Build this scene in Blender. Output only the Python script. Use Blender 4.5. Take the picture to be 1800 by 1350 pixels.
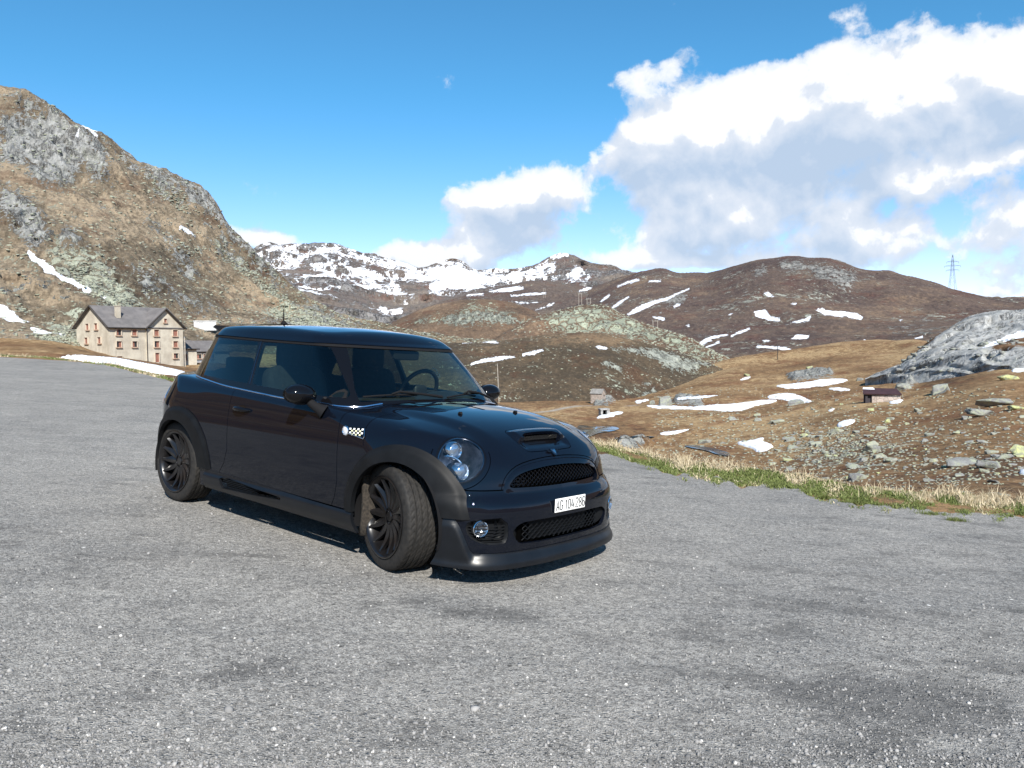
import bpy, bmesh, math, random
import numpy as np
from mathutils import Matrix, Vector
PI = math.pi
for o in list(bpy.data.objects): bpy.data.objects.remove(o)
scn = bpy.context.scene
col = scn.collection
# ---------------------------------------------------------------- camera, sky, sun, exposure
F_PX = 1400.0
CAM_H = 1.30
PITCH, ROLL = -0.042, -0.012
def cam_axes(yaw, pitch, roll):
    f = np.array([math.cos(yaw)*math.cos(pitch), math.sin(yaw)*math.cos(pitch), math.sin(pitch)])
    r = np.array([math.sin(yaw), -math.cos(yaw), 0.0]); u = np.cross(r, f)
    return f, r*math.cos(roll)+u*math.sin(roll), -r*math.sin(roll)+u*math.cos(roll)
CF, CR, CU = cam_axes(PI/2, PITCH, ROLL)          # world camera axes, looking along +Y
CAM = np.array([0.0, 0.0, CAM_H])
cd = bpy.data.cameras.new('camera'); cam = bpy.data.objects.new('camera', cd); col.objects.link(cam)
cd.sensor_width = 36; cd.lens = 36*F_PX/1800; cd.clip_start = .1; cd.clip_end = 30000
cam.matrix_world = Matrix(((CR[0],CU[0],-CF[0],CAM[0]),(CR[1],CU[1],-CF[1],CAM[1]),(CR[2],CU[2],-CF[2],CAM[2]),(0,0,0,1)))
scn.camera = cam
scn.view_settings.view_transform = 'Standard'; scn.view_settings.look = 'None'
scn.view_settings.exposure = 0.85; scn.view_settings.gamma = 1
# car frame relative to the camera (solved from wheels, plate and body points)
QC = [3.41675378,-3.83061637,1.29628524,2.26714222,-0.041423,0.053485]
qf, qr, qu = cam_axes(*QC[3:6])
Rc = np.stack([qr,qu,-qf],1); Rw = np.stack([CR,CU,-CF],1)
R_CW = Rw @ Rc.T                                   # car -> world rotation
T_CW = CAM - R_CW @ np.array(QC[:3])
CAR_M = Matrix([list(R_CW[i])+[T_CW[i]] for i in range(3)]+[[0,0,0,1]])
LOT_N = R_CW[:,2]; LOT_D = float(LOT_N @ T_CW)     # lot plane: n.p = d
def lot_z(x, y): return (LOT_D-LOT_N[0]*x-LOT_N[1]*y)/LOT_N[2]
def ray(px, py):
    """direction (unit forward depth) through a pixel of the 1800x1350 photograph; px, py may be arrays"""
    px = np.asarray(px, float); py = np.asarray(py, float)
    return CF+CR*((px-900)/F_PX)[...,None]-CU*((py-675)/F_PX)[...,None]
def on_lot(px, py):
    d = ray(px, py); t = (LOT_D-CAM@LOT_N)/(d@LOT_N)
    return CAM+d*t[...,None] if np.ndim(t) else CAM+d*t
def at_dist(px, py, dist):
    d = ray(px, py); h = np.sqrt(d[...,0]**2+d[...,1]**2)
    return CAM+d*(np.asarray(dist)/h)[...,None] if np.ndim(h) else CAM+d*(dist/h)
SUN_EL, SUN_AZ = math.radians(38), math.radians(12)   # sun behind the camera, a little to its right
sun_dir = Vector((math.sin(SUN_AZ)*math.cos(SUN_EL), -math.cos(SUN_AZ)*math.cos(SUN_EL), math.sin(SUN_EL)))
sl = bpy.data.lights.new('sun', 'SUN'); sl.energy = 4.6; sl.angle = math.radians(.53); sl.color = (1, .955, .88)
sun = bpy.data.objects.new('sun', sl); col.objects.link(sun)
sun.rotation_euler = sun_dir.to_track_quat('Z', 'Y').to_euler()

class NT:
    """small helper for node trees"""
    def __init__(s, nt): s.nt = nt; s.n = nt.nodes; s.l = nt.links
    def node(s, t, **kw):
        n = s.n.new(t)
        for k, v in kw.items():
            if k.startswith('_'): n.inputs[k[1:]].default_value = v
            else: setattr(n, k, v)
        return n
    def inp(s, n, k, v):
        if hasattr(v, 'is_output') or isinstance(v, bpy.types.NodeSocket): s.l.new(v, n.inputs[k])
        elif v is not None: n.inputs[k].default_value = v
    def math(s, op, a, b=None, c=None, clamp=False):
        n = s.n.new('ShaderNodeMath'); n.operation = op; n.use_clamp = clamp
        s.inp(n, 0, a); s.inp(n, 1, b)
        if c is not None: s.inp(n, 2, c)
        return n.outputs[0]
    def vmath(s, op, a, b=None, scale=None):
        n = s.n.new('ShaderNodeVectorMath'); n.operation = op
        s.inp(n, 0, a); s.inp(n, 1, b)
        if scale is not None: s.inp(n, 3, scale)
        return n.outputs['Value'] if op in ('DOT_PRODUCT','LENGTH','DISTANCE') else n.outputs[0]
    def noise(s, vec, scale, detail=4, rough=.55, dist=0., color=False, lac=2.0, typ='FBM'):
        n = s.n.new('ShaderNodeTexNoise'); n.noise_type = typ
        s.inp(n, 'Vector', vec); s.inp(n, 'Scale', scale); s.inp(n, 'Detail', detail); s.inp(n, 'Roughness', rough); s.inp(n, 'Distortion', dist); s.inp(n,'Lacunarity',lac)
        return n.outputs['Color' if color else 'Fac']
    def voro(s, vec, scale, feat='F1', out='Distance', rnd=1.0):
        n = s.n.new('ShaderNodeTexVoronoi'); n.feature = feat
        s.inp(n, 'Vector', vec); s.inp(n, 'Scale', scale); s.inp(n, 'Randomness', rnd)
        return n.outputs[out]
    def ramp(s, v, a, b, x=0., y=1., smooth=True):
        n = s.n.new('ShaderNodeMapRange'); n.interpolation_type = 'SMOOTHSTEP' if smooth else 'LINEAR'; n.clamp = True
        s.inp(n, 0, v); s.inp(n, 1, a); s.inp(n, 2, b); s.inp(n, 3, x); s.inp(n, 4, y)
        return n.outputs[0]
    def mix(s, f, a, b, typ='RGBA', blend='MIX'):
        n = s.n.new('ShaderNodeMix'); n.data_type = typ
        if typ == 'RGBA': n.blend_type = blend
        i = {'FLOAT': (0,2,3), 'VECTOR': (0,4,5), 'RGBA': (0,6,7)}[typ]
        def fix(v): return (*v, 1) if isinstance(v, tuple) and len(v) == 3 and typ == 'RGBA' else v
        s.inp(n, i[0], f); s.inp(n, i[1], fix(a)); s.inp(n, i[2], fix(b))
        return n.outputs[{'FLOAT':0,'VECTOR':1,'RGBA':2}[typ]]
    def mapping(s, vec, scale=(1,1,1), rot=(0,0,0), loc=(0,0,0)):
        n = s.n.new('ShaderNodeMapping'); s.l.new(vec, n.inputs[0])
        n.inputs['Scale'].default_value = scale; n.inputs['Rotation'].default_value = rot; n.inputs['Location'].default_value = loc
        return n.outputs[0]
    def comb(s, x, y, z):
        n = s.n.new('ShaderNodeCombineXYZ'); s.inp(n,0,x); s.inp(n,1,y); s.inp(n,2,z); return n.outputs[0]
    def sep(s, v):
        n = s.n.new('ShaderNodeSeparateXYZ'); s.inp(n,0,v); return n.outputs
    def bump(s, h, strength=.5, dist=.01, normal=None):
        n = s.n.new('ShaderNodeBump'); s.inp(n,'Height',h); n.inputs['Strength'].default_value = strength; n.inputs['Distance'].default_value = dist
        if normal is not None: s.inp(n,'Normal',normal)
        return n.outputs[0]

# sky with clouds: Nishita daylight, cumulus laid into the sky by direction
world = bpy.data.worlds.new('World'); scn.world = world; world.use_nodes = True
world.cycles.sampling_method = 'MANUAL'; world.cycles.sample_map_resolution = 512
W = NT(world.node_tree); W.n.clear()
wout = W.node('ShaderNodeOutputWorld'); bg = W.node('ShaderNodeBackground'); W.l.new(bg.outputs[0], wout.inputs[0])
SKY_STR = 0.10
bg.inputs[1].default_value = SKY_STR
sky = W.node('ShaderNodeTexSky', sky_type='NISHITA', sun_disc=False)
sky.sun_elevation = SUN_EL; sky.sun_rotation = PI-SUN_AZ if False else math.atan2(sun_dir.x, sun_dir.y)
sky.altitude = 2000; sky.air_density = 1.0; sky.dust_density = .3; sky.ozone_density = 3.5
tc = W.node('ShaderNodeTexCoord'); dirv = tc.outputs['Generated']
dirn = W.vmath('NORMALIZE', dirv)
dx, dy, dz = W.sep(dirn)
# gnomonic-free measure: azimuth / elevation in radians
azm = W.math('ARCTAN2', dx, dy); elv = W.math('ARCSINE', dz)
def azel(px, py):
    d = ray(px, py); return math.atan2(d[0], d[1]), math.atan2(d[2], math.hypot(d[0], d[1]))
warp = W.noise(dirn, 9, 3, .55, color=True)
wv = W.vmath('SUBTRACT', warp, (.5,.5,.5))
p_w = W.vmath('ADD', dirn, W.vmath('SCALE', wv, None, .035))
def puff_field(vec_el_off):
    """sum of soft ellipses (pixel boxes of the cloud masses) as one smooth field"""
    acc = None
    for (px, py, rx, ry, w, tilt) in CLOUDS:
        a, e = azel(px, py)
        u = W.math('SUBTRACT', azm, a); v = W.math('SUBTRACT', W.math('ADD', elv, vec_el_off), e)
        c, s = math.cos(tilt), math.sin(tilt)
        uu = W.math('ADD', W.math('MULTIPLY', u, c*F_PX/rx), W.math('MULTIPLY', v, s*F_PX/rx))
        vv = W.math('ADD', W.math('MULTIPLY', u, -s*F_PX/ry), W.math('MULTIPLY', v, c*F_PX/ry))
        r2 = W.math('ADD', W.math('MULTIPLY', uu, uu), W.math('MULTIPLY', vv, vv))
        g = W.math('MULTIPLY', W.math('EXPONENT', W.math('MULTIPLY', r2, -1.1)), w)
        acc = g if acc is None else W.math('MAXIMUM', acc, g) if False else W.math('ADD', acc, g)
    return acc
CLOUDS = [(1100,270,75,42,1.0,.25),(1185,240,110,70,.9,.3),(1300,200,145,80,1.0,.2),(1440,185,165,92,1.0,.15),(1620,160,180,76,1.0,.12),(1790,145,170,76,1.0,.1),(1980,130,200,100,1.0,.1),
          (1270,300,160,100,.85,.1),(1185,365,85,70,.75,.0),(1210,415,105,38,.85,.0),(1400,290,140,75,.8,.1),(1310,375,90,40,.6,0),
          (1185,110,50,26,.70,.5),(1110,140,45,20,.65,.1),
          (860,350,100,46,1.1,.0),(960,330,75,36,.95,.1),(900,405,85,48,1.0,0),(960,440,80,40,.8,0),
          (480,422,85,22,1.05,-.1),(700,445,60,26,1.15,0),(815,452,60,40,1.3,0),(760,462,60,28,.9,0),(1110,458,100,18,1.0,0),(1240,462,80,16,.85,0),
          (1600,320,100,32,.85,.05),(1770,272,80,14,.8,.15),(1480,395,60,38,1.15,0),(1500,442,75,30,1.1,0),(1590,415,45,32,.55,0),
          (1740,425,110,26,.70,0),(1810,385,70,32,.65,0),(1750,475,120,22,.6,0),(1370,458,80,14,.55,0),(1780,512,80,18,1.0,0),
          (2100,330,200,120,.8,0),(2350,250,260,150,.8,0),(1740,10,26,9,.45,.3)]
n_big = W.noise(p_w, 10, 9, .58, .1)
n_fine = W.noise(p_w, 46, 5, .62)
nz = lambda a, k: W.math('MULTIPLY', W.math('SUBTRACT', a, .5), k)
pf = puff_field(0.0); pf_up = puff_field(.030)
den = W.math('ADD', pf, W.math('ADD', nz(n_big, 2.9), nz(n_fine, .8)))
def billow(v):
    a_ = W.math('SUBTRACT', .5, W.voro(v, 17, 'SMOOTH_F1')); b_ = W.math('SUBTRACT', .5, W.voro(v, 44, 'SMOOTH_F1'))
    return W.math('ADD', W.math('MULTIPLY', a_, .62), W.math('MULTIPLY', b_, .38))
b0_ = billow(p_w); b1_ = billow(W.vmath('ADD', p_w, (.004, 0, .012)))
den = W.math('ADD', den, W.math('MULTIPLY', b0_, .85))
# lit from above: compare with the cloud a little higher up
n_up = W.noise(W.vmath('ADD', p_w, (.010, 0, .026)), 10, 9, .58, .1)
sh = W.math('ADD', W.math('MULTIPLY', W.math('SUBTRACT', pf_up, pf), .62), W.math('ADD', W.math('MULTIPLY', W.math('SUBTRACT', n_up, n_big), 2.6), nz(W.noise(p_w, 6.5, 6, .62), 1.7)))
sh = W.math('ADD', sh, W.math('MULTIPLY', W.math('SUBTRACT', b1_, b0_), 1.5))
cov = W.ramp(den, .56, .88)
litm = W.ramp(W.math('ADD', sh, W.math('MULTIPLY', pf, .06)), -.26, .62, 1.0, 0.0, smooth=False)
thin = W.ramp(den, .60, 1.15)
ccol = W.mix(litm, (2.9,3.6,4.6), (4.75,5.0,5.45))
ccol = W.mix(W.ramp(litm, .78, 1.0), ccol, (5.7,5.8,6.0))
ccol = W.mix(W.math('MULTIPLY', W.ramp(elv, .20, .0), .22), ccol, (4.2,4.9,5.7))
# the blue deepens to a cleaner tone than the model gives at this height
skyc = W.mix(1.0, sky.outputs[0], W.mix(W.ramp(elv,.0,.32), (1.20,.98,1.06), (.46,.97,1.03)), blend='MULTIPLY')
fin = W.mix(W.math('MULTIPLY', cov, W.math('ADD', .55, W.math('MULTIPLY', thin, .43))), skyc, ccol)
W.l.new(fin, bg.inputs[0])

# ---------------------------------------------------------------- object helpers
def link(o, parent=None):
    col.objects.link(o)
    if parent is not None: o.parent = parent
    return o
def tag(o, label=None, cat=None, group=None, kind=None):
    if label: o['label'] = label
    if cat: o['category'] = cat
    if group: o['group'] = group
    if kind: o['kind'] = kind
    return o
def empty(name, loc=(0,0,0), rz=0):
    o = bpy.data.objects.new(name, None); o.location = loc; o.rotation_euler = (0,0,rz); o.empty_display_size = .2
    return link(o)
def mesh_np(name, V, faces, mat=None, parent=None, smooth=True):
    me = bpy.data.meshes.new(name)
    V = np.asarray(V, np.float32)
    if isinstance(faces, np.ndarray):
        k = faces.shape[1]; nf = len(faces)
        me.vertices.add(len(V)); me.vertices.foreach_set('co', V.ravel())
        me.loops.add(nf*k); me.loops.foreach_set('vertex_index', faces.astype(np.int32).ravel())
        me.polygons.add(nf); me.polygons.foreach_set('loop_start', np.arange(0,nf*k,k,dtype=np.int32))
        me.update(calc_edges=True)
    else:
        me.from_pydata([tuple(v) for v in V.tolist()], [], faces)
    if smooth: me.polygons.foreach_set('use_smooth', np.ones(len(me.polygons), bool))
    me.validate(); me.update()
    o = bpy.data.objects.new(name, me)
    if mat: me.materials.append(mat)
    return link(o, parent)
class MB:
    """collects simple solids and links them as one mesh"""
    def __init__(s): s.V = []; s.F = []
    def add(s, V, F):
        b = len(s.V); s.V += [tuple(v) for v in V]; s.F += [tuple(i+b for i in f) for f in F]
    def box(s, c, d, rz=0, M=None):
        x,y,z = d[0]/2,d[1]/2,d[2]/2
        P = [(-x,-y,-z),(x,-y,-z),(x,y,-z),(-x,y,-z),(-x,-y,z),(x,-y,z),(x,y,z),(-x,y,z)]
        ca,sa = math.cos(rz), math.sin(rz)
        P = [(p[0]*ca-p[1]*sa+c[0], p[0]*sa+p[1]*ca+c[1], p[2]+c[2]) for p in P]
        if M is not None: P = [tuple(M@Vector(p)) for p in P]
        s.add(P, [(0,3,2,1),(4,5,6,7),(0,1,5,4),(1,2,6,5),(2,3,7,6),(3,0,4,7)])
    def tube(s, pts, r, n=8, cap=True):
        pts = [np.array(p, float) for p in pts]; rs = r if hasattr(r,'__len__') else [r]*len(pts)
        V = []; prev = None
        for i, p in enumerate(pts):
            t = pts[min(i+1,len(pts)-1)]-pts[max(i-1,0)]; t /= np.linalg.norm(t)+1e-12
            if prev is None: a = np.cross(t, [0,0,1] if abs(t[2])<.9 else [1,0,0])
            else: a = prev-t*(prev@t)
            a /= np.linalg.norm(a)+1e-12; prev = a; b = np.cross(t, a)
            for k in range(n):
                th = 2*PI*k/n; V.append(p+rs[i]*(math.cos(th)*a+math.sin(th)*b))
        F = [(i*n+k, i*n+(k+1)%n, (i+1)*n+(k+1)%n, (i+1)*n+k) for i in range(len(pts)-1) for k in range(n)]
        if cap: F += [tuple(range(n-1,-1,-1)), tuple(range((len(pts)-1)*n, len(pts)*n))]
        s.add(V, F)
    def lathe(s, prof, n=48, axis='y', c=(0,0,0)):
        V = []
        for (r, h) in prof:
            for k in range(n):
                a = 2*PI*k/n; u, v = r*math.cos(a), r*math.sin(a)
                V.append((c[0]+u, c[1]+h, c[2]+v) if axis=='y' else (c[0]+u, c[1]+v, c[2]+h) if axis=='z' else (c[0]+h, c[1]+u, c[2]+v))
        F = [(i*n+k, (i+1)*n+k, (i+1)*n+(k+1)%n, i*n+(k+1)%n) for i in range(len(prof)-1) for k in range(n)]
        s.add(V, F)
    def build(s, name, mat=None, parent=None, smooth=False, bevel=0, angle=35):
        o = mesh_np(name, s.V, s.F, mat, parent, smooth=smooth)
        bm = bmesh.new(); bm.from_mesh(o.data); bmesh.ops.recalc_face_normals(bm, faces=bm.faces); bm.to_mesh(o.data); bm.free()
        if smooth: autosmooth(o, angle)
        if bevel:
            m = o.modifiers.new('bevel','BEVEL'); m.width = bevel; m.segments = 2; m.limit_method = 'ANGLE'
        return o
def autosmooth(o, angle=35):
    bm = bmesh.new(); bm.from_mesh(o.data); ca = math.radians(angle)
    for e in bm.edges:
        e.smooth = not (len(e.link_faces)==2 and e.calc_face_angle(0) > ca)
    for f in bm.faces: f.smooth = True
    bm.to_mesh(o.data); bm.free()

MATS = {}
def pmat(name, color, rough=.5, metal=0., spec=.5, coat=0., noise=0., nscale=20, bump=0., bscale=200, bdist=.002, coat_rough=.03, ior=None):
    """principled material whose colour is gently broken up by noise"""
    m = bpy.data.materials.new(name); m.use_nodes = True; t = NT(m.node_tree)
    p = t.n['Principled BSDF']
    p.inputs['Roughness'].default_value = rough; p.inputs['Metallic'].default_value = metal
    p.inputs['Specular IOR Level'].default_value = spec; p.inputs['Coat Weight'].default_value = coat; p.inputs['Coat Roughness'].default_value = coat_rough
    if ior: p.inputs['IOR'].default_value = ior
    tcn = t.node('ShaderNodeTexCoord').outputs['Object']
    n = t.noise(tcn, nscale, 5, .6)
    if noise: 
        c2 = tuple(min(1,c*(1+noise)) for c in color); c1 = tuple(c*(1-noise) for c in color)
        t.l.new(t.mix(t.ramp(n,.3,.7), c1, c2), p.inputs['Base Color'])
    else: p.inputs['Base Color'].default_value = (*color,1)
    if bump: t.l.new(t.bump(t.noise(tcn, bscale, 3, .6), bump, bdist), p.inputs['Normal'])
    MATS[name] = m; return m
# ---------------------------------------------------------------- car surface functions (car frame: x forward, y left, z up, front axle at x=0)
def spl(xs, ys):
    xs = np.array(xs, float); ys = np.array(ys, float)
    h = np.diff(xs); d = np.diff(ys)/h
    m = np.zeros_like(xs); m[0] = d[0]; m[-1] = d[-1]
    for i in range(1, len(xs)-1):
        if d[i-1]*d[i] > 0:
            w1 = 2*h[i]+h[i-1]; w2 = h[i]+2*h[i-1]
            m[i] = (w1+w2)/(w1/d[i-1]+w2/d[i])
    def f(x):
        x = np.clip(np.asarray(x, float), xs[0]-.4, xs[-1]+.4)
        i = np.clip(np.searchsorted(xs, x)-1, 0, len(xs)-2)
        t = (x-xs[i])/h[i]
        lo = x < xs[0]; hi = x > xs[-1]
        tt = np.clip(t, 0, 1)
        r = ((2*tt**3-3*tt**2+1)*ys[i]+(tt**3-2*tt**2+tt)*h[i]*m[i]+(-2*tt**3+3*tt**2)*ys[i+1]+(tt**3-tt**2)*h[i]*m[i+1])
        r = np.where(lo, ys[0]+m[0]*(x-xs[0]), r)
        return np.where(hi, ys[-1]+m[-1]*(x-xs[-1]), r)
    return f
def smax(a, b, k):
    return np.maximum(a, b)+np.maximum(k-np.abs(a-b), 0)**2/(4*k)
def sst(a, b, x):
    t = np.clip((x-a)/(b-a), 0, 1); return t*t*(3-2*t)

L_W = spl([.08,.17,.25,.35,.5,.6,.7,.8,.88,.95,1.05],[.785,.803,.816,.826,.833,.832,.826,.813,.795,.768,.72])
L_XC = spl([.08,.13,.18,.24,.32,.40,.445,.475,.495,.52,.58,.64,.70,.76,.82,.90],
           [.672,.69,.70,.705,.705,.703,.695,.675,.652,.641,.630,.615,.585,.53,.44,.25])
L_KY = spl([0,.2,.4,.5,.6,.68,.74,.79,.83,.87],[0,.006,.030,.055,.10,.17,.255,.37,.52,.72])
L_ZT = spl([-3.1,-2.6,-2.3,-1.9,-1.5,-1.1,-.65,-.44,-.36,-.2,0,.1,.2,.3,.4,.5,.568,.60,.66],
           [1.0,1.005,.996,.978,.962,.946,.932,.930,.928,.920,.902,.888,.869,.843,.808,.762,.716,.685,.60])
L_XR = spl([.08,.15,.3,.5,.58,.62,.8,.95,1.1],[2.93,2.965,2.995,3.005,3.0,2.972,2.955,2.925,2.87])
L_KR = spl([0,.3,.5,.6,.7,.76,.81,.85,.9],[0,.015,.055,.095,.18,.27,.40,.58,.85])
def F_low(x, y, z):
    ay = np.abs(y)
    bul = .014*(np.exp(-(x/.42)**2)+np.exp(-((x+2.467)/.42)**2))*sst(.15,.4,z)*(1-sst(.8,.95,z))
    side = ay-(L_W(z)+bul-.012*sst(.0,.5,x))
    hood = sst(-.75,-.2,x)
    crown = (.035+.025*hood)*(ay/.75)**2.4
    # raised middle of the bonnet
    ridge = .016*hood*(1-sst(.36,.50,ay-.10*sst(.5,-.3,x)))*(1-sst(.42,.58,x))
    top = z-(L_ZT(x)-crown+ridge-.012*hood)
    k1 = .05+.10*sst(-.6,.0,x)
    f = smax(side, top*.97, k1)
    sw = 1+.28*sst(.5,.75,z)
    fr = (x-(L_XC(z)-L_KY(ay)*sw))*.80
    f = smax(f, fr, .05)
    re = (-x-(L_XR(z)-L_KR(ay)*(.85+.5*sst(.72,.98,z))))*.80
    return smax(f, re, .06)

C_ZR = spl([-3.0,-2.7,-2.4,-2.0,-1.6,-1.2,-.9,-.75,-.5],[1.28,1.345,1.385,1.405,1.409,1.398,1.370,1.345,1.28])
def F_cab(x, y, z):
    ay = np.abs(y)
    Y = .752-.40*(z-.93)+.05*np.clip(z-.93,0,.4)*(1.36-z)*2
    Y = Y-.045*np.clip((x+1.25)/.7,0,2)**2-.085*np.clip((-1.75-x)/.85,0,2)**2
    side = (ay-Y)*.93
    ws = (x-(-.385-1.0*(z-.915)-.25*(z-.915)**2-.245*y**2-.25*ay**5))*.70
    re = (-x-(2.925-.78*(z-.97)-.36*(ay/.62)**2.8))*.85
    top = z-(C_ZR(x)-.045*(ay/.6)**2.2)
    f = smax(side, ws, .09)
    f = smax(f, re, .14)
    return smax(f, top, .05)

def solve_rays(F, O, D, tmax=2.5, off=0.):
    lo = np.zeros(len(O)); hi = np.full(len(O), tmax)
    for _ in range(34):
        m = .5*(lo+hi); P = O+D*m[:,None]
        inside = F(P[:,0],P[:,1],P[:,2]) < off
        lo = np.where(inside, m, lo); hi = np.where(inside, hi, m)
    return O+D*(.5*(lo+hi))[:,None]
def gradn(F, P, e=2e-3):
    g = np.stack([F(P[:,0]+e,P[:,1],P[:,2])-F(P[:,0]-e,P[:,1],P[:,2]),
                  F(P[:,0],P[:,1]+e,P[:,2])-F(P[:,0],P[:,1]-e,P[:,2]),
                  F(P[:,0],P[:,1],P[:,2]+e)-F(P[:,0],P[:,1],P[:,2]-e)],1)
    return g/np.maximum(np.linalg.norm(g,axis=1),1e-9)[:,None]
def capsule_grid(F, xf, xr, z0, el0, el1, nel, step=.0105, nfan=110, side=0, off=0.):
    """surface grid around a lengthwise spine; side 0 = all round, returns verts, quads"""
    els = np.radians(np.linspace(el0, el1, nel))
    org = []; az = []
    nm = int((xf-xr)/step)
    for a in np.linspace(-np.pi/2, np.pi/2, 2*nfan+1): org.append(xf); az.append(a)
    for t in np.linspace(xf, xr, nm+1)[1:]: org.append(t); az.append(np.pi/2)
    for a in np.linspace(np.pi/2, 1.5*np.pi, 2*nfan+1)[1:]: org.append(xr); az.append(a)
    for t in np.linspace(xr, xf, nm+1)[1:-1]: org.append(t); az.append(1.5*np.pi)
    org = np.array(org); az = np.array(az); n = len(org)
    O = np.zeros((n,nel,3)); D = np.zeros((n,nel,3))
    O[:,:,0] = org[:,None]; O[:,:,2] = z0
    ce = np.cos(els)[None]; se = np.sin(els)[None]
    D[:,:,0] = np.cos(az)[:,None]*ce; D[:,:,1] = np.sin(az)[:,None]*ce; D[:,:,2] = se
    P = solve_rays(F, O.reshape(-1,3), D.reshape(-1,3), off=off)
    idx = np.arange(n*nel).reshape(n,nel)
    a = idx[:,:-1]; b = idx[:,1:]; a2 = np.roll(idx,-1,0)[:,:-1]; b2 = np.roll(idx,-1,0)[:,1:]
    Q = np.stack([a,a2,b2,b],-1).reshape(-1,4)
    return P, Q
# ---------------------------------------------------------------- cutting surfaces along smooth outlines
class Surf:
    def __init__(s, P, Q, E=None): s.P = P; s.Q = Q; s.E = E or []
    def split(s, fn):
        """returns (inside: f<0, outside) with exact cut edges"""
        f = fn(s.P); f = np.where(np.abs(f) < 1e-7, 1e-7, f)
        ins, outs = [], []
        newP = []; cache = {}; base = len(s.P)
        def cutpt(a, b):
            k = (a,b) if a < b else (b,a)
            if k not in cache:
                fa, fb = f[k[0]], f[k[1]]; t = fa/(fa-fb)
                newP.append(s.P[k[0]]*(1-t)+s.P[k[1]]*t); cache[k] = base+len(newP)-1
            return cache[k]
        def clip(face, sgn):
            r = []; n = len(face)
            for i in range(n):
                a, b = face[i], face[(i+1)%n]; fa, fb = f[a]*sgn, f[b]*sgn
                if fa < 0: r.append(a)
                if (fa < 0) != (fb < 0): r.append(cutpt(int(a), int(b)))
            return tuple(r)
        if len(s.Q):
            fq = f[s.Q] < 0; al = fq.all(1); no = (~fq).all(1)
            Qi, Qo = s.Q[al], s.Q[no]; mixed = s.Q[~al & ~no]
        else: Qi = Qo = s.Q; mixed = []
        Ei, Eo = [], []
        for face in list(mixed)+list(s.E):
            g = [f[v] < 0 for v in face]
            if all(g): Ei.append(tuple(face)); continue
            if not any(g): Eo.append(tuple(face)); continue
            a = clip(face, 1); b = clip(face, -1)
            if len(a) > 2: Ei.append(a)
            if len(b) > 2: Eo.append(b)
        P = np.vstack([s.P, np.array(newP).reshape(-1,3)]) if newP else s.P
        return Surf(P, Qi, Ei).compact(), Surf(P, Qo, Eo).compact()
    def inside(s, fn): return s.split(fn)[0]
    def outside(s, fn): return s.split(fn)[1]
    def compact(s):
        used = np.zeros(len(s.P), bool)
        if len(s.Q): used[s.Q.ravel()] = True
        for e in s.E: used[list(e)] = True
        m = np.cumsum(used)-1
        return Surf(s.P[used], m[s.Q] if len(s.Q) else s.Q.reshape(0,4), [tuple(int(m[i]) for i in e) for e in s.E])
    def moved(s, F, off): return Surf(s.P+gradn(F, s.P)*off, s.Q, s.E)
    def build(s, name, mat, parent, thick=0, F=None, off=0):
        P = s.P+gradn(F, s.P)*off if off else s.P
        faces = [tuple(q) for q in s.Q.tolist()]+list(s.E)
        o = mesh_np(name, P, faces, mat, parent)
        bm = bmesh.new(); bm.from_mesh(o.data)
        bmesh.ops.remove_doubles(bm, verts=bm.verts, dist=3e-4)
        bm.normal_update(); bm.to_mesh(o.data); bm.free()
        o.data.polygons.foreach_set('use_smooth', np.ones(len(o.data.polygons), bool))
        if thick:
            m = o.modifiers.new('thickness','SOLIDIFY'); m.thickness = abs(thick); m.offset = -1; m.use_even_offset = False
            # solid edges stay crisp
            e = o.modifiers.new('edges','EDGE_SPLIT'); e.split_angle = math.radians(50)
        return o
def poly_sd(pts, u, v, r=0):
    """signed distance to a closed outline (negative inside)"""
    pts = np.array(pts, float); d = np.full(u.shape, 1e9); wn = np.zeros(u.shape, bool)
    for i in range(len(pts)):
        a = pts[i]; b = pts[(i+1)%len(pts)]; e = b-a
        wx, wy = u-a[0], v-a[1]; t = np.clip((wx*e[0]+wy*e[1])/(e@e), 0, 1)
        d = np.minimum(d, (wx-e[0]*t)**2+(wy-e[1]*t)**2)
        c = ((a[1] > v) != (b[1] > v)) & (u < (b[0]-a[0])*(v-a[1])/((b[1]-a[1]) or 1e-12)+a[0])
        wn ^= c
    return np.sqrt(d)*np.where(wn, -1, 1)-r
def smooth_poly(pts, it=2):
    pts = np.array(pts, float)
    for _ in range(it):
        nx = np.roll(pts, -1, 0); pts = np.stack([pts*.75+nx*.25, pts*.25+nx*.75], 1).reshape(-1, 2)
    return pts
def line_sd(pts, u, v):
    pts = np.array(pts, float); d = np.full(u.shape, 1e9)
    for i in range(len(pts)-1):
        a = pts[i]; b = pts[i+1]; e = b-a
        wx, wy = u-a[0], v-a[1]; t = np.clip((wx*e[0]+wy*e[1])/(e@e), 0, 1)
        d = np.minimum(d, (wx-e[0]*t)**2+(wy-e[1]*t)**2)
    return np.sqrt(d)

# ---------------------------------------------------------------- car materials
paint = pmat('black_paint', (.0030,.0042,.008), rough=.4, spec=.0, coat=1.0, coat_rough=.006)
paint.node_tree.nodes['Principled BSDF'].inputs['Coat IOR'].default_value = 1.40
pt = NT(paint.node_tree); pp = pt.n['Principled BSDF']; oc = pt.node('ShaderNodeTexCoord').outputs['Object']
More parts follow.
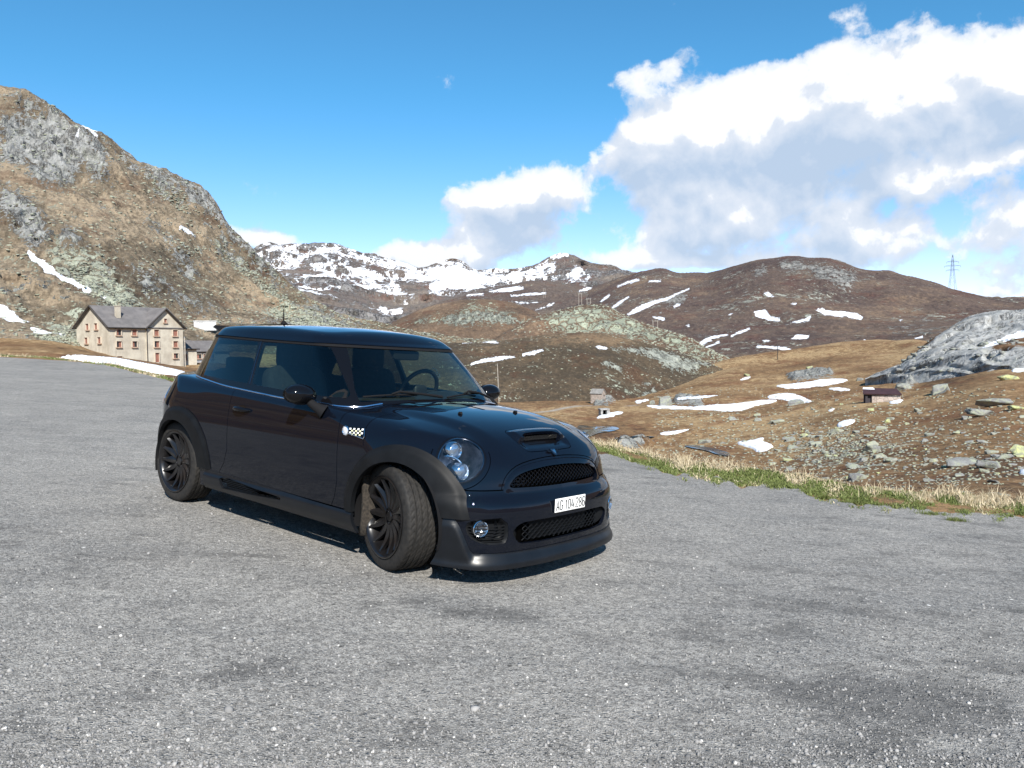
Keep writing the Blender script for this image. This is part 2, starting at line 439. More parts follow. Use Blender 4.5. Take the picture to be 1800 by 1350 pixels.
# faint dust and orange peel
pt.l.new(pt.ramp(pt.noise(oc, 3, 6, .65), .45, .80, .004, .030), pp.inputs['Coat Roughness'])
dustn = pt.math('MULTIPLY', pt.ramp(pt.noise(oc, 260, 3, .6), .62, .78), pt.ramp(pt.noise(oc, 4, 4, .6), .35, .7, .0, .25))
pt.l.new(pt.mix(dustn, (.0030,.0042,.008), (.07,.065,.06)), pp.inputs['Base Color'])
pt.l.new(pt.bump(pt.noise(oc, 420, 2, .5), .02, .0006), pp.inputs['Coat Normal'])
black_gloss = pmat('gloss_black_trim', (.004,.004,.005), rough=.08, spec=.32)
trim = pmat('grained_black_plastic', (.0058,.0064,.0074), rough=.52, spec=.16, noise=.25, nscale=9, bump=.25, bscale=700, bdist=.0006)
lipm = pmat('satin_dark_splitter', (.0055,.0065,.0085), rough=.34, spec=.32, noise=.2, nscale=7)
matte = pmat('matte_black', (.007,.007,.008), rough=.85, spec=.2)
void = pmat('deep_black', (.002,.002,.002), rough=1, spec=0)
interior = pmat('cabin_cloth', (.012,.013,.015), rough=.9, noise=.3, nscale=30)
dashm = pmat('dashboard_plastic', (.010,.010,.012), rough=.6)
chrome = pmat('chrome', (.75,.77,.80), rough=.12, metal=1)
darkchrome = pmat('dark_chrome', (.13,.14,.17), rough=.16, metal=1, coat=.6)
silver = pmat('silver_reflector', (.85,.87,.90), rough=.22, metal=1, bump=.4, bscale=60, bdist=.003)
lampblack = pmat('lamp_bowl_chrome', (.24,.265,.31), rough=.38, metal=1, noise=.5, nscale=14)
rimm = pmat('satin_black_alloy', (.007,.0065,.007), rough=.30, spec=.4, coat=.25, coat_rough=.15, noise=.3, nscale=14)
discm = pmat('brake_disc_steel', (.09,.085,.08), rough=.45, metal=.9, noise=.3, nscale=8)
linerm = pmat('muddy_wheel_liner', (.030,.024,.018), rough=.95, noise=.6, nscale=60, bump=.8, bscale=240, bdist=.004)
white_pl = pmat('white_plate', (.86,.86,.84), rough=.35, coat=.3)
ink = pmat('black_ink', (.006,.006,.006), rough=.5)
stickerm = pmat('white_sticker', (.85,.87,.88), rough=.5)
yell = pmat('cream_check', (.72,.70,.42), rough=.4)
redm = pmat('tail_lamp_red', (.25,.01,.01), rough=.1, coat=1)
# tyre rubber with dust in the tread
tyre_m = pmat('tyre_rubber', (.020,.019,.018), rough=.75, spec=.35)
tt = NT(tyre_m.node_tree); tp = tt.n['Principled BSDF']; to = tt.node('ShaderNodeTexCoord').outputs['Object']
dusty = tt.mix(tt.ramp(tt.noise(to, 30, 6, .7), .35, .75), (.012,.0115,.011), (.030,.027,.024))
tt.l.new(dusty, tp.inputs['Base Color'])
tt.l.new(tt.bump(tt.noise(to, 420, 3, .6), .25, .001), tp.inputs['Normal'])
def glass_mat(name, tint, refl=1.0):
    m = bpy.data.materials.new(name); m.use_nodes = True; t = NT(m.node_tree); t.n.clear()
    o = t.node('ShaderNodeOutputMaterial'); tr = t.node('ShaderNodeBsdfTransparent'); tr.inputs[0].default_value = (*tint,1)
    gl = t.node('ShaderNodeBsdfGlossy'); gl.inputs['Roughness'].default_value = .004; gl.inputs[0].default_value = (refl,refl,refl,1)
    fr = t.node('ShaderNodeFresnel'); bf = t.node('ShaderNodeNewGeometry').outputs['Backfacing']; t.l.new(t.mix(bf, 1.50, 1/1.50, typ='FLOAT'), fr.inputs[0])
    mx = t.node('ShaderNodeMixShader'); t.l.new(t.math('MULTIPLY', fr.outputs[0], 1.05, clamp=True), mx.inputs[0]); t.l.new(tr.outputs[0], mx.inputs[1]); t.l.new(gl.outputs[0], mx.inputs[2])
    t.l.new(mx.outputs[0], o.inputs[0]); return m
glass_f = glass_mat('green_tinted_glass', (.70,.82,.75))
glass_s = glass_mat('side_glass', (.52,.64,.58))
glass_r = glass_mat('privacy_glass', (.12,.14,.14))
glass_l = glass_mat('clear_lamp_cover', (.92,.94,.96))

# ---------------------------------------------------------------- the car
car = empty('car'); car.matrix_world = CAR_M
tag(car, 'black three-door hatchback parked on the grey gravel lot, front wheels turned', 'car')
def fx(a): return lambda P: P[:,0]-a
LB = capsule_grid(F_low, -.02, -2.30, .46, -40, 88, 170)
body = Surf(*LB)
ZB = spl([-3.1,-2.7,-2.0,-.3,.3,.5,.75],[.22,.20,.195,.18,.125,.118,.118])
def zbot(P):
    mid = (1-sst(.33,.43,np.abs(P[:,1])))*.0*sst(.3,.5,P[:,0])
    return ZB(P[:,0])+mid
body = body.outside(lambda P: P[:,2]-zbot(P))
# open under the cabin
body = body.outside(lambda P: np.maximum(F_cab(P[:,0],P[:,1],P[:,2])+.022, .895-P[:,2]))
# wheel arches
AR = [((.075,.30,.335),(.10,.29,.445)),((-2.375,.295,.345),(-2.335,.285,.462))]
def arc(i, j, dr=0):
    c = AR[i][j]
    return lambda P: np.maximum(np.hypot(P[:,0]-c[0], P[:,2]-c[1])-c[2]-dr, .45-np.abs(P[:,1]))
for i in (0,1): body = body.outside(arc(i,0))
flares = []
for i in (0,1):
    fl, body = body.split(arc(i,1))
    low = (lambda P: P[:,2]-np.where(P[:,0]>.1,.375,.300)) if i==0 else (lambda P: P[:,2]-np.where(P[:,0]>-2.4,.330,.30))
    below, fl = fl.split(low)
    body = Surf(np.vstack([body.P, below.P]), np.vstack([body.Q, below.Q+len(body.P)]), body.E+[tuple(v+len(body.P) for v in e) for e in below.E])
    flares.append(fl)
def fat(S, F, fn):
    """push a cut piece outwards by a varying amount"""
    return Surf(S.P+gradn(F,S.P)*fn(S.P)[:,None], S.Q, S.E)
for i, fl in enumerate(flares):
    c = AR[i][1]; ci = AR[i][0]
    def bulge(P):
        d = np.clip((c[2]-np.hypot(P[:,0]-c[0],P[:,2]-c[1]))/(c[2]-ci[2]),0,1)
        return .006+.013*sst(0,.35,d)
    for sd in (-1,1):
        part_ = fl.inside(lambda P: -sd*P[:,1])
        fat(part_, F_low, bulge).build('wheel_arch_trim', trim, car, thick=.03)
# splitter / lower lip
def zlip(P):
    ay = np.abs(P[:,1])
    return .19+.19*sst(.655,.738,ay)+0*ay
lip, body = body.split(lambda P: np.maximum(P[:,2]-zlip(P), .05-P[:,0]))
def lipb(P):
    d = zlip(P)-P[:,2]; ay = np.abs(P[:,1])
    return .005+.030*sst(.0,.05,d)*(1-.55*sst(.62,.74,ay))+.012*sst(.04,.0,P[:,2]-zbot(P))
fat(lip, F_low, lipb).build('front_splitter', lipm, car, thick=.018)
# sill skirts
for sd in (-1,1):
    sk, body = body.split(lambda P: np.maximum.reduce([P[:,2]-(.300+.022*sst(-.4,-1.8,P[:,0])), P[:,0]+.10, -1.95-P[:,0], .5-sd*P[:,1]]))
    def skb(P): return .004+.022*sst(.0,.03,.31-P[:,2])-.012*sst(.06,.0,P[:,2]-.18)
    # recessed air vent near its rear end
    vent_sd = lambda P: poly_sd([(-1.73,.292),(-1.66,.300),(-1.30,.285),(-.98,.272),(-.98,.258),(-1.35,.238),(-1.70,.226)], P[:,0], P[:,2], .002)
    vt, sk = sk.split(vent_sd)
    so = fat(sk, F_low, skb).build('side_sill', lipm, car, thick=.02)
    fat(vt, F_low, lambda P: 0*P[:,0]-.02).build('sill_vent', void, so)
    mb = MB()
    for k in range(5):
        z0 = .238+k*.012
        mb.tube([(x, sd*float(L_W(z0)+.008-.014*((x+1.35)/.4)**2*0), z0+ (x+1.7)*.008) for x in np.linspace(-1.71+.03*abs(k-2)*.2, -1.30+.03*k, 8)], [.0035]*7+[.0012], 6)
    mb.build('vent_slat', trim, so, smooth=True)
# headlights: ellipse seen along its own axis
HL = []
for sd in (-1,1):
    C = np.array([.395,sd*.630,.677]); ax = np.array([.80,sd*.40,.45]); ax /= np.linalg.norm(ax)
    hv = np.array([.0,0,1.0]); hv = hv-ax*(hv@ax); hv /= np.linalg.norm(hv); hu = np.cross(hv, ax)   # hu horizontal
    th = math.radians(-24)*sd*-1
    e1 = hu*math.cos(th)+hv*math.sin(th); e2 = -hu*math.sin(th)+hv*math.cos(th)
    HL.append((sd,C,ax,e1,e2))
def hl_sd(h, a, b):
    sd,C,ax,e1,e2 = h
    def f(P):
        d = P-C; u = d@e1; v = d@e2
        q = np.sqrt((u/a)**2+(v/b)**2)
        return np.where(d@ax > -.25, (q-1)*min(a,b), 1.0)
    return f
HA, HB = .118, .137
for h in HL:
    sd = h[0]
    hs, body = body.split(hl_sd(h, HA+.016, HB+.016))
    cover, ring = hs.split(hl_sd(h, HA, HB))
    hl = fat(ring, F_low, lambda P: 0*P[:,0]-.0015).build('headlight', black_gloss, car, thick=.012)
    cover.build('lamp_cover', glass_l, hl)
    sd_,C,ax,e1,e2 = h
    # inner bowl: follows the cover outline, drawn in
    mb = MB(); n = 56
    Mx = lambda u,v,d: C+e1*u+e2*v+ax*d
    rim = []
    for k in range(n):
        a = 2*PI*k/n; u,v = HA*math.cos(a), HB*math.sin(a)
        O = Mx(u,v,-.12); p = solve_rays(F_low, O[None], ax[None], .5)[0]; rim.append(p)
    V = []; cc = Mx(0,0,-.10)
    for s_,dd in ((1.0,-.004),(.93,-.03),(.80,-.055),(.55,-.075),(.25,-.085)):
        for k in range(n): V.append(cc+(rim[k]-cc)*s_*1.0+ax*(dd if s_<1 else -.003)- (ax*((rim[k]-cc)@ax)*(1-s_)*0))
    F = [(i*n+k,i*n+(k+1)%n,(i+1)*n+(k+1)%n,(i+1)*n+k) for i in range(4) for k in range(n)]+[tuple(range(4*n,5*n))]
    mb.add(V,F); mb.build('lamp_bowl', lampblack, hl, smooth=True)
    mb = MB(); mb.tube([p-ax*.002 for p in rim],.0034,6,cap=False); V_=len(mb.V)//len(rim); mb.F += [((len(rim)-1)*6+k,(len(rim)-1)*6+(k+1)%6,(k+1)%6,k) for k in range(6)]; mb.build('lamp_surround', darkchrome, hl, smooth=True)
    # projector and high beam
    RM = Matrix(((hu0:=0) or 1,0,0)) if False else None
    for nm,(u,v,d,r) in {'projector':(-.038*sd*-1*-1,.045,.0,.043),'beam':(.036*sd,-.062,.0,.040)}.items():
        u = -.040 if nm=='projector' else .034
        u = u*(-sd) if False else u
        o_ = Mx(u*(1 if sd<0 else -1), v, 0)
        srf = solve_rays(F_low, (o_-ax*.15)[None], ax[None], .5)[0]-ax*.030
        fwd = np.array([1.0,sd*.05,.02]); fwd /= np.linalg.norm(fwd)
        a = np.cross([0,0,1],fwd); a /= np.linalg.norm(a); b = np.cross(fwd,a)
        mb = MB()
        prof = [(r*1.18,-.05),(r*1.18,-.004),(r*1.10,.004),(r*1.0,-.002),(r*1.0,-.02)]
        V = [srf+fwd*h_+(a*math.cos(2*PI*k/32)+b*math.sin(2*PI*k/32))*rr for rr,h_ in prof for k in range(32)]
        mb.add(V,[(i*32+k,i*32+(k+1)%32,(i+1)*32+(k+1)%32,(i+1)*32+k) for i in range(4) for k in range(32)])
        mb.build('lamp_ring', chrome if nm=='projector' else silver, hl, smooth=True)
        mb = MB()
        prof = [(r*math.cos(t_), -.012+ r*.55*math.sin(t_)) for t_ in np.linspace(0,PI/2*.98,9)]
        V = [srf+fwd*h_+(a*math.cos(2*PI*k/32)+b*math.sin(2*PI*k/32))*rr for rr,h_ in prof for k in range(32)]
        mb.add(V,[(i*32+k,i*32+(k+1)%32,(i+1)*32+(k+1)%32,(i+1)*32+k) for i in range(8) for k in range(32)])
        mb.build('lamp_lens', glassball:=MATS.get('lens') or pmat('lens',(.55,.62,.70),rough=.10,metal=.9,coat=1,bump=.6,bscale=90,bdist=.003), hl, smooth=True)
    mb = MB(); o_ = [Mx((-.085+.012*k)*(1 if sd<0 else -1), -.004-.002*k+.012*math.sin(k/8*PI), 0) for k in range(9)]
    pts = [solve_rays(F_low,(p-ax*.15)[None],ax[None],.5)[0]-ax*.022 for p in o_]
    mb.tube(pts, [.002]+[.006]*7+[.002], 8); mb.build('light_blade', chrome, hl, smooth=True)
# upper grille
GR = smooth_poly([(-.475,.500),(-.475,.535),(-.445,.588),(-.385,.630),(-.28,.655),(-.12,.668),(0,.670),(.12,.668),(.28,.655),(.385,.630),(.445,.588),(.475,.535),(.475,.500),(.2,.490),(0,.488),(-.2,.490)],1)
grsd = lambda P: np.where(P[:,0]>.3, poly_sd(GR, P[:,1], P[:,2]), 1.)
gz, body = body.split(grsd)
fr_in, fr_ring = gz.split(lambda P: grsd(P)+.034)
fat(fr_ring, F_low, lambda P: -.004-.010*sst(-.034,-.020,-0+grsd(P)) *0 + .004*sst(0,-.02,grsd(P))).build('grille_surround', paint, car, thick=.02)
_gy, _gz = np.linspace(-.78,.78,157), np.linspace(.20,.72,105)
_O = np.array([(.2,a,b) for a in _gy for b in _gz]); _XF = solve_rays(F_low, _O, np.tile([1.,0,0],(len(_O),1)), 1.2)[:,0].reshape(157,105)
def xfront(y, z, off=0):
    u = min(max((y+.78)/.01,0),155.999); v = min(max((z-.20)/.005,0),103.999); i,j = int(u),int(v); u-=i; v-=j
    return float(_XF[i,j]*(1-u)*(1-v)+_XF[i+1,j]*u*(1-v)+_XF[i,j+1]*(1-u)*v+_XF[i+1,j+1]*u*v)+off
gback = fat(fr_in, F_low, lambda P: -.075+0*P[:,0]).build('grille', void, car)
def mesh_bars(sdfn, z0, z1, y0, y1, dy, dz, rec, r, name, mat, parent, slope=.5, kind='hex'):
    """expanded-metal mesh: staggered zigzag strands following the front surface"""
    mb = MB(); row = 0; z = z0
    while z < z1:
        ys = np.arange(y0, y1, dy/4); ph = (row%2)*dy/2
        seg = []
        for y in ys:
            t = ((y+ph)/dy)%1.0
            if kind=='hex': w = np.interp(t,[0,.25,.5,.75,1],[-1,-1,1,1,-1])*dz*.25
            else: w = (1-4*abs(t-.5))*dz*.5*-1
            zz = z+w
            ok = sdfn(np.array([[.6,y,zz]]))[0] < -.001
            if ok: seg.append((xfront(y,zz)-rec,y,zz))
            if (not ok or y==ys[-1]) and seg:
                if len(seg)>1: mb.tube(seg, r, 5)
                seg = []
            
        row += 1; z += dz/2 if kind=='hex' else dz
    o = mb.build(name, mat, parent, smooth=True, angle=60)
    return o
mesh_bars(lambda P: grsd(P)+.036, .515,.650,-.46,.46,.036,.026,.016,.0026,'grille_mesh',black_gloss,gback)
for y0 in (-.44,.30):
    for k in range(7):
        z = .528+k*.0165; seg = [(xfront(y,z)-.022,y,z) for y in np.linspace(y0,y0+.14,12) if grsd(np.array([[.6,y,z]]))[0] < -.036]
        if len(seg)>1: mb = MB(); mb.tube(seg,.004,5); mb.build('grille_bar', black_gloss, gback, smooth=True)
# lower grille
LG = smooth_poly([(-.465,.30),(-.43,.335),(-.37,.352),(0,.352),(.37,.352),(.43,.335),(.465,.30),(.43,.245),(.39,.225),(0,.222),(-.39,.225),(-.43,.245)],1)
lgsd = lambda P: np.where(P[:,0]>.3, poly_sd(LG, P[:,1], P[:,2]), 1.)
lz, body = body.split(lgsd)
def lgd(P): return -.012-.05*sst(.47,.37,np.abs(P[:,1]))
lgo = fat(lz, F_low, lgd).build('lower_grille', trim, car)
mesh_bars(lambda P: np.maximum(lgsd(P)+.006, np.abs(P[:,1])-.375), .228,.350,-.40,.40,.046,.0165,.030,.0028,'grille_mesh',trim,lgo,kind='dia')
mbk = MB(); mbk.box((.62,0,.285),(.02,.76,.14)); mbk.build('dark_backing', void, lgo)
# fog lights: pocket with slats and round lamp
for sd in (-1,1):
    FG = smooth_poly([(.495,.385),(.66,.378),(.695,.35),(.685,.285),(.64,.245),(.56,.236),(.485,.240)],1)
    fgsd = lambda P: np.where((P[:,0]>.2)&(sd*P[:,1]>0), poly_sd(FG, np.abs(P[:,1]), P[:,2]), 1.)
    fz, body = body.split(fgsd)
    pocket = fat(fz, F_low, lambda P: -.004-.045*sst(0,-.03,fgsd(P))).build('fog_light', trim, car)
    mb = MB()
    for k in range(6):
        z = .252+k*.017
        seg = []
        for y in np.linspace(.48,.68,18):
            if fgsd(np.array([[.6,sd*y,z]]))[0] < -.006: seg.append((xfront(sd*y,z)-.014,sd*y,z))
        if len(seg)>1: mb.tube(seg,.0036,5)
    mb.build('slat', trim, pocket, smooth=True)
    c = np.array([xfront(sd*.628,.322)-.012, sd*.628, .322])
    nn = np.array([.93,sd*.34,.02]); nn /= np.linalg.norm(nn)
    a = np.cross([0,0,1],nn); a /= np.linalg.norm(a); b = np.cross(nn,a)
    def ringmesh(prof, name, mat, n=36, cap=False, cen=c):
        mb = MB(); V = [cen+nn*h_+(a*math.cos(2*PI*k/n)+b*math.sin(2*PI*k/n))*rr for rr,h_ in prof for k in range(n)]
        F = [(i*n+k,i*n+(k+1)%n,(i+1)*n+(k+1)%n,(i+1)*n+k) for i in range(len(prof)-1) for k in range(n)]
        if cap: F.append(tuple(range((len(prof)-1)*n,len(prof)*n)))
        mb.add(V,F); return mb.build(name, mat, pocket, smooth=True)
    # broad shroud cone, lamp at its outer side
    cs = c-a*(-sd*.0)+np.array([.0,-sd*.038,-.004])
    ringmesh([(.072,.012),(.069,.016),(.060,-.008),(.040,-.030),(.0388,-.045)],'lamp_shroud',lipm,cen=cs)
    cl = c+np.array([.002,sd*.006,.004])
    ringmesh([(.046,-.02),(.046,.006),(.043,.010),(.040,.006)],'lamp_ring',chrome,cen=cl)
    ringmesh([(.040,.004),(.030,-.012),(.012,-.022)],'lamp_bowl',silver,cap=True,cen=cl)
    ringmesh([(.041,.005),(.034,.010),(.018,.013),(.002,.014)],'lamp_cover',glass_l,cap=True,cen=cl)
    mb = MB(); mb.box(tuple(cl+nn*.002+np.array([0,0,.016])),(.004,.05,.016)); mb.build('lamp_bulb_shield',darkchrome,pocket)
# shut lines (removed strips of paint over a dark underlayer)
def join(A, B):
    n = len(A.P); return Surf(np.vstack([A.P,B.P]), np.vstack([A.Q.reshape(-1,4),B.Q.reshape(-1,4)+n]), A.E+[tuple(v+n for v in e) for e in B.E])
def gap(dist, region, w=.0022):
    """takes a narrow strip out of the body along dist = 0"""
    global body
    a_, b_ = body.split(lambda P: np.where(region(P), dist(P), 1.)); rest = None
    for s_ in (a_, b_):
        g_, r_ = s_.split(lambda P: np.where(region(P), np.abs(dist(P))-w, 1.)); gaps.append(g_); rest = r_ if rest is None else join(rest, r_)
    body = rest
gaps = []
DFz, DFx = [.31,.36,.46,.60,.90,1.0], [-.47,-.44,-.415,-.425,-.445,-.44]
DRz, DRx = [.33,.40,.50,.75,1.05], [-1.76,-1.70,-1.66,-1.68,-1.685]
ays = lambda P: np.abs(P[:,1])
gap(lambda P: P[:,0]-np.interp(P[:,2],DFz,DFx), lambda P: (ays(P)>.5)&(P[:,2]>.30)&(np.abs(P[:,0]+.44)<.15), .0026)
gap(lambda P: P[:,0]-np.interp(P[:,2],DRz,DRx), lambda P: (ays(P)>.5)&(P[:,2]>.32)&(np.abs(P[:,0]+1.7)<.15), .0026)
gap(lambda P: P[:,2]-.302, lambda P: (ays(P)>.5)&(np.abs(P[:,0]+1.11)<.66)&(P[:,2]<.4), .0022)
gap(lambda P: P[:,0]-np.interp(P[:,2],[.70,.745,.93,1.0],[-.185,-.20,-.245,-.26]), lambda P: (ays(P)>.5)&(P[:,2]>.70)&(np.abs(P[:,0]+.22)<.1), .0030)
gap(lambda P: P[:,2]-.524, lambda P: (P[:,0]>.20)&(ays(P)>.470)&(np.abs(P[:,2]-.524)<.05), .0034)
gap(lambda P: grsd(P)-.013, lambda P: (P[:,0]>.3)&(P[:,2]>.527)&(grsd(P)<.06), .0022)
for h in HL:
    f_ = hl_sd(h,HA+.040,HB+.040); C = h[1]; sd = h[0]
    gap(lambda P: f_(P), lambda P: (P[:,2]<C[2]+.055)&(P[:,0]>.22)&(sd*P[:,1]>0)&(np.abs(f_(P))<.03), .0022)
# bonnet scoop
SC = smooth_poly([(.36,-.215),(.36,.215),(.40,.255),(.53,.235),(.548,.18),(.55,-.18),(.53,-.235),(.40,-.255)],1)
scsd = lambda P: np.where(P[:,2]>.6, poly_sd(SC, P[:,0], P[:,1]), 1.)
gap(scsd, lambda P: (P[:,2]>.6)&(np.abs(scsd(P))<.03), .0018)
inlet = smooth_poly([(.438,-.185),(.432,0),(.438,.185),(.50,.165),(.506,0),(.50,-.165)],1)
insd = lambda P: np.where(P[:,2]>.6, poly_sd(inlet, P[:,0], P[:,1]), 1.)
inl, body = body.split(insd)
# bonnet behind the inlet is lifted to a hood
def lift(P):
    d = scsd(P); a = sst(.0,-.05,d)*np.where(P[:,2]>.6,1,0)
    return np.where(P[:,0]<.47, a*.020*sst(.30,.43,P[:,0]), -a*.012*sst(.60,.50,P[:,0]))
# body split into bonnet, doors, rest
def zbon(P): return np.maximum.reduce([-.245-.0-P[:,0]-(.93-P[:,2])*.2*np.where(np.abs(P[:,1])>.55,1,0)*1.0, .524-P[:,2]])
bonnet, body = body.split(lambda P: np.maximum(zbon(P), -.36-P[:,0]))
# front edge of the bonnet behind: cowl
door_f = lambda P: np.maximum.reduce([P[:,0]-np.interp(P[:,2],DFz,DFx),
                                     np.interp(P[:,2],DRz,DRx)-P[:,0],
                                     .30-P[:,2]])
sh_h = 0
for sd in (-1,1):
    dr, body = body.split(lambda P: np.maximum(door_f(P), .5-sd*P[:,1]))
    dro = dr.build('door', paint, car, thick=.02)
    # handle: bowed grip over a dark dish
    zc_, xc_ = .795, -1.515
    ysurf = lambda x,z: float(solve_rays(F_low, np.array([[x,0,z]]), np.array([[0.,sd,0]]), 1.2)[0][1])
    dish = dr.inside(lambda P: ((P[:,0]-xc_)/.055)**2+((P[:,2]-zc_)/.030)**2-1)
    fat(dish, F_low, lambda P: .0006+0*P[:,0]).build('handle_recess', black_gloss, dro)
    mb = MB(); pts = []; rs = []
    for t in np.linspace(0,1,15):
        x = xc_-.105+.21*t; z = zc_+.004*math.sin(PI*t)
        pts.append((x, ysurf(x,z)+sd*(.004+.032*math.sin(PI*t)**.7), z)); rs.append(.004+.013*math.sin(PI*t)**.6)
    mb.tube(pts, rs, 12); mb.build('door_handle', black_gloss, dro, smooth=True)
    # bright strip along the belt
    mb = MB()
Lg = fat(bonnet, F_low, lift); bono = Lg.build('bonnet', paint, car, thick=.02)
fat(inl, F_low, lambda P: -.030+0*P[:,0]).build('bonnet_scoop', black_gloss, bono)
mb = MB()
for k in range(22):
    y = -.165+k*.0157
    for (x0,dx_) in ((.462,.0),):
        zz = float(solve_rays(F_low,np.array([[x0,y,.3]]),np.array([[0.,0,1.]]),1)[0][2])
        for h_ in (0,1):
            yy = y+h_*.0078; mb.tube([(x0-.004,yy-.0065,zz+.006-h_*.012),(x0-.002,yy,zz+.012-h_*.012),(x0-.004,yy+.0065,zz+.006-h_*.012),(x0-.006,yy,zz+.000-h_*.012),(x0-.004,yy-.0065,zz+.006-h_*.012)],.0014,4)
mb.build('scoop_mesh', trim, bono)
for k,(x,y) in enumerate(((.058,-.292),(.087,.20))):
    mb = MB(); z = float(solve_rays(F_low,np.array([[x,y,.3]]),np.array([[0.,0,1.]]),1)[0][2])
    mb.tube([(x-.016,y,z-.002),(x-.006,y,z+.006),(x+.008,y,z+.007),(x+.016,y,z-.001)],[.006,.010,.010,.004],10); mb.build('washer_jet', matte, bono, smooth=True)
bodyo = body.build('body', paint, car, thick=.02)
bodyo.data.materials.append(void)
bm = bmesh.new(); bm.from_mesh(bodyo.data)
for g in gaps:
    if not len(g.P): continue
    g = fat(g, F_low, lambda P: -.008+0*P[:,0]); vs_ = [bm.verts.new(p) for p in g.P]
    for f_ in [tuple(q) for q in g.Q.tolist()]+list(g.E):
        try: ff = bm.faces.new([vs_[i] for i in f_]); ff.material_index = 1; ff.smooth = True
        except ValueError: pass
bm.to_mesh(bodyo.data); bm.free()
# badge on the nose: small dark shield with a pale device
bx = .566; bz = .703
nb = gradn(F_low, np.array([[bx,0,bz]]))[0]; ub = np.array([0,1.,0]); vb = np.cross(nb, ub)*1; vb = vb if vb[2]>0 else -vb
def on_badge(u,v,d): return np.array([bx,0,bz])+ub*u+vb*v+nb*d
def plate_of(outline, name, mat, parent, d0, d1, fr=on_badge):
    mb = MB(); n = len(outline)
    mb.add([fr(u,v,d0) for u,v in outline]+[fr(u,v,d1) for u,v in outline], [tuple(range(n,2*n))]+[(i,(i+1)%n,n+(i+1)%n,n+i) for i in range(n)])
    return mb.build(name, mat, parent)
bd = plate_of([(-.022,.022),(.022,.022),(.024,.004),(.016,-.018),(0,-.030),(-.016,-.018),(-.024,.004)],'nose_badge',darkchrome,bono,-.002,.007)
plate_of([(-.014,.014),(-.004,.008),(.006,.015),(.015,.013),(.012,-.004),(.003,-.018),(-.006,-.006)],'badge_device',chrome,bd,.0075,.009)
for s_ in (-1,1):
    plate_of([(s_*.027,.012),(s_*.052,.016),(s_*.056,.010),(s_*.050,.000),(s_*.026,-.004)],'badge_wing',black_gloss,bd,.000,.005)
# number plate
px_ = .712
plo = MB(); plo.box((px_,0,.417),(.006,.30,.080)); plate = plo.build('number_plate', white_pl, car, bevel=.004)
def text_mesh(s, size, name, mat, parent, M, sx=1.0, ext=.0012, space=1.0, off=0.0):
    cu = bpy.data.curves.new(name,'FONT'); cu.body = s; cu.size = size; cu.align_x = 'CENTER'; cu.align_y = 'CENTER'; cu.extrude = ext; cu.space_character = space; cu.offset = off
    o = bpy.data.objects.new(name, cu); col.objects.link(o)
    me = bpy.data.meshes.new_from_object(o.evaluated_get(bpy.context.evaluated_depsgraph_get()))
    bpy.data.objects.remove(o); me.materials.clear(); me.materials.append(mat)
    me.transform(M @ Matrix.Diagonal((sx,1,1,1)))
    o2 = bpy.data.objects.new(name, me); link(o2, parent); return o2
arcp = lambda cx,cy,rx,ry,a0,a1,n=10: [(cx+rx*math.cos(math.radians(a0+(a1-a0)*i/n)), cy+ry*math.sin(math.radians(a0+(a1-a0)*i/n))) for i in range(n+1)]
GLY = {'A':[[(-.5,-1),(0,1),(.5,-1)],[(-.33,-.35),(.33,-.35)]], 'G':[arcp(0,.45,.5,.55,20,180)+arcp(0,-.45,.5,.55,180,360)+[(.5,-.05),(.1,-.05)]],
 '1':[[(-.30,.62),(.08,1),(.08,-1)]], '0':[arcp(0,.42,.46,.58,0,180)+arcp(0,-.42,.46,.58,180,360)+[(.46,.42)]], '4':[[(.20,-1),(.20,.1)],[(.0,1),(-.5,-.45),(.5,-.45)]],
 '2':[arcp(0,.50,.46,.50,170,-35)+[(-.48,-1),(.5,-1)]], '8':[arcp(0,.50,.40,.48,-90,270,16),arcp(0,-.50,.47,.50,90,450,16)], '6':[arcp(0,.45,.45,.55,35,180)+[(-.46,-.4)],arcp(0,-.45,.46,.55,0,360,16)]}
for ch,y_ in (('A',-.128),('G',-.093),('1',-.046),('0',-.015),('4',.020),('2',.061),('8',.096),('6',.130)):
    mb = MB()
    for st_ in GLY[ch]: mb.tube([(px_+.0032,y_+u*.0255,.417+v*.0275) for u,v in st_],.0030,6)
    o_ = mb.build('plate_lettering', ink, plate)
mb = MB(); mb.box((px_+.0034,-.068,.417),(.0012,.004,.010)); mb.build('plate_emblem', MATS.get('greyink') or pmat('greyink',(.25,.25,.25)), plate)

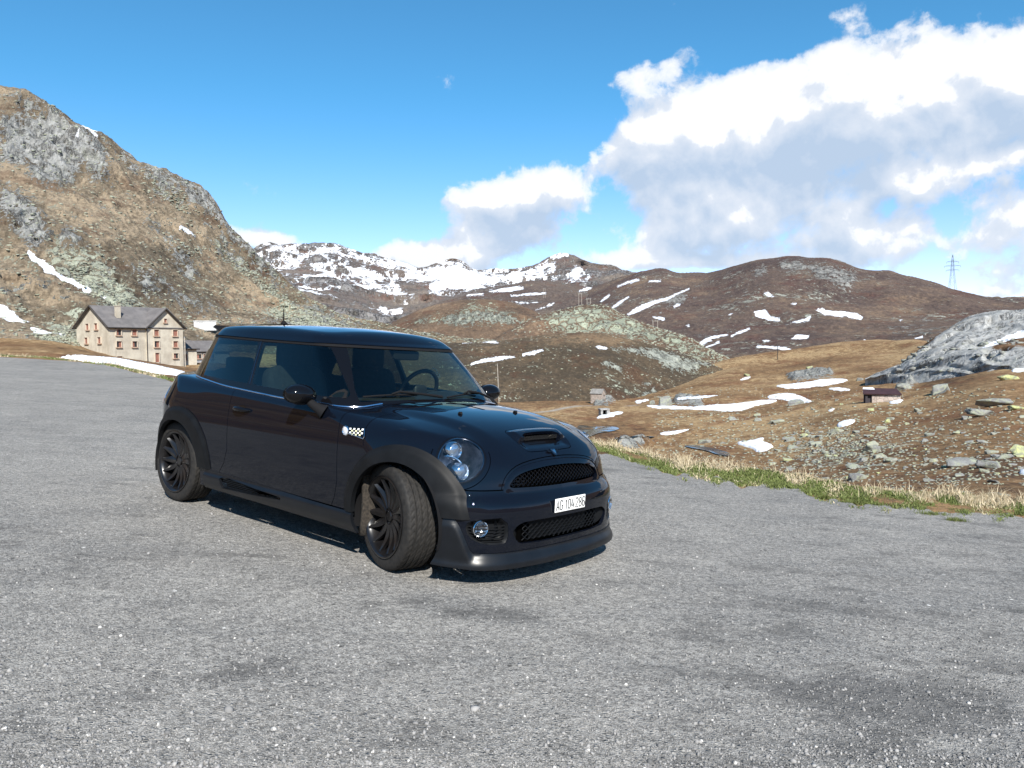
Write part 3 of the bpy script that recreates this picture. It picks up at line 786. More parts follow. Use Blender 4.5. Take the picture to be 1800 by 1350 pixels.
# side indicator and chequered scuttle
for sd in (-1,1):
    def sp(x,z,d=0):
        y = float(solve_rays(F_low, np.array([[x,0,z]]), np.array([[0.,sd,0]]), 1.2)[0][1]); return np.array([x,y+sd*d,z])
    c = sp(-.365,.770)
    mb = MB()
    for prof,nm,mt in (([(.030,.0),(.030,.006),(.026,.010),(.024,.006)],'r',chrome),):
        V = [c+np.array([rr*math.cos(2*PI*k/28), sd*h_, rr*math.sin(2*PI*k/28)]) for rr,h_ in prof for k in range(28)]
        mb.add(V,[(i*28+k,i*28+(k+1)%28,(i+1)*28+(k+1)%28,(i+1)*28+k) for i in range(3) for k in range(28)])
    so = mb.build('side_indicator', chrome, car, smooth=True)
    mb = MB(); prof = [(.025,.005),(.018,.009),(.009,.011),(.001,.0115)]
    V = [c+np.array([rr*math.cos(2*PI*k/28), sd*h_, rr*math.sin(2*PI*k/28)]) for rr,h_ in prof for k in range(28)]
    mb.add(V,[(i*28+k,i*28+(k+1)%28,(i+1)*28+(k+1)%28,(i+1)*28+k) for i in range(3) for k in range(28)]); mb.build('indicator_lens', MATS.get('frost') or pmat('frost',(.62,.64,.68),rough=.15,coat=1), so, smooth=True)
    mb = MB(); ol = [(-.340,.793),(-.220,.800),(-.185,.745),(-.200,.742),(-.335,.762)]
    n = len(ol); mb.add([sp(x,z,.001) for x,z in ol]+[sp(x,z,.006) for x,z in ol],[tuple(range(n,2*n))]+[(i,(i+1)%n,n+(i+1)%n,n+i) for i in range(n)])
    sc = mb.build('chequered_scuttle', black_gloss, car)
    mw = MB(); my = MB()
    for r in range(4):
        for q in range(8):
            if (r+q)%2: continue
            x0 = -.332+q*.0165+r*.004; z0 = .790+q*.0008-r*.0105
            quad = [(x0,z0),(x0+.0150,z0+.0008),(x0+.0175,z0-.0090),(x0+.0025,z0-.0098)]
            if x0+.016 > -.208+(.79-z0)*.55: continue
            (my if r%2 else mw).add([sp(x,z,.0075) for x,z in quad],[(0,1,2,3)])
    mw.build('white_checks', stickerm, sc); my.build('cream_checks', yell, sc)
    mb = MB(); mb.tube([sp(-.330,.757,.007),sp(-.255,.749,.007),sp(-.190,.741,.007),sp(-.187,.752,.007),sp(-.213,.795,.007)],.003,6); mb.build('scuttle_edge', chrome, sc, smooth=True)
    # tail lamp
    
# ---------------------------------------------------------------- cabin
cab = Surf(*capsule_grid(F_cab, -1.15, -2.25, 1.02, -22, 89, 120, step=.0125, nfan=80))
cab = cab.outside(lambda P: .895-P[:,2] if False else P[:,2]-(L_ZT(P[:,0])-.055))
ZR0 = spl([-2.9,-2.4,-1.5,-.6],[1.300,1.298,1.283,1.274])
roofS, glassS = cab.split(lambda P: ZR0(P[:,0])-P[:,2])
def roofoff(P): return .004+.006*sst(.03,.0,P[:,2]-ZR0(P[:,0]))
roofo = fat(roofS, F_cab, roofoff).build('roof', paint, car, thick=.03)
gut = glassS.inside(lambda P: ZR0(P[:,0])-.016-P[:,2]); glassS = glassS.outside(lambda P: ZR0(P[:,0])-.016-P[:,2])
fat(gut, F_cab, lambda P: .004+0*P[:,0]).build('roof_gutter', matte, car)
# windscreen: front, bounded by pillars
n_ = None
def front_w(P):
    ay = np.abs(P[:,1]); hw = np.interp(P[:,2],[.90,1.0,1.28],[.640,.622,.497])
    return np.maximum(ay-hw, -1.05-P[:,0])
ws, glassS = glassS.split(front_w)
frit, ws = ws.split(lambda P: np.minimum.reduce([P[:,2]-.945+0.02*(np.abs(P[:,1])/.6)**2, 1.262-P[:,2], -(front_w(P)+.022)]))
ws.build('windscreen', glass_f, car)
for f_ in (frit,): fat(f_, F_cab, lambda P: 0*P[:,0]).build('windscreen_border', black_gloss, car)
for sd in (-1,1):
    okk = lambda P: sd*P[:,1]
    dw = smooth_poly([(-.560,.958),(-.62,1.02),(-.86,1.250),(-.90,1.262),(-1.55,1.263),(-1.585,1.262),(-1.555,1.10),(-1.525,.972),(-1.5,.968),(-1.0,.950),(-.60,.945)],1)
    w1, glassS = glassS.split(lambda P: np.where(okk(P)>.3, poly_sd(dw,P[:,0],P[:,2]), 1.))
    w1.build('door_window', glass_s, car)
    qw = smooth_poly([(-1.575,.975),(-1.64,1.262),(-1.70,1.265),(-2.16,1.268),(-2.25,1.25),(-2.36,1.12),(-2.45,1.01),(-2.44,.995),(-2.2,.990),(-1.62,.970)],1)
    w2, glassS = glassS.split(lambda P: np.where(okk(P)>.3, poly_sd(qw,P[:,0],P[:,2]), 1.))
    w2.build('quarter_window', glass_r, car)
    # pillar seal catching the light
    def cs(x,z,d=.002):
        y = float(solve_rays(F_cab, np.array([[x,0,z]]), np.array([[0.,sd,0]]), 1.2)[0][1]); return (x,y+sd*d,z)
    mb = MB(); mb.tube([cs(-1.552+ (z-.97)*-.205,z) for z in np.linspace(.965,1.268,10)],.0045,6); mb.build('window_seal', darkchrome, car, smooth=True)
    xs_ = np.linspace(-.44,-2.40,70); lo_, hi_ = np.full(70,math.radians(22)), np.full(70,math.radians(52)); O_ = np.stack([xs_,0*xs_,0*xs_+.46],1)
    for _ in range(22):
        m_ = .5*(lo_+hi_); P_ = solve_rays(F_low, O_, np.stack([0*m_,sd*np.cos(m_),np.sin(m_)],1)); c_ok = F_cab(P_[:,0],P_[:,1],P_[:,2]) > .006; lo_ = np.where(c_ok,m_,lo_); hi_ = np.where(c_ok,hi_,m_)
    mb = MB(); mb.tube(list(P_+np.array([0,sd*.001,.004])),.0062,8); mb.build('belt_strip', MATS.get('bstrip') or pmat('bstrip',(.62,.68,.80),rough=.16,metal=1), car, smooth=True)
rw = glassS.inside(lambda P: np.maximum(P[:,0]+2.47, poly_sd(smooth_poly([(-.50,1.0),(-.44,1.22),(-.38,1.24),(.38,1.24),(.44,1.22),(.50,1.0),(.42,.99),(-.42,.99)],1),P[:,1],P[:,2])))
glassS = glassS.outside(lambda P: np.maximum(P[:,0]+2.47, poly_sd(smooth_poly([(-.50,1.0),(-.44,1.22),(-.38,1.24),(.38,1.24),(.44,1.22),(.50,1.0),(.42,.99),(-.42,.99)],1),P[:,1],P[:,2])))
rw.build('rear_window', glass_s, car)
glassS.build('window_pillars', black_gloss, car, thick=.02)
# roof spoiler
mb = MB(); V = []; n = 24
for k in range(n+1):
    y = -.46+.92*k/n; c_ = 1-(abs(y)/.46)**3
    xr = -2.44-.16*c_; 
    V += [(-2.20,y*.96,1.418-.050*(y/.46)**2),(xr-.10,y,1.412-.035*(y/.46)**2),(xr-.13,y,1.394-.035*(y/.46)**2),(-2.35,y*.96,1.335-.05*(y/.46)**2)]
F = []
for k in range(n):
    for j in range(4): F.append((k*4+j,(k+1)*4+j,(k+1)*4+(j+1)%4,k*4+(j+1)%4))
F += [(0,1,2,3),(n*4+3,n*4+2,n*4+1,n*4)]
mb.add(V,F); mb.build('roof_spoiler', paint, car, smooth=True, angle=50)
# antenna
mb = MB(); zt = float(solve_rays(F_cab,np.array([[-2.27,0,1.0]]),np.array([[0.,0,1.]]),1)[0][2])+.012
mb.tube([(-2.27,0,zt-.004),(-2.27,0,zt+.012),(-2.275,0,zt+.030),(-2.278,0,zt+.040)],[.038,.030,.018,.008],14)
an = mb.build('antenna', matte, car, smooth=True)
mb = MB(); mb.tube([(-2.278,0,zt+.03),(-2.281,0,zt+.135)],[.0055,.0042],8); mb.build('antenna_rod', matte, an, smooth=True)
# mirrors
for sd in (-1,1):
    c = np.array([-.760,sd*.880,.956]); mb = MB(); V = []; nu,nv = 32,20
    for i in range(nv+1):
        ph = -PI/2+PI*i/nv
        for k in range(nu):
            th = 2*PI*k/nu
            x = .085*math.cos(ph)*math.cos(th); y = .108*math.sin(ph); z = .066*math.cos(ph)*math.sin(th)
            if x < 0: x *= .35
            y *= 1.0; z *= (1-.12*(-sd)*0)
            V.append(c+np.array([x, y, z-.05*abs(y)*0+sd*y*.06]))
    F = [(i*nu+k,i*nu+(k+1)%nu,(i+1)*nu+(k+1)%nu,(i+1)*nu+k) for i in range(nv) for k in range(nu)]
    mb.add(V,F); mo = mb.build('door_mirror', black_gloss, car, smooth=True, angle=70)
    mb = MB(); mb.tube([(-.735,sd*.850,.930),(-.69,sd*.835,.898),(-.645,sd*.815,.872),(-.625,sd*.795,.856)],[.026,.026,.033,.046],16)
    mb.build('mirror_foot', matte, mo, smooth=True)
    mb = MB(); V = [c+np.array([-.0315,.105*math.cos(2*PI*k/32),.060*math.sin(2*PI*k/32)]) for k in range(32)]; mb.add(V,[tuple(range(32))]); mb.build('mirror_glass', silver, mo)
    # black sail panel at the window corner
    mb = MB(); pts = [(-.575,.945),(-.595,.985),(-.62,1.0),(-.65,.985),(-.685,.945)]
    y0 = [float(solve_rays(F_cab, np.array([[x,0,z]]), np.array([[0.,sd,0]]), 1.2)[0][1]) for x,z in pts]
    mb.add([(x,y+sd*.006,z) for (x,z),y in zip(pts,y0)]+[(x,y-sd*.01,z) for (x,z),y in zip(pts,y0)],[(0,1,2,3,4),(9,8,7,6,5)]+[(i,(i+1)%5,5+(i+1)%5,5+i) for i in range(5)])
    mb.build('window_corner_panel', matte, car)
# wipers
def on_ws(x_guess, y, z, d):
    p = solve_rays(F_cab, np.array([[-1.3,y,z]]), np.array([[1.,0,0]]), 1.6)[0]; n = gradn(F_cab,p[None])[0]; return p+n*d
for ys,zs,hub in ((( -.585,-.20),(.948,.962),(.0,.930)),((.06,.44),(.945,.965),(.56,.915))):
    mb = MB(); mb.tube([on_ws(0,y,z,.014) for y,z in zip(np.linspace(*ys,12),np.linspace(*zs,12)+.006*np.sin(np.linspace(0,PI,12)))],.0065,6)
    wp = mb.build('wiper', matte, car, smooth=True)
    ymid = (ys[0]+ys[1])/2+.06
    mb = MB(); mb.tube([on_ws(0,ymid-.06,.962,.022),on_ws(0,ymid,.972,.030),on_ws(0,(ymid+hub[0])/2,.955,.034),on_ws(0,hub[0],hub[1]+.012,.026)],[.006,.009,.008,.010],8); mb.build('wiper_arm', matte, wp, smooth=True)
# sticker: outline of a small car on the far rear glass
def stk(pts, closed=True, r=.0022):
    mb = MB(); P_ = [(-2.60+.0, STY+u, STZ+v) for u,v in pts]
    return P_
STICK = MB()
def stick_curve(pts, r=.0026):
    pts = list(pts); V = [on_st(u,v) for u,v in pts]; STICK.tube(V, r, 5)
def on_st(u,v):
    # on the far side door glass, drawn facing the viewer
    x = -1.18+u; z = 1.085+v
    y = float(solve_rays(F_cab, np.array([[x,0,z]]), np.array([[0.,1.,0]]), 1.2)[0][1])
    return np.array([x,y-.004,z])
# cabin fittings
def rbox(mb, c, d, r=.03, n=4):
    """rounded box as a superellipsoid"""
    V = []; nu,nv = 28,16; e = .35
    for i in range(nv+1):
        ph = -PI/2+PI*i/nv
        for k in range(nu):
            th = 2*PI*k/nu
            f = lambda t: math.copysign(abs(t)**e, t)
            V.append((c[0]+d[0]/2*f(math.cos(ph))*f(math.cos(th)), c[1]+d[1]/2*f(math.cos(ph))*f(math.sin(th)), c[2]+d[2]/2*f(math.sin(ph))))
    mb.add(V,[(i*nu+k,i*nu+(k+1)%nu,(i+1)*nu+(k+1)%nu,(i+1)*nu+k) for i in range(nv) for k in range(nu)])
def tilt(V, c, a):
    ca,sa = math.cos(a),math.sin(a)
    return [(c[0]+(x-c[0])*ca+(z-c[2])*sa, y, c[2]-(x-c[0])*sa+(z-c[2])*ca) for x,y,z in V]
for sd in (-1,1):
    mb = MB(); rbox(mb,(-1.20,sd*.35,.50),(.50,.50,.20))
    st = mb.build('front_seat', interior, car, smooth=True, angle=180)
    mb = MB(); rbox(mb,(-1.47,sd*.35,.80),(.15,.50,.64)); mb.V = tilt(mb.V,(-1.45,0,.5),-.24); mb.build('seat_back', interior, st, smooth=True, angle=180)
    mb = MB(); rbox(mb,(-1.60,sd*.35,1.185),(.11,.27,.21)); mb.build('headrest', interior, st, smooth=True, angle=180)
    for o_ in (-.06,.06): mb = MB(); mb.tube([(-1.585,sd*.35+o_,1.02),(-1.60,sd*.35+o_,1.12)],.007,6); mb.build('headrest_post', chrome, st)
mb = MB(); rbox(mb,(-2.20,0,.55),(.5,1.1,.2)); rs_ = mb.build('rear_seat', interior, car, smooth=True, angle=180)
mb = MB(); rbox(mb,(-2.42,0,.80),(.15,1.1,.5)); mb.build('seat_back', interior, rs_, smooth=True, angle=180)
for sd in (-1,1):
    mb = MB(); rbox(mb,(-2.45,sd*.28,1.07),(.09,.22,.12)); mb.build('headrest', interior, rs_, smooth=True, angle=180)
mb = MB(); V = []
prof = [(-.50,.925),(-.62,.935),(-.78,.925),(-.88,.90),(-.93,.84),(-.90,.70),(-.86,.45)]
ny = 24
for k in range(ny+1):
    y = -.70+1.4*k/ny
    for (x,z) in prof:
        hump = .045*math.exp(-((y-.36)/.18)**2) if -.92<x<-.6 else 0
        V.append((x-.22*(abs(y)/.7)**2*(1 if x>-.7 else .3), y, z+hump))
np_ = len(prof)
mb.add(V,[(k*np_+j,(k+1)*np_+j,(k+1)*np_+j+1,k*np_+j+1) for k in range(ny) for j in range(np_-1)])
mb.build('dashboard', dashm, car, smooth=True, angle=60)
mb = MB(); 
R_ = .185; cst = np.array([-1.02,.36,.945]); axs = np.array([-.90,0,.43]); axs/=np.linalg.norm(axs); up_=np.array([.43,0,.90]); up_/=np.linalg.norm(up_); lf=np.array([0,1.,0])
mb.tube([cst+R_*(lf*math.cos(t)+up_*math.sin(t)) for t in np.linspace(0,2*PI,41)],.016,10,cap=False)
sw_ = mb.build('steering_wheel', dashm, car, smooth=True, angle=180)
mb = MB(); rbox(mb,tuple(cst),(.09,.13,.11)); 
for a_ in (0,PI,-PI/2): mb.tube([cst,cst+R_*(lf*math.cos(a_)+up_*math.sin(a_))],[.022,.014],8)
mb.build('steering_hub', dashm, sw_, smooth=True, angle=60)
mb = MB(); rbox(mb,(-.80,.02,1.225),(.035,.24,.070)); rv = mb.build('rear_view_mirror', matte, car, smooth=True, angle=180)
mb = MB(); rbox(mb,(-.835,.02,1.262),(.05,.06,.05)); mb.build('mirror_mount', matte, rv, smooth=True, angle=180)
mb = MB(); mb.box((-1.3,0,.24),(2.9,1.35,.06)); mb.box((-1.45,0,.36),(1.7,.2,.2)); mb.box((-2.72,0,.62),(.35,1.0,.5)); mb.box((.0,0,.50),(.70,.9,.46)); mb.box((-.62,0,.6),(.06,1.3,.58)); mb.box((.17,0,.20),(.86,1.16,.06)); mb.box((.585,0,.34),(.03,1.0,.26)); mb.build('floor_pan_and_light_block', void, car)  # floor, plus undertray and nose wall added to block sunlight under the front
for sd in (-1,1):
    mb = MB(); mb.box((-1.12,sd*.73,.60),(1.05,.03,.56)); mb.build('door_card', interior, car)
mb = MB(); mb.add([(-.92,-.47,1.335),(-.92,.47,1.335),(-2.5,.42,1.33),(-2.5,-.42,1.33)],[(0,1,2,3)]); mb.build('headlining', interior, car)

# small car outline sticker
def pc(pts): stick_curve(pts)
# ---------------------------------------------------------------- wheels
def tyre_mesh():
    n = 288; prof = []
    # (y across from inner to outer, r); width .205
    ys = np.array([-.094,-.100,-.1035,-.101,-.096,-.089,-.083])
    rs = np.array([.222,.240,.262,.282,.296,.3025,.3058])
    L = [(y,r,0) for y,r in zip(ys,rs)]
    gro = [(-.052,.010),(-.018,.010),(.018,.010),(.052,.010)]
    y = -.080
    while y < .0805:
        dep = 0
        for g,w in gro:
            if abs(y-g) < w/2+.0006: dep = .009
        L.append((y,.3075-.35*(y)**2-dep,1 if dep==0 else 0)); y += .0028
    L += [(-y,r,0) for y,r in zip(ys[::-1],rs[::-1])]
    V = []
    for (y,r,b) in L:
        th = np.linspace(0,2*PI,n,endpoint=False)
        rr = np.full(n,r)
        if b or abs(y)>.08:
            # sipes: slanting cuts
            ph = (np.arange(n)+ (y*170 if abs(y)>.055 else y*260))%6
            if abs(y)>.019 or True:
                cut = ph < (1.0 if abs(y)>.055 else .85)
                if .088>abs(y): rr = rr-np.where(cut,.0045,0)
        V.append(np.stack([rr*np.cos(th), np.full(n,y), rr*np.sin(th)],1))
    m = len(L); V = np.vstack(V); idx = np.arange(m*n).reshape(m,n)
    a = idx[:-1]; b = idx[1:]
    Q = np.stack([a,b,np.roll(b,-1,1),np.roll(a,-1,1)],-1).reshape(-1,4)
    return V,Q
TV,TQ = tyre_mesh()
def wheel():
    """wheel centred on its axle, outer face toward -y"""
    mb = MB(); mb.lathe([(.205,.090),(.212,.0),(.205,-.06),(.212,-.078)],64); mb.lathe([(.03,.06),(.07,.05),(.07,-.02),(.03,-.03)],32)
    w = mb.build('wheel', rimm, None, smooth=True)
    t = mesh_np('tyre', TV*np.array([1,-1,1]), TQ, tyre_m, w); autosmooth(t, 40)
    bm = bmesh.new(); bm.from_mesh(t.data); bmesh.ops.recalc_face_normals(bm, faces=bm.faces); bm.to_mesh(t.data); bm.free()
    # rim: lip, barrel face, turbine blades
    mb = MB(); mb.lathe([(.228,-.092),(.237,-.101),(.237,-.107),(.231,-.1085),(.224,-.1055),(.216,-.096),(.209,-.080),(.205,-.05),(.203,.09)],96)
    rim = mb.build('rim', rimm, w, smooth=True)
    nb_ = 14; mb = MB(); V = []; st = 9
    for i in range(st):
        s = i/(st-1); r = .050+.163*s
        a = .045*math.sin(s*2.0)+.02*s*s-.03
        wdt = (.014+.022*math.sin(PI*min(.15+s*.95,1)))/r*.74
        y0 = -.062-.034*s**1.2+.012*math.sin(PI*s)
        V += [(r*math.cos(a-wdt), y0+.012, r*math.sin(a-wdt)), (r*math.cos(a), y0-.003, r*math.sin(a)), (r*math.cos(a+wdt), y0+.001, r*math.sin(a+wdt)),
              (r*math.cos(a+wdt*.8), y0+.028, r*math.sin(a+wdt*.8)), (r*math.cos(a-wdt*.8), y0+.034, r*math.sin(a-wdt*.8))]
    F = [(i*5+j,(i+1)*5+j,(i+1)*5+(j+1)%5,i*5+(j+1)%5) for i in range(st-1) for j in range(5)]+[tuple(range(5)),tuple(range((st-1)*5,st*5))[::-1]]
    mb.add(V,F); sp0 = mb.build('spoke', rimm, w, smooth=True, angle=30)
    for k in range(1,nb_): s2_ = sp0.copy(); link(s2_, w); s2_.rotation_euler = (0,2*PI*k/nb_,0)
    mb = MB(); mb.lathe([(.001,-.066),(.026,-.066),(.030,-.062),(.031,-.052),(.058,-.056),(.064,-.050),(.066,-.02)],40); mb.build('hub_cap', rimm, w, smooth=True, angle=30)
    mb = MB(); mb.lathe([(.001,-.060),(.0075,-.060),(.009,-.056),(.009,-.05)],8,c=(.045,0,0)); b0 = mb.build('wheel_bolt', darkchrome, w)
    for k in range(1,4): b2_ = b0.copy(); link(b2_, w); b2_.rotation_euler = (0,PI/2*k+.4,0)
    mb = MB(); mb.lathe([(.07,-.012),(.142,-.012),(.142,.012),(.07,.012)],48); mb.build('brake_disc', discm, w, smooth=True)
    return w
def place_wheel(w, x, y, steer, flip):
    w.parent = car; w.location = (x,y,.308)
    w.rotation_euler = (0,0,steer+(PI if flip else 0)); return w
w0 = wheel()
kids = [c for c in bpy.data.objects if c.parent is w0]
def wheel_copy(rot):
    c = w0.copy(); col.objects.link(c)
    for k in kids:
        d = k.copy(); col.objects.link(d); d.parent = c
        d.rotation_euler = (0,k.rotation_euler.y+rot,0)
    return c
wr = wheel_copy(.9); wfl = wheel_copy(2.1); wrl = wheel_copy(.3)
STEER = -.2519
c_, s_ = math.cos(STEER), math.sin(STEER)
nn_ = np.array([-s_, c_])*-.012
place_wheel(w0, 0, -.704, STEER, False)
place_wheel(wr, -2.467, -.692, 0, False)
place_wheel(wfl, 0, .704, STEER, True); place_wheel(wrl, -2.467, .692, 0, True)
# wheel housings
for (x,sd) in ((.06,-1),(.06,1),(-2.40,-1),(-2.40,1)):
    mb = MB(); n = 30; V = []
    for yy in (.80,.42):
        for k in range(n+1):
            a = -.25+ (PI+.5)*k/n; V.append((x+.365*math.cos(a), sd*yy, .29+.365*math.sin(a)))
    F = [(k,k+1,n+1+k+1,n+1+k) for k in range(n)]+[tuple(range(n+1,2*n+2))]
    mb.add(V,F); mb.build('wheel_housing', matte, car, smooth=True)
    if x > 0:   # dirty liner behind the front wheel
        mb = MB(); V = []
        for yy in (.785,.56):
            for z in np.linspace(.16,.52,8): V.append((-.250+.05*math.cos((z-.34)*4)-.045+ .02*(yy<.6), sd*yy, z))
        mb.add(V,[(i,i+1,8+i+1,8+i) for i in range(7)]+[]); lo = mb.build('wheel_liner', linerm, car, smooth=True)
        m_ = lo.modifiers.new('t','SOLIDIFY'); m_.thickness = .03
# tail lamps
for sd in (-1,1):
    mb = MB(); V = []; nz = 14; ny_ = 6
    for i in range(nz+1):
        z = .60+.27*i/nz; w_ = math.sqrt(max(0,1-((z-.735)/.137)**2))
        for j in range(ny_+1):
            y = .66+.085*(j/ny_*2-1)*w_
            p = solve_rays(F_low, np.array([[-2.2,sd*y,z]]), np.array([[-1.,0,0]]), 1.4)[0]; n2 = gradn(F_low,p[None])[0]
            V.append(p+n2*(.004+.008*w_))
    mb.add(V,[(i*(ny_+1)+j,(i+1)*(ny_+1)+j,(i+1)*(ny_+1)+j+1,i*(ny_+1)+j+1) for i in range(nz) for j in range(ny_)])
    tl = mb.build('tail_lamp', redm, car, smooth=True, angle=180); m_ = tl.modifiers.new('t','SOLIDIFY'); m_.thickness = .004
    mb = MB(); pts = []
    for k in range(29):
        a = 2*PI*k/28; y = .66+.092*math.cos(a); z = .735+.145*math.sin(a)
        p = solve_rays(F_low, np.array([[-2.2,sd*y,z]]), np.array([[-1.,0,0]]), 1.4)[0]; pts.append(p+gradn(F_low,p[None])[0]*.003)
    mb.tube(pts,.007,8,cap=False); mb.build('lamp_surround', chrome, tl, smooth=True)
# sticker drawing
stick_curve([(-.050,-.034),(-.050,-.006),(-.034,.004),(-.026,.030),(-.012,.036),(.012,.036),(.026,.030),(.034,.004),(.050,-.006),(.050,-.034),(.034,-.034),(.034,-.026),(-.034,-.026),(-.034,-.034),(-.050,-.034)])
stick_curve([(-.034,.004),(-.012,.009),(.012,.009),(.034,.004)])
stick_curve([(-.024,-.014),(-.012,-.004),(.012,-.004),(.024,-.014),(-.024,-.014)])
for s_ in (-1,1): stick_curve([(s_*.040+.007*math.cos(t),-.008+.007*math.sin(t)) for t in np.linspace(0,2*PI,9)],.0022)
STICK.build('window_sticker', stickerm, car)
# ---------------------------------------------------------------- noise
def _h(ix, iy, iz):
    h = (ix*374761393+iy*668265263+iz*2147483647//7) & 0xffffffff
    h = ((h ^ (h >> 13))*1274126177) & 0xffffffff
    return ((h ^ (h >> 16)) & 0xffff)/65535.0
def vnoise(x, y, z):
    ix, iy, iz = (np.floor(v).astype(np.int64) for v in (x,y,z)); fx_, fy_, fz_ = x-ix, y-iy, z-iz
    s = lambda t: t*t*t*(t*(t*6-15)+10)
    u, v, w = s(fx_), s(fy_), s(fz_); r = 0
    for a in (0,1):
        for b in (0,1):
            for c in (0,1):
                r = r+_h(ix+a,iy+b,iz+c)*(u if a else 1-u)*(v if b else 1-v)*(w if c else 1-w)
    return r*2-1
def fbm(P, freq, octs=5, gain=.5, seed=0, ridge=False, sc=(1,1,1)):
    x, y, z = P[:,0]*freq*sc[0]+seed*17.3, P[:,1]*freq*sc[1]+seed*5.1, P[:,2]*freq*sc[2]+seed*9.7
    r = 0; a = 1; t = 0
    for o in range(octs):
        n = vnoise(x,y,z)
        if ridge: n = 1-2*np.abs(n)
        r = r+a*n; t += a; a *= gain
        x, y, z = x*2.03+3.1, y*2.03+1.7, z*2.03+7.9
    return r/t
def proj_px(P):
    d = P-CAM; zc = d@CF
    return 900+F_PX*(d@CR)/zc, 675-F_PX*(d@CU)/zc
def blob(px, py, items, soft=7.0):
    """max of soft-edged outlines given by their place in the view; >0 inside"""
    acc = np.full(px.shape, -1.0)
    for it in items:
        pts = np.array(it, float); x0,y0 = pts.min(0)-soft*2; x1,y1 = pts.max(0)+soft*2
        m = (px>x0)&(px<x1)&(py>y0)&(py<y1)
        if m.any(): acc[m] = np.maximum(acc[m], np.clip(-poly_sd(pts, px[m], py[m])/soft, -1, 1))
    return acc
def streak(pts, w):
    """outline of a tapering streak along a line: pts [(x,y)], w widths"""
    pts = np.array(pts, float); w = np.broadcast_to(np.array(w, float), (len(pts),)); t = np.gradient(pts, axis=0); t /= np.linalg.norm(t,axis=1)[:,None]
    n = np.stack([-t[:,1], t[:,0]],1); return np.vstack([pts+n*w[:,None]/2, (pts-n*w[:,None]/2)[::-1]])
LAYERS = {}
def loft(name, rows, xs, dens=.75, wob=None, disp=None, attrs=None, mat=None, minseg=5, post=None):
    """terrain sheet through row curves; each row gives (px, py, distance) or (px, 'z', z, distance) control points"""
    K = len(rows); n = len(xs); D = np.zeros((K,n)); Z = np.zeros((K,n))
    for k, r in enumerate(rows):
        X = [p[0] for p in r]; dd = []; zz = []
        for p in r:
            if len(p) == 4: dd.append(p[3]); zz.append(p[2])
            else: dd.append(p[2]); zz.append(at_dist(p[0], p[1], p[2])[2])
        D[k] = np.interp(xs, X, dd) if len(X)<2 else spl(X, dd)(np.clip(xs,X[0],X[-1]))
        # heights are interpolated as viewing slope so that outlines stay where they were seen
        s_ = [(z-CAM_H)/d for z,d in zip(zz,dd)]
        Z[k] = spl(X, s_)(np.clip(xs,X[0],X[-1]))*D[k]+CAM_H
    az = np.array([azel(x, 616)[0] for x in xs]); sx, cy = np.sin(az), np.cos(az)
    def tang(A):
        d = np.diff(A, axis=0); M = np.zeros_like(A); a, b = d[:-1], d[1:]
        M[1:-1] = np.where(a*b > 0, 2*a*b/(a+b+np.where(a+b==0,1,0)), 0); M[0] = d[0]; M[-1] = d[-1]; return M
    MD, MZ = tang(D), tang(Z)
    outD, outZ, T = [], [], []
    for k in range(K-1):
        y0 = 616-(Z[k]-CAM_H)/D[k]*F_PX; y1 = 616-(Z[k+1]-CAM_H)/D[k+1]*F_PX
        m = (xs>-60)&(xs<1860); seg = int(min(400,max(minseg, np.max(np.abs(y1-y0)[m])*.57*dens))) if m.any() else minseg
        for t in np.linspace(0,1,seg,endpoint=False):
            h1,h2,h3,h4 = 2*t**3-3*t**2+1, t**3-2*t**2+t, -2*t**3+3*t**2, t**3-t**2
            f = lambda A, M: h1*A[k]+h3*A[k+1]+h2*M[k]+h4*M[k+1]
            outD.append(f(D, MD)); outZ.append(f(Z, MZ)); T.append(k+t)
    outD.append(D[-1]); outZ.append(Z[-1]); T.append(K-1)
    DD = np.array(outD); ZZ = np.array(outZ); R = len(DD)
    P = np.stack([DD*sx, DD*cy, ZZ], -1).reshape(-1,3); T = np.repeat(np.array(T), n)
    px, py = proj_px(P)
    A = attrs(P, px, py, T) if attrs else {}
    if disp is not None: P = disp(P, px, py, T, A, np.stack([np.tile(sx,R),np.tile(cy,R),np.zeros(R*n)],1))
    idx = np.arange(R*n).reshape(R,n)
    Q = np.stack([idx[:-1,:-1],idx[:-1,1:],idx[1:,1:],idx[1:,:-1]],-1).reshape(-1,4)
    o = mesh_np(name, P, Q, mat)
    for k, v in A.items():
        at = o.data.attributes.new(k, 'FLOAT', 'POINT'); at.data.foreach_set('value', v.astype(np.float32))
    tag(o, kind='structure')
    LAYERS[name] = (P.reshape(R,n,3), xs, proj_px(P)[1].reshape(R,n))
    return o
def ground_at(name, px, py, last=False):
    """point of a terrain sheet seen at a pixel"""
    P, xs, YY = LAYERS[name]; i = int(np.clip(np.searchsorted(xs, px), 1, len(xs)-1)); t = (px-xs[i-1])/(xs[i]-xs[i-1])
    yy = YY[:,i-1]*(1-t)+YY[:,i]*t; dc = np.hypot(P[:,i,0],P[:,i,1])
    k = np.nonzero(((yy[:-1]-py)*(yy[1:]-py) <= 0)&(yy[1:] < yy[:-1])&(dc[:-1] > 14))[0]
    k = int(k[0]) if len(k) else int(np.argmin(np.abs(yy[:-1]-py)+(dc[:-1]<14)*1e3)); u = float(np.clip((yy[k]-py)/(yy[k]-yy[k+1]+1e-9),0,1))
    c0 = P[k,i-1]*(1-t)+P[k,i]*t; c1 = P[k+1,i-1]*(1-t)+P[k+1,i]*t; return c0*(1-u)+c1*u

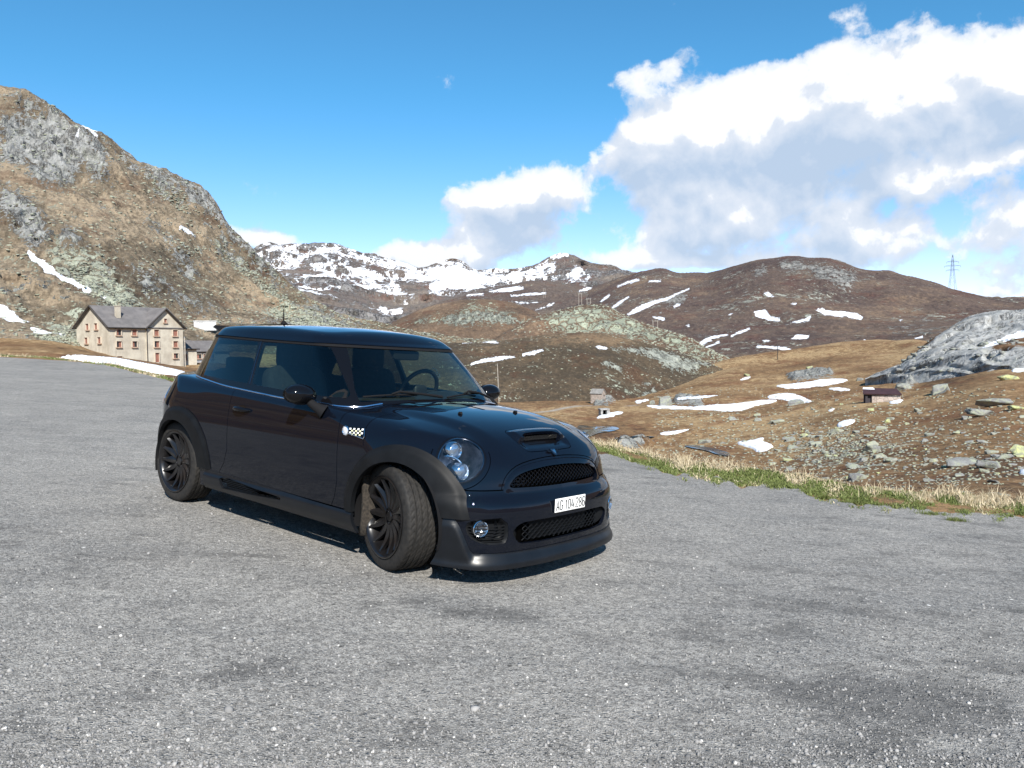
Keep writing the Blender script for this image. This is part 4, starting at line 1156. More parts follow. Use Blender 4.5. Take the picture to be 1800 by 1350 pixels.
# ---------------------------------------------------------------- ground materials
def terrain_mat(name, cols, rock=(.20,.20,.19), pale=(.33,.36,.25), sc=1.0, streak_rot=.6, snow=True, sn=.5, pbias=0, rbias=0, bump=.6, cell=1.0, yc=.5):
    """cols: dark heather, mid, tan grass; attributes rock, pale, dark, snow shift the mixture"""
    m = bpy.data.materials.new(name); m.use_nodes = True; t = NT(m.node_tree); p = t.n['Principled BSDF']
    p.inputs['Roughness'].default_value = .95; p.inputs['Specular IOR Level'].default_value = .12
    g = t.node('ShaderNodeNewGeometry').outputs['Position']
    at = lambda n: t.node('ShaderNodeAttribute', attribute_name=n).outputs['Fac']
    g0 = g; g = t.mapping(g, scale=(1,yc,1))
    v = t.mapping(g, scale=(1,1,1.6), rot=(0,streak_rot,0))
    vs = t.mapping(g, scale=(2.0,2.0,.8), rot=(0,streak_rot,0))
    n1 = t.noise(v, .035*sc, 7, .62); n2 = t.noise(vs, .22*sc, 7, .65); n3 = t.noise(g, 1.1*sc, 6, .68); n4 = t.noise(g, 4.5*sc, 4, .7)
    a = t.math('ADD', t.math('MULTIPLY', n1, .9), t.math('MULTIPLY', n2, .7)); a = t.math('ADD', a, t.math('MULTIPLY', n3, .35)); a = t.math('SUBTRACT', a, t.math('MULTIPLY', at('dark'), .30))
    c = t.mix(t.ramp(a, .78, .96), cols[0], cols[1]); c = t.mix(t.ramp(a, .96, 1.14), c, cols[2]); c = t.mix(t.ramp(t.noise(v, .09*sc, 6, .65), .52, .64, 0, .5), c, tuple(x*y for x,y in zip(cols[0],(1.35,.85,.75))))
    c = t.mix(t.ramp(n3, .25, .75), t.mix(.45, c, (0.015,.012,.008)), c) 
    c = t.mix(t.ramp(n4, .58, .75, 0, .55), c, t.mix(.5, c, cols[2]))
    # lichen covered blocks: cells with dark joints
    cellv = t.vmath('ADD', g, t.vmath('SCALE', t.noise(g, .35*sc, 4, .6, color=True), None, 2.2/sc))
    ve = t.voro(t.mapping(cellv, scale=(1,1,.75)), .26*sc*cell, 'DISTANCE_TO_EDGE'); vc = t.voro(t.mapping(cellv, scale=(1,1,.75)), .26*sc*cell, 'F1', 'Color')
    ve2 = t.voro(cellv, .85*sc*cell, 'DISTANCE_TO_EDGE')
    joint = t.math('MULTIPLY', t.ramp(ve, .02, .14), t.ramp(ve2, .0, .12, .55, 1))
    vcs = t.sep(vc)
    palec = t.mix(vcs[0], tuple(x*.62 for x in pale), tuple(min(1,x*1.2) for x in pale)); palec = t.mix(t.ramp(n4,.3,.7), t.mix(.5,palec,rock), palec)
    pm = t.math('ADD', t.math('ADD', at('pale'), t.math('MULTIPLY', t.math('SUBTRACT', n2, .5), 3.4)), t.math('MULTIPLY', t.math('SUBTRACT', n3, .5), 3.2))
    pm = t.math('ADD', pm, t.math('MULTIPLY', t.math('SUBTRACT', vcs[1], .5), .5))
    pmask = t.ramp(t.math('ADD', pm, pbias), .02, .10)
    pmask2 = t.math('MULTIPLY', pmask, t.ramp(joint, .15, .6, .25, 1))
    c = t.mix(pmask2, c, palec)
    # bare grey rock, streaked and cracked
    rn = t.noise(t.mapping(g, scale=(1.5,1.5,.45), rot=(0,streak_rot,0)), .5*sc, 8, .7)
    crack = t.math('ABSOLUTE', t.math('SUBTRACT', t.noise(t.mapping(g, scale=(1.2,1.2,.5), rot=(0,.5+streak_rot,0)), .16*sc, 6, .62), .5))
    rockc = t.mix(t.ramp(rn,.3,.7), tuple(x*.62 for x in rock), tuple(x*1.35 for x in rock)); rockc = t.mix(t.ramp(n2,.5,.7,0,.6), rockc, tuple(.5*(x+y) for x,y in zip(pale,rock)))
    rockc = t.mix(t.ramp(crack, .0, .022, .75, 0), rockc, (.035,.033,.032))
    rm = t.math('ADD', t.math('ADD', at('rock'), t.math('MULTIPLY', t.math('SUBTRACT', n3, .5), 2.6)), t.math('MULTIPLY', t.math('SUBTRACT', n2, .5), 3.0))
    rmask = t.ramp(t.math('ADD', rm, rbias), .0, .10)
    c = t.mix(rmask, c, rockc)
    h = t.math('ADD', t.math('MULTIPLY', t.math('MULTIPLY', pmask, t.ramp(joint,0,.6)), .9), t.math('ADD', t.math('MULTIPLY', n3, .9), t.math('MULTIPLY', t.math('MULTIPLY', rmask, t.math('ADD', rn, t.ramp(crack,0,.05))), .9)))
    h = t.math('ADD', h, t.math('MULTIPLY', n4, .30))
    if snow:
        sn = t.math('ADD', at('snow'), t.math('ADD', t.math('MULTIPLY', t.math('SUBTRACT', n3, .5), 1.3), t.math('MULTIPLY', t.math('SUBTRACT', n2, .5), sn)))
        sm = t.ramp(sn, -.03, .05)
        c = t.mix(sm, c, t.mix(t.ramp(n3,.45,.75), (.80,.82,.86), (.60,.60,.61))); h = t.math('MULTIPLY', h, t.math('SUBTRACT', 1, t.math('MULTIPLY', sm, .85)))
    pathm = t.ramp(at('path'), .0, .25); c = t.mix(pathm, c, (.33,.30,.26))
    t.l.new(c, p.inputs['Base Color'])
    t.l.new(t.bump(h, bump, 1.1/sc), p.inputs['Normal'])
    return m
def base_attr(P):
    z = np.zeros(len(P)); return dict(rock=z-.9, pale=z-1.0, dark=z.copy(), snow=z-1.0, path=z-1.0)

HZ = 616
XS = np.concatenate([np.arange(-1300,-60,26), np.arange(-60,1860,1.5), np.arange(1860,3100,26)]).astype(float)
# lot edge as seen
EDGE = spl([-1300,-300,0,60,100,200,300,400,600,900,1060,1120,1170,1300,1400,1500,1650,1800,2000,2400,3100],
           [640,628,627,629,632,645,669,688,716,764,796,812,829,850,862,884,898,911,935,985,1070])
def edge_d(px):
    p = on_lot(np.asarray(px,float), EDGE(px)); return np.hypot(p[...,0], p[...,1])
ex = np.array([-1300,-600,-300,0,150,300,450,600,750,900,1000,1100,1200,1300,1425,1550,1675,1800,2000,2400,3100], float)
ed = edge_d(ex)
def edge_row(off, drop):
    r = []
    for x, d in zip(ex, ed):
        a = azel(x,616)[0]; dd = d+off*(1+.0*d); r.append((x,'z',float(lot_z(dd*math.sin(a), dd*math.cos(a)))-drop,dd))
    return r
A0 = [-1300,0,300,600,900,1100,1300,1550,1800,3100]
tab = [[(650,40),(640,60),(634,90),(628,120),(620,150),(612,180),(606,210),(600,240)],
 [(622,45),(618,60),(614,80),(610,100),(606,130),(602,160),(596,190),(590,215)],
 [(655,45),(651,60),(649,80),(647,110),(646,150),(645,185),(630,230),(610,260)],
 [(720,60),(705,80),(695,100),(685,125),(675,150),(665,180),(650,220),(630,260)],
 [(790,70),(765,85),(745,105),(730,125),(722,145),(712,175),(705,200),(695,230)],
 [(800,72),(775,88),(752,105),(735,125),(720,150),(708,190),(698,220),(690,250)],
 [(830,55),(790,75),(750,100),(720,130),(690,170),(665,220),(645,270),(628,300)],
 [(865,32),(820,45),(780,58),(740,78),(710,105),(670,160),(625,250),(597,300)],
 [(880,25),(840,33),(780,48),(720,70),(680,95),(650,120),(640,135),(625,160)],
 [(940,25),(880,33),(820,48),(760,70),(720,95),(690,120),(670,135),(650,160)]]
vis = [[(x,tab[i][k][0],tab[i][k][1]) for i,x in enumerate(A0)] for k in range(8)]
lastr = [(x,'z',-14.0 if x>500 else -6.0,tab[i][7][1]+90) for i,x in enumerate(A0)]
drop_row = []
for x, d in zip(ex, ed):
    v = spl(A0,[t_[0][0] for t_ in tab])(x); dv = float(spl(A0,[t_[0][1] for t_ in tab])(x)); zv = at_dist(x,float(v),dv)[2]
    a = azel(x,616)[0]; dd = d+(dv-d)*.42; ze = float(lot_z(d*math.sin(a), d*math.cos(a)))
    drop_row.append((x,'z',ze+(zv-ze)*.72-.3,dd))
SNOW_G = [  # snow lying on the meadow, as seen
 [(1130,712),(1180,713),(1210,716),(1260,711),(1300,709),(1345,702),(1372,703),(1350,709),(1330,713),(1310,720),(1290,723),(1262,722),(1200,719),(1150,718)],
 [(1346,696),(1370,692),(1392,691),(1410,697),(1432,708),(1400,708),(1380,703),(1355,701)],
 [(1358,677),(1400,674),(1455,665),(1500,667),(1462,677),(1400,683),(1375,682)],[(1518,668),(1560,660),(1600,652),(1597,657),(1560,666)],
 [(1452,682),(1480,681),(1500,686),(1470,687)],[(1188,699),(1230,696),(1275,694),(1240,699),(1190,703)],[(1115,704),(1140,701),(1138,706),(1118,709)],
 [(1045,734),(1070,725),(1098,723),(1085,730),(1052,737)],[(1158,762),(1190,757),(1216,754),(1195,761),(1165,765)],
 [(1292,777),(1320,775),(1345,768),(1340,777),(1362,784),(1350,791),(1332,796),(1322,788),(1306,784)],
 [(1470,745),(1490,738),(1508,738),(1494,748),(1476,752)],[(1563,706),(1590,702),(1582,709),(1566,710)],[(1300,666),(1320,661),(1318,665),(1303,668)],
 [(1790,831),(1812,828),(1812,836)],[(1452,722),(1470,717),(1462,723)],
 [(1770,655),(1800,641),(1815,638),(1815,652)]]
SNOW_L = [[(100,627),(190,630),(250,640),(300,652),(330,660),(322,662),(290,658),(240,652),(190,642),(150,636),(120,632)]]
PATHS = [streak([(900,727),(960,723),(1010,719),(1060,714),(1110,711),(1180,706)],[4,3.4,3,2.6,2.6,2])]
POND = [(1040,752),(1075,750),(1092,755),(1070,760),(1050,762),(1035,770),(1020,768),(1030,760),(1012,757),(1015,748),(1030,749)]
def g_attr(P, px, py, T):
    A = base_attr(P); vis_ = (T>2.6)
    A['pale'] = np.where(vis_, -1.15+.50*sst(1200,1500,px)*sst(690,760,py), -2.0)
    A['pale'] += .55*np.exp(-((px-1480)/150)**2-((py-790)/45)**2)
    A['dark'] = .5*fbm(P,.02,4,seed=3)-.15+.6*np.exp(-((px-1650)/60)**2-((py-660)/16)**2)+.25*np.exp(-((px-1400)/100)**2-((py-640)/14)**2)
    A['rock'] = np.where(vis_, blob(px,py,[[(1383,660),(1400,655),(1440,650),(1462,652),(1465,662),(1440,670),(1395,674)],[(1180,705),(1195,693),(1215,697),(1235,702),(1235,712),(1190,713)],
        [(1085,775),(1130,771),(1150,775),(1120,785),(1085,785)],[(1576,680),(1600,668),(1612,673),(1590,685)],[(1640,690),(1665,682),(1668,692),(1645,695)],[(1060,693),(1040,700),(1045,712),(1068,712),(1085,700)]])*.9+.1, -2)
    A['path'] = np.where(vis_, blob(px,py,PATHS), -1)
    return A
def g_disp(P, px, py, T, A, rad):
    P = P.copy(); d = np.hypot(P[:,0],P[:,1]); far = sst(1.0,3.0,T)
    P[:,2] += far*(fbm(P,.045,4,seed=1)*.9*sst(20,90,d)+fbm(P,.35,4,seed=2)*.14*sst(12,45,d)) - 0
    P[:,2] += far*np.clip(A['rock']+.2,0,1)*(1.0+fbm(P,.5,4,seed=7)*.9)
    nr = (1-sst(1.6,3,T))*sst(.2,1,T); P[:,2] += nr*.03*fbm(P,.9,4,seed=4)
    # stream bed and pond hollow
    return P
ground_m = terrain_mat('meadow', ((.125,.074,.042),(.255,.155,.078),(.42,.29,.155)), rock=(.25,.25,.235), pale=(.36,.37,.29), sc=1.6, streak_rot=.1, snow=False, bump=.5, cell=1.5)
loft('meadow', [edge_row(-1.2,.06), edge_row(.0,.005), edge_row(1.5,.03), drop_row]+vis+[lastr], XS, dens=1.3, disp=g_disp, attrs=g_attr, mat=ground_m, minseg=8)

# ---------------------------------------------------------------- hills
def craggy(P, rad, amt_r, amt_z, f, seed, ridge=True, sc=(1,1,1)):
    n = fbm(P, f, 6, .52, seed, ridge=ridge, sc=sc); return P+rad*(-n*amt_r)[:,None]+np.array([0,0,1.])*(n*amt_z)[:,None]
# left mountain
crestL = [(-1300,40,470),(-300,110,450),(0,171,430),(60,182,430),(90,197,430),(140,233,425),(200,263,420),(240,292,420),(290,318,415),(330,330,412),(362,344,410),(385,374,408),(405,406,405),(430,429,402),(470,471,400),(520,519,398),(560,544,398),(640,573,400),(700,587,405),(800,600,410),(900,612,415)]
rowsL = [[(-1300,'z',-5,170),(0,'z',-3,170),(300,'z',-6,210),(600,'z',-10,240),(900,'z',-14,280)],
 [(-1300,600,190),(0,590,190),(150,592,205),(300,598,245),(450,598,275),(600,600,300),(760,606,330),(900,615,340)],
 [(-1300,440,255),(0,470,255),(150,480,272),(300,502,300),(450,545,322),(600,580,340),(760,602,355),(900,614,360)],
 [(-1300,250,340),(0,330,330),(150,360,342),(300,412,355),(450,505,368),(600,565,378),(760,599,385),(900,613,385)],
 crestL, [(x,'z',at_dist(x,y,d)[2]-40,d+160) for x,y,d in crestL]]
SN_L = [streak([(48,443),(75,462),(100,484),(130,503),(160,517)],[5,13,14,10,6]), [(168,528),(188,530),(182,538),(172,536)],[(0,538),(25,545),(52,558),(40,562),(15,556),(-20,545)],[(50,568),(62,572),(82,578),(118,582),(112,586),(60,585)],
   streak([(143,236),(155,241),(172,250)],[3,5,2]), [(133,254),(140,252),(138,259)], streak([(316,415),(330,419),(344,424)],[4,6,2])]
RK_L = [[(0,205),(40,200),(95,205),(130,240),(150,235),(165,262),(185,290),(180,315),(200,335),(165,325),(150,300),(120,330),(105,345),(60,335),(45,300),(0,290)],
  [(0,330),(30,340),(70,380),(90,430),(60,440),(30,420),(0,395)],[(150,235),(175,250),(190,285),(198,330),(180,330),(160,290)],[(318,338),(365,344),(388,375),(405,410),(430,430),(470,470),(500,500),(470,490),(430,455),(395,420),(360,375),(330,365)],
  [(235,250),(290,312),(330,335),(290,335),(250,300)],[(300,440),(330,445),(350,480),(325,485)],[(245,485),(270,495),(275,515),(250,515)],[(95,415),(150,435),(160,450),(120,445)],[(15,180),(90,198),(130,230),(60,205)],[(190,260),(235,290),(260,330),(220,300)]]
PL_L = [[(90,440),(140,455),(175,470),(220,500),(230,540),(190,545),(150,510),(110,475)],[(180,540),(260,545),(240,580),(200,560)],[(500,530),(570,560),(650,590),(720,605),(560,600),(470,545)],[(250,300),(330,345),(330,380),(270,340)],[(380,430),(450,480),(520,540),(470,520),(400,460)],
  [(60,590),(140,560),(140,620),(80,625)],[(310,420),(360,440),(340,460)]]
def l_attr(P, px, py, T):
    A = base_attr(P)
    A['snow'] = blob(px,py,SN_L); rk = np.maximum(blob(px,py,RK_L,16), fbm(P,.03,5,.6,seed=11,sc=(1,1,.5))*1.9-.50)
    A['rock'] = np.clip(rk,-1,1)*.6-.04; A['pale'] = np.clip(blob(px,py,PL_L,16)*.55+.30+fbm(P,.025,3,seed=12)*.6,-1,1)-.28
    A['dark'] = .5*fbm(P,.015,4,seed=13)+.30*np.exp(-((px-210)/60)**2-((py-530)/40)**2)-.35*np.exp(-((px-40)/110)**2-((py-500)/60)**2)-.1
    A['path'] = blob(px,py,[streak([(-60,590),(0,586),(60,585),(140,584)],[2.5,2.5,2.5,2]), streak([(300,574),(340,573),(400,571),(480,566),(560,567),(640,572)],[2.5,2.6,2.4,2,1.6,1.4])])
    return A
def l_disp(P, px, py, T, A, rad):
    on = sst(.6,1.6,T); rk = np.clip(A['rock']+.35,0,1); P0 = P
    P = craggy(P, rad, 8.5, 4.2, .022, 21, True, (1,1,.6)); P = P0+(P-P0)*on[:,None]
    n = fbm(P0,.085,5,.55,22,ridge=True,sc=(1.2,1.2,.5)); P = P+rad*(-n*(1.2+4.2*rk)*on)[:,None]; P[:,2] += n*1.4*rk*on
    m = fbm(P0,.22,4,.6,23); P = P+rad*(-m*1.1*on)[:,None]; P[:,2] += m*.7*on
    return P
ml = terrain_mat('mountain_slope', ((.075,.062,.047),(.185,.148,.105),(.36,.285,.20)), rock=(.27,.27,.26), pale=(.37,.39,.29), sc=.9, streak_rot=.75, bump=.8)
loft('mountain', rowsL, XS[(XS<905)], dens=1.1, disp=l_disp, attrs=l_attr, mat=ml)
# snow mountains
crestS = [(-1300,520,3000),(300,500,3000),(430,468,3000),(455,446,3000),(480,438,3000),(505,441,3000),(520,438,3000),(545,437,3000),(560,431,3000),(585,430,3000),(600,433,3000),(620,441,3000),(640,447,3000),(660,450,3000),(690,463,3000),(720,476,3000),(740,483,3000),(770,470,3000),(800,463,3000),(815,467,3000),(830,478,3000),(850,484,3000),(880,483,3000),(900,481,2900),(925,477,2900),(950,468,2900),(970,458,2900),(990,453,2900),(1010,458,2900),(1035,469,2900),(1060,473,2900),(1080,474,2800),(1100,482,2700),(1150,492,2600),(1300,510,2500),(1800,540,2500),(3100,580,2500)]
rowsS = [[(-1300,'z',-30,700),(3100,'z',-30,700)],[(-1300,605,900),(300,595,900),(700,590,900),(1000,590,900),(3100,605,900)],[(-1300,575,1500),(300,560,1400),(450,520,1400),(600,540,1400),(700,560,1400),(850,545,1500),(1000,545,1500),(3100,590,1500)],
  [(-1300,545,2200),(300,520,2200),(450,482,2300),(560,480,2300),(700,505,2300),(850,510,2300),(1000,500,2300),(1100,510,2200),(3100,585,2200)],crestS,[(x,'z',at_dist(x,y,d)[2]-150,d+700) for x,y,d in crestS]]
SN_S = [[(457,447),(480,440),(500,444),(510,441),(505,450),(470,452)],[(480,463),(520,458),(520,450),(550,440),(585,433),(582,445),(560,447),(545,460),(530,465),(520,475),(500,470),(482,468)],
  streak([(565,452),(575,465),(582,478),(586,488)],[5,6,8,3]),streak([(545,472),(565,480),(585,488)],[8,10,3]),[(585,470),(610,472),(600,477),(586,478)],
  streak([(615,442),(640,455),(670,470),(700,480),(720,490),(745,497),(790,505)],[5,9,10,12,12,14,10]),streak([(600,452),(625,458),(650,468)],[3,5,3]),streak([(680,485),(690,505),(700,522)],[7,12,8]),
  [(675,515),(700,520),(725,522),(740,520),(735,527),(700,528)],[(640,502),(665,505),(670,512),(645,510)],
  [(745,483),(775,478),(800,476),(830,482),(870,487),(920,483),(950,478),(962,485),(930,494),(890,500),(850,508),(835,518),(790,522),(760,518),(745,505),(770,500),(750,493)],
  streak([(955,490),(965,480),(972,470)],[5,4,2]),streak([(968,496),(980,485)],[4,3]),[(1005,475),(1016,471),(1026,478),(1022,494),(1026,503),(1006,502),(1003,488)],streak([(1030,500),(1036,492)],[3,3]),
  streak([(525,515),(545,520)],[2,2]),streak([(655,545),(668,552),(678,560)],[3,4,2]),streak([(460,485),(490,492)],[2,3]),streak([(690,560),(705,556)],[3,3])]
def s_attr(P, px, py, T):
    A = base_attr(P); A['snow'] = np.clip(blob(px,py,SN_S,10)*.42+.40*fbm(P,.014,5,.6,seed=31,ridge=True,sc=(1,.3,1))-.13,-1,1)
    A['snow'] = np.maximum(A['snow'], np.where((px>600)&(px<1000)&(py<512), fbm(P,.013,5,.6,seed=32,ridge=True,sc=(1,.3,1))*1.2-.52, -1)); A['snow'] = np.maximum(A['snow'], np.where((px>430)&(px<=600)&(py<535), fbm(P,.012,5,.6,seed=33,ridge=True,sc=(1,.3,1))*1.2-.66, -1))
    A['rock'] = fbm(P,.006,4,seed=34)*1.3-.05; A['pale'] = A['pale']*0-.9+.5*sst(540,600,py); A['dark'] = .3*fbm(P,.004,3,seed=35)
    return A
def s_disp(P, px, py, T, A, rad):
    on = sst(.8,1.8,T)*(1-sst(4.2,5,T)); P0 = P
    n = fbm(P0,.0032,6,.55,36,ridge=True,sc=(1,1,.6)); P = P+rad*(-n*95*on)[:,None]; P[:,2] += n*13*on*(1-.7*np.exp(-((T-4)/.25)**2))
    n = fbm(P0,.02,5,.55,37,ridge=True,sc=(1,1,.5)); P = P+rad*(-n*22*on)[:,None]; P[:,2] += n*3.5*on
    return P
ms = terrain_mat('far_mountain', ((.15,.122,.112),(.22,.185,.165),(.28,.235,.195)), rock=(.27,.255,.25), pale=(.30,.31,.26), sn=1.6, sc=.16, streak_rot=.5, bump=1.0)
loft('snowy_mountains', rowsS, XS, dens=1.1, disp=s_disp, attrs=s_attr, mat=ms)
# dark ridge in front of them
crestM = [(600,600,1100),(700,565,1150),(780,535,1200),(820,525,1250),(850,517,1300),(900,504,1300),(945,497,1300),(1000,503,1300),(1040,510,1300),(1100,525,1250),(1200,560,1200),(1300,600,1200)]
rowsM = [[(600,'z',-30,700),(1300,'z',-30,700)],[(600,612,800),(850,580,850),(1000,570,850),(1300,610,850)],crestM,[(x,'z',at_dist(x,y,d)[2]-60,d+300) for x,y,d in crestM]]
SN_M = [streak([(860,515),(900,510),(920,508)],[4,6,4]),streak([(898,520),(930,518),(960,517)],[3,4,3]),streak([(905,532),(930,534)],[3,4]),[(925,535),(945,531),(948,535)],streak([(820,522),(850,520)],[5,4]),streak([(1018,514),(1035,510),(1052,506)],[3,5,3]),streak([(940,545),(975,535)],[2,3])]
def m_attr(P, px, py, T):
    A = base_attr(P); A['snow'] = blob(px,py,SN_M); A['rock'] = fbm(P,.012,4,seed=41)*1.2-.35; A['pale'] = fbm(P,.01,4,seed=42)*.8-.65; A['dark'] += .2; return A
def gen_disp(a1, f1, a2, f2, seed, z1=.4):
    def f(P, px, py, T, A, rad):
        K = T.max(); on = sst(.3,1.2,T)*(1-sst(K-.8,K,T)*.5); P0 = P
        n = fbm(P0,f1,6,.53,seed,ridge=True,sc=(1,1,.7)); P = P+rad*(-n*a1*on)[:,None]; P[:,2] += n*a1*z1*on*.5
        rk = np.clip(A['rock']+.3,0,1)+np.clip(A['pale']+.3,0,1)*.6+.25
        n = fbm(P0,f2,5,.55,seed+1,ridge=True,sc=(1,1,.8)); P = P+rad*(-n*a2*on*rk)[:,None]; P[:,2] += n*a2*z1*on*rk
        return P
    return f
mm = terrain_mat('dark_ridge', ((.120,.092,.082),(.175,.135,.112),(.24,.185,.14)), rock=(.26,.25,.24), pale=(.32,.33,.26), sc=.35, bump=.9)
loft('dark_ridge', rowsM, XS[(XS>600)&(XS<1300)], dens=1.1, disp=gen_disp(16,.008,5,.05,43), attrs=m_attr, mat=mm)
# broad brown hill on the right
crestR = [(900,560,1500),(1000,520,1400),(1060,503,1300),(1100,489,1200),(1130,480,1150),(1165,477,1120),(1200,485,1100),(1240,484,1050),(1270,479,1000),(1300,471,960),(1330,463,930),(1360,460,910),(1395,457,900),(1420,460,880),(1450,461,860),(1480,468,850),(1510,478,830),(1540,481,820),(1560,481,810),(1580,487,800),(1630,496,770),(1670,508,740),(1700,518,720),(1750,529,700),(1800,531,690),(1860,545,680),(2200,590,650),(3100,600,600)]
rowsR = [[(900,'z',-25,400),(3100,'z',-25,330)],[(900,625,500),(1100,625,460),(1200,645,400),(1300,645,360),(1500,628,340),(1800,610,330),(3100,620,330)],[(900,590,800),(1100,560,650),(1200,575,560),(1400,560,520),(1600,560,500),(1800,570,480),(3100,612,450)],
   crestR,[(x,'z',at_dist(x,y,d)[2]-60,d+250) for x,y,d in crestR]]
SN_R = [streak([(1104,555),(1120,545),(1150,532),(1180,522),(1212,507)],[5,9,7,5,3]),streak([(1085,507),(1105,498),(1124,494)],[3,5,3]),streak([(1055,533),(1064,526),(1072,520)],[3,5,3]),streak([(1076,544),(1090,533),(1106,521)],[4,6,3]),streak([(1140,496),(1162,495)],[3,3]),
  [(1182,541),(1190,535),(1197,534),(1196,539),(1186,543)],[(1146,558),(1160,559),(1174,564),(1165,566),(1150,562)],[(1325,553),(1345,549),(1355,560),(1372,562),(1370,567),(1345,564),(1328,560)],[(1384,568),(1410,563),(1426,559),(1422,567),(1400,569)],
  [(1433,547),(1445,544),(1465,550),(1480,548),(1505,552),(1518,558),(1514,564),(1490,559),(1450,559),(1440,553)],streak([(1285,596),(1300,585),(1318,577)],[4,6,3]),streak([(1230,609),(1255,596),(1280,591)],[4,8,3]),streak([(1240,613),(1265,603)],[3,3]),
  streak([(1330,611),(1350,612),(1375,615),(1408,623)],[4,5,7,4]),[(1390,597),(1400,589),(1424,590),(1418,597)],[(1512,602),(1520,596),(1530,603)],[(1340,519),(1352,517),(1364,526),(1350,524)],streak([(1340,601),(1352,603)],[3,3]),[(1388,538),(1400,536),(1400,541)],
  [(1578,564),(1586,563),(1583,568)],[(1205,575),(1212,573),(1212,579)],[(1278,558),(1288,555),(1284,560)],streak([(1608,597),(1622,594)],[3,3]),streak([(1200,605),(1206,600)],[3,3])]
RK_R = [[(1370,462),(1400,460),(1500,476),(1512,488),(1500,505),(1490,512),(1440,495),(1420,478),(1370,480)],[(1160,530),(1190,515),(1215,520),(1200,535),(1175,542)],[(1320,478),(1350,470),(1350,485),(1325,490)]]
def r_attr(P, px, py, T):
    A = base_attr(P); A['snow'] = blob(px,py,SN_R)+.0; A['rock'] = np.maximum(blob(px,py,RK_R,9)*.5-.15, fbm(P,.03,4,seed=51)*1.6-.95); A['pale'] = fbm(P,.02,5,seed=52)*.8-.50+.25*np.exp(-((px-1440)/90)**2-((py-480)/20)**2)
    A['dark'] = .35*fbm(P,.008,3,seed=53)+.12-.30*np.exp(-((px-1480)/60)**2-((py-580)/30)**2)-.15*np.exp(-((py-500)/14)**2)
    return A
mr = terrain_mat('brown_hill', ((.098,.070,.064),(.150,.108,.088),(.25,.175,.12)), rock=(.29,.28,.26), pale=(.33,.33,.27), sc=.5, bump=.8)
loft('brown_hill', rowsR, XS[(XS>900)], dens=1.1, disp=gen_disp(10,.012,3.2,.08,54), attrs=r_attr, mat=mr)
# knolls behind the car
crestA = [(500,612,480),(600,600,490),(660,585,500),(700,566,510),(740,547,520),(780,534,520),(830,526,520),(870,528,520),(905,536,515),(940,550,510),(980,572,500),(1030,600,490),(1080,620,480)]
rowsA = [[(500,'z',-20,320),(1080,'z',-20,320)],[(500,625,380),(700,612,390),(900,612,390),(1080,625,390)],[(500,618,430),(700,588,440),(830,570,440),(940,580,440),(1080,622,440)],crestA,[(x,'z',at_dist(x,y,d)[2]-25,d+120) for x,y,d in crestA]]
PA = [[(715,572),(740,560),(775,552),(800,545),(830,530),(870,540),(900,548),(915,560),(900,568),(860,572),(830,574),(790,570),(750,572)],[(800,548),(860,535),(885,545),(890,565),(860,572),(810,572)],[(920,560),(945,570),(985,590),(960,592),(930,575)]]
RA = [[(770,568),(790,552),(830,548),(900,556),(918,568),(900,574),(850,568),(830,576)],[(735,572),(755,560),(752,572)]]
def a_attr(P, px, py, T):
    A = base_attr(P); A['pale'] = blob(px,py,PA,9)*.55+fbm(P,.03,4,seed=61)*.4-.35; A['rock'] = blob(px,py,RA,9)*.6-.1; A['dark'] += .1; A['snow'] = blob(px,py,[streak([(690,604),(720,600),(750,600)],[3,4,3])]); return A
mk = terrain_mat('knoll', ((.110,.078,.058),(.19,.130,.088),(.31,.215,.14)), rock=(.30,.31,.26), pale=(.35,.38,.28), sc=.8, bump=.8)
loft('knoll', rowsA, XS[(XS>500)&(XS<1080)], dens=1.2, disp=gen_disp(7,.02,2.2,.12,62), attrs=a_attr, mat=mk)
crestB = [(860,600,420),(900,580,430),(940,561,440),(980,550,450),(1015,542,450),(1045,538,450),(1070,543,445),(1095,557,435),(1130,570,420),(1170,582,400),(1210,597,380),(1250,617,350),(1285,636,330),(1330,655,320)]
rowsB = [[(860,'z',-20,270),(1330,'z',-20,290)],[(860,640,310),(1100,640,310),(1330,670,300)],[(860,620,350),(1040,590,370),(1200,620,340),(1330,660,310)],crestB,[(x,'z',at_dist(x,y,d)[2]-25,d+100) for x,y,d in crestB]]
PB = [[(950,562),(1010,545),(1050,540),(1080,552),(1130,572),(1190,592),(1230,612),(1180,612),(1130,600),(1080,592),(1020,592),(985,585),(960,575)],[(980,575),(1060,560),(1120,585),(1010,590)],[(1180,600),(1250,625),(1230,640),(1190,620)]]
def b_attr(P, px, py, T):
    A = base_attr(P); A['pale'] = blob(px,py,PB,9)*.55+fbm(P,.04,4,seed=64)*.35-.12; A['rock'] = fbm(P,.03,4,seed=65)*1.2-.5; return A
loft('rocky_knoll', rowsB, XS[(XS>860)&(XS<1330)], dens=1.2, disp=gen_disp(6,.03,2.2,.14,66), attrs=b_attr, mat=mk)
crestC = [(400,625,290),(500,615,295),(600,607,300),(700,606,300),(800,604,300),(880,600,300),(940,592,300),(1000,587,300),(1060,588,300),(1100,596,295),(1150,609,290),(1200,624,285),(1240,638,280),(1290,656,275),(1330,670,270)]
rowsC = [[(400,'z',-13,170),(900,'z',-15,180),(1330,'z',-15,220)],[(400,655,200),(700,682,200),(850,705,195),(950,708,195),(1040,712,198),(1100,702,210),(1150,690,225),(1200,674,245),(1250,660,260),(1330,680,262)],
  [(400,640,240),(700,640,240),(900,640,235),(1050,640,235),(1150,652,250),(1250,655,268),(1330,676,266)],crestC,[(x,'z',at_dist(x,y,d)[2]-15,d+60) for x,y,d in crestC]]
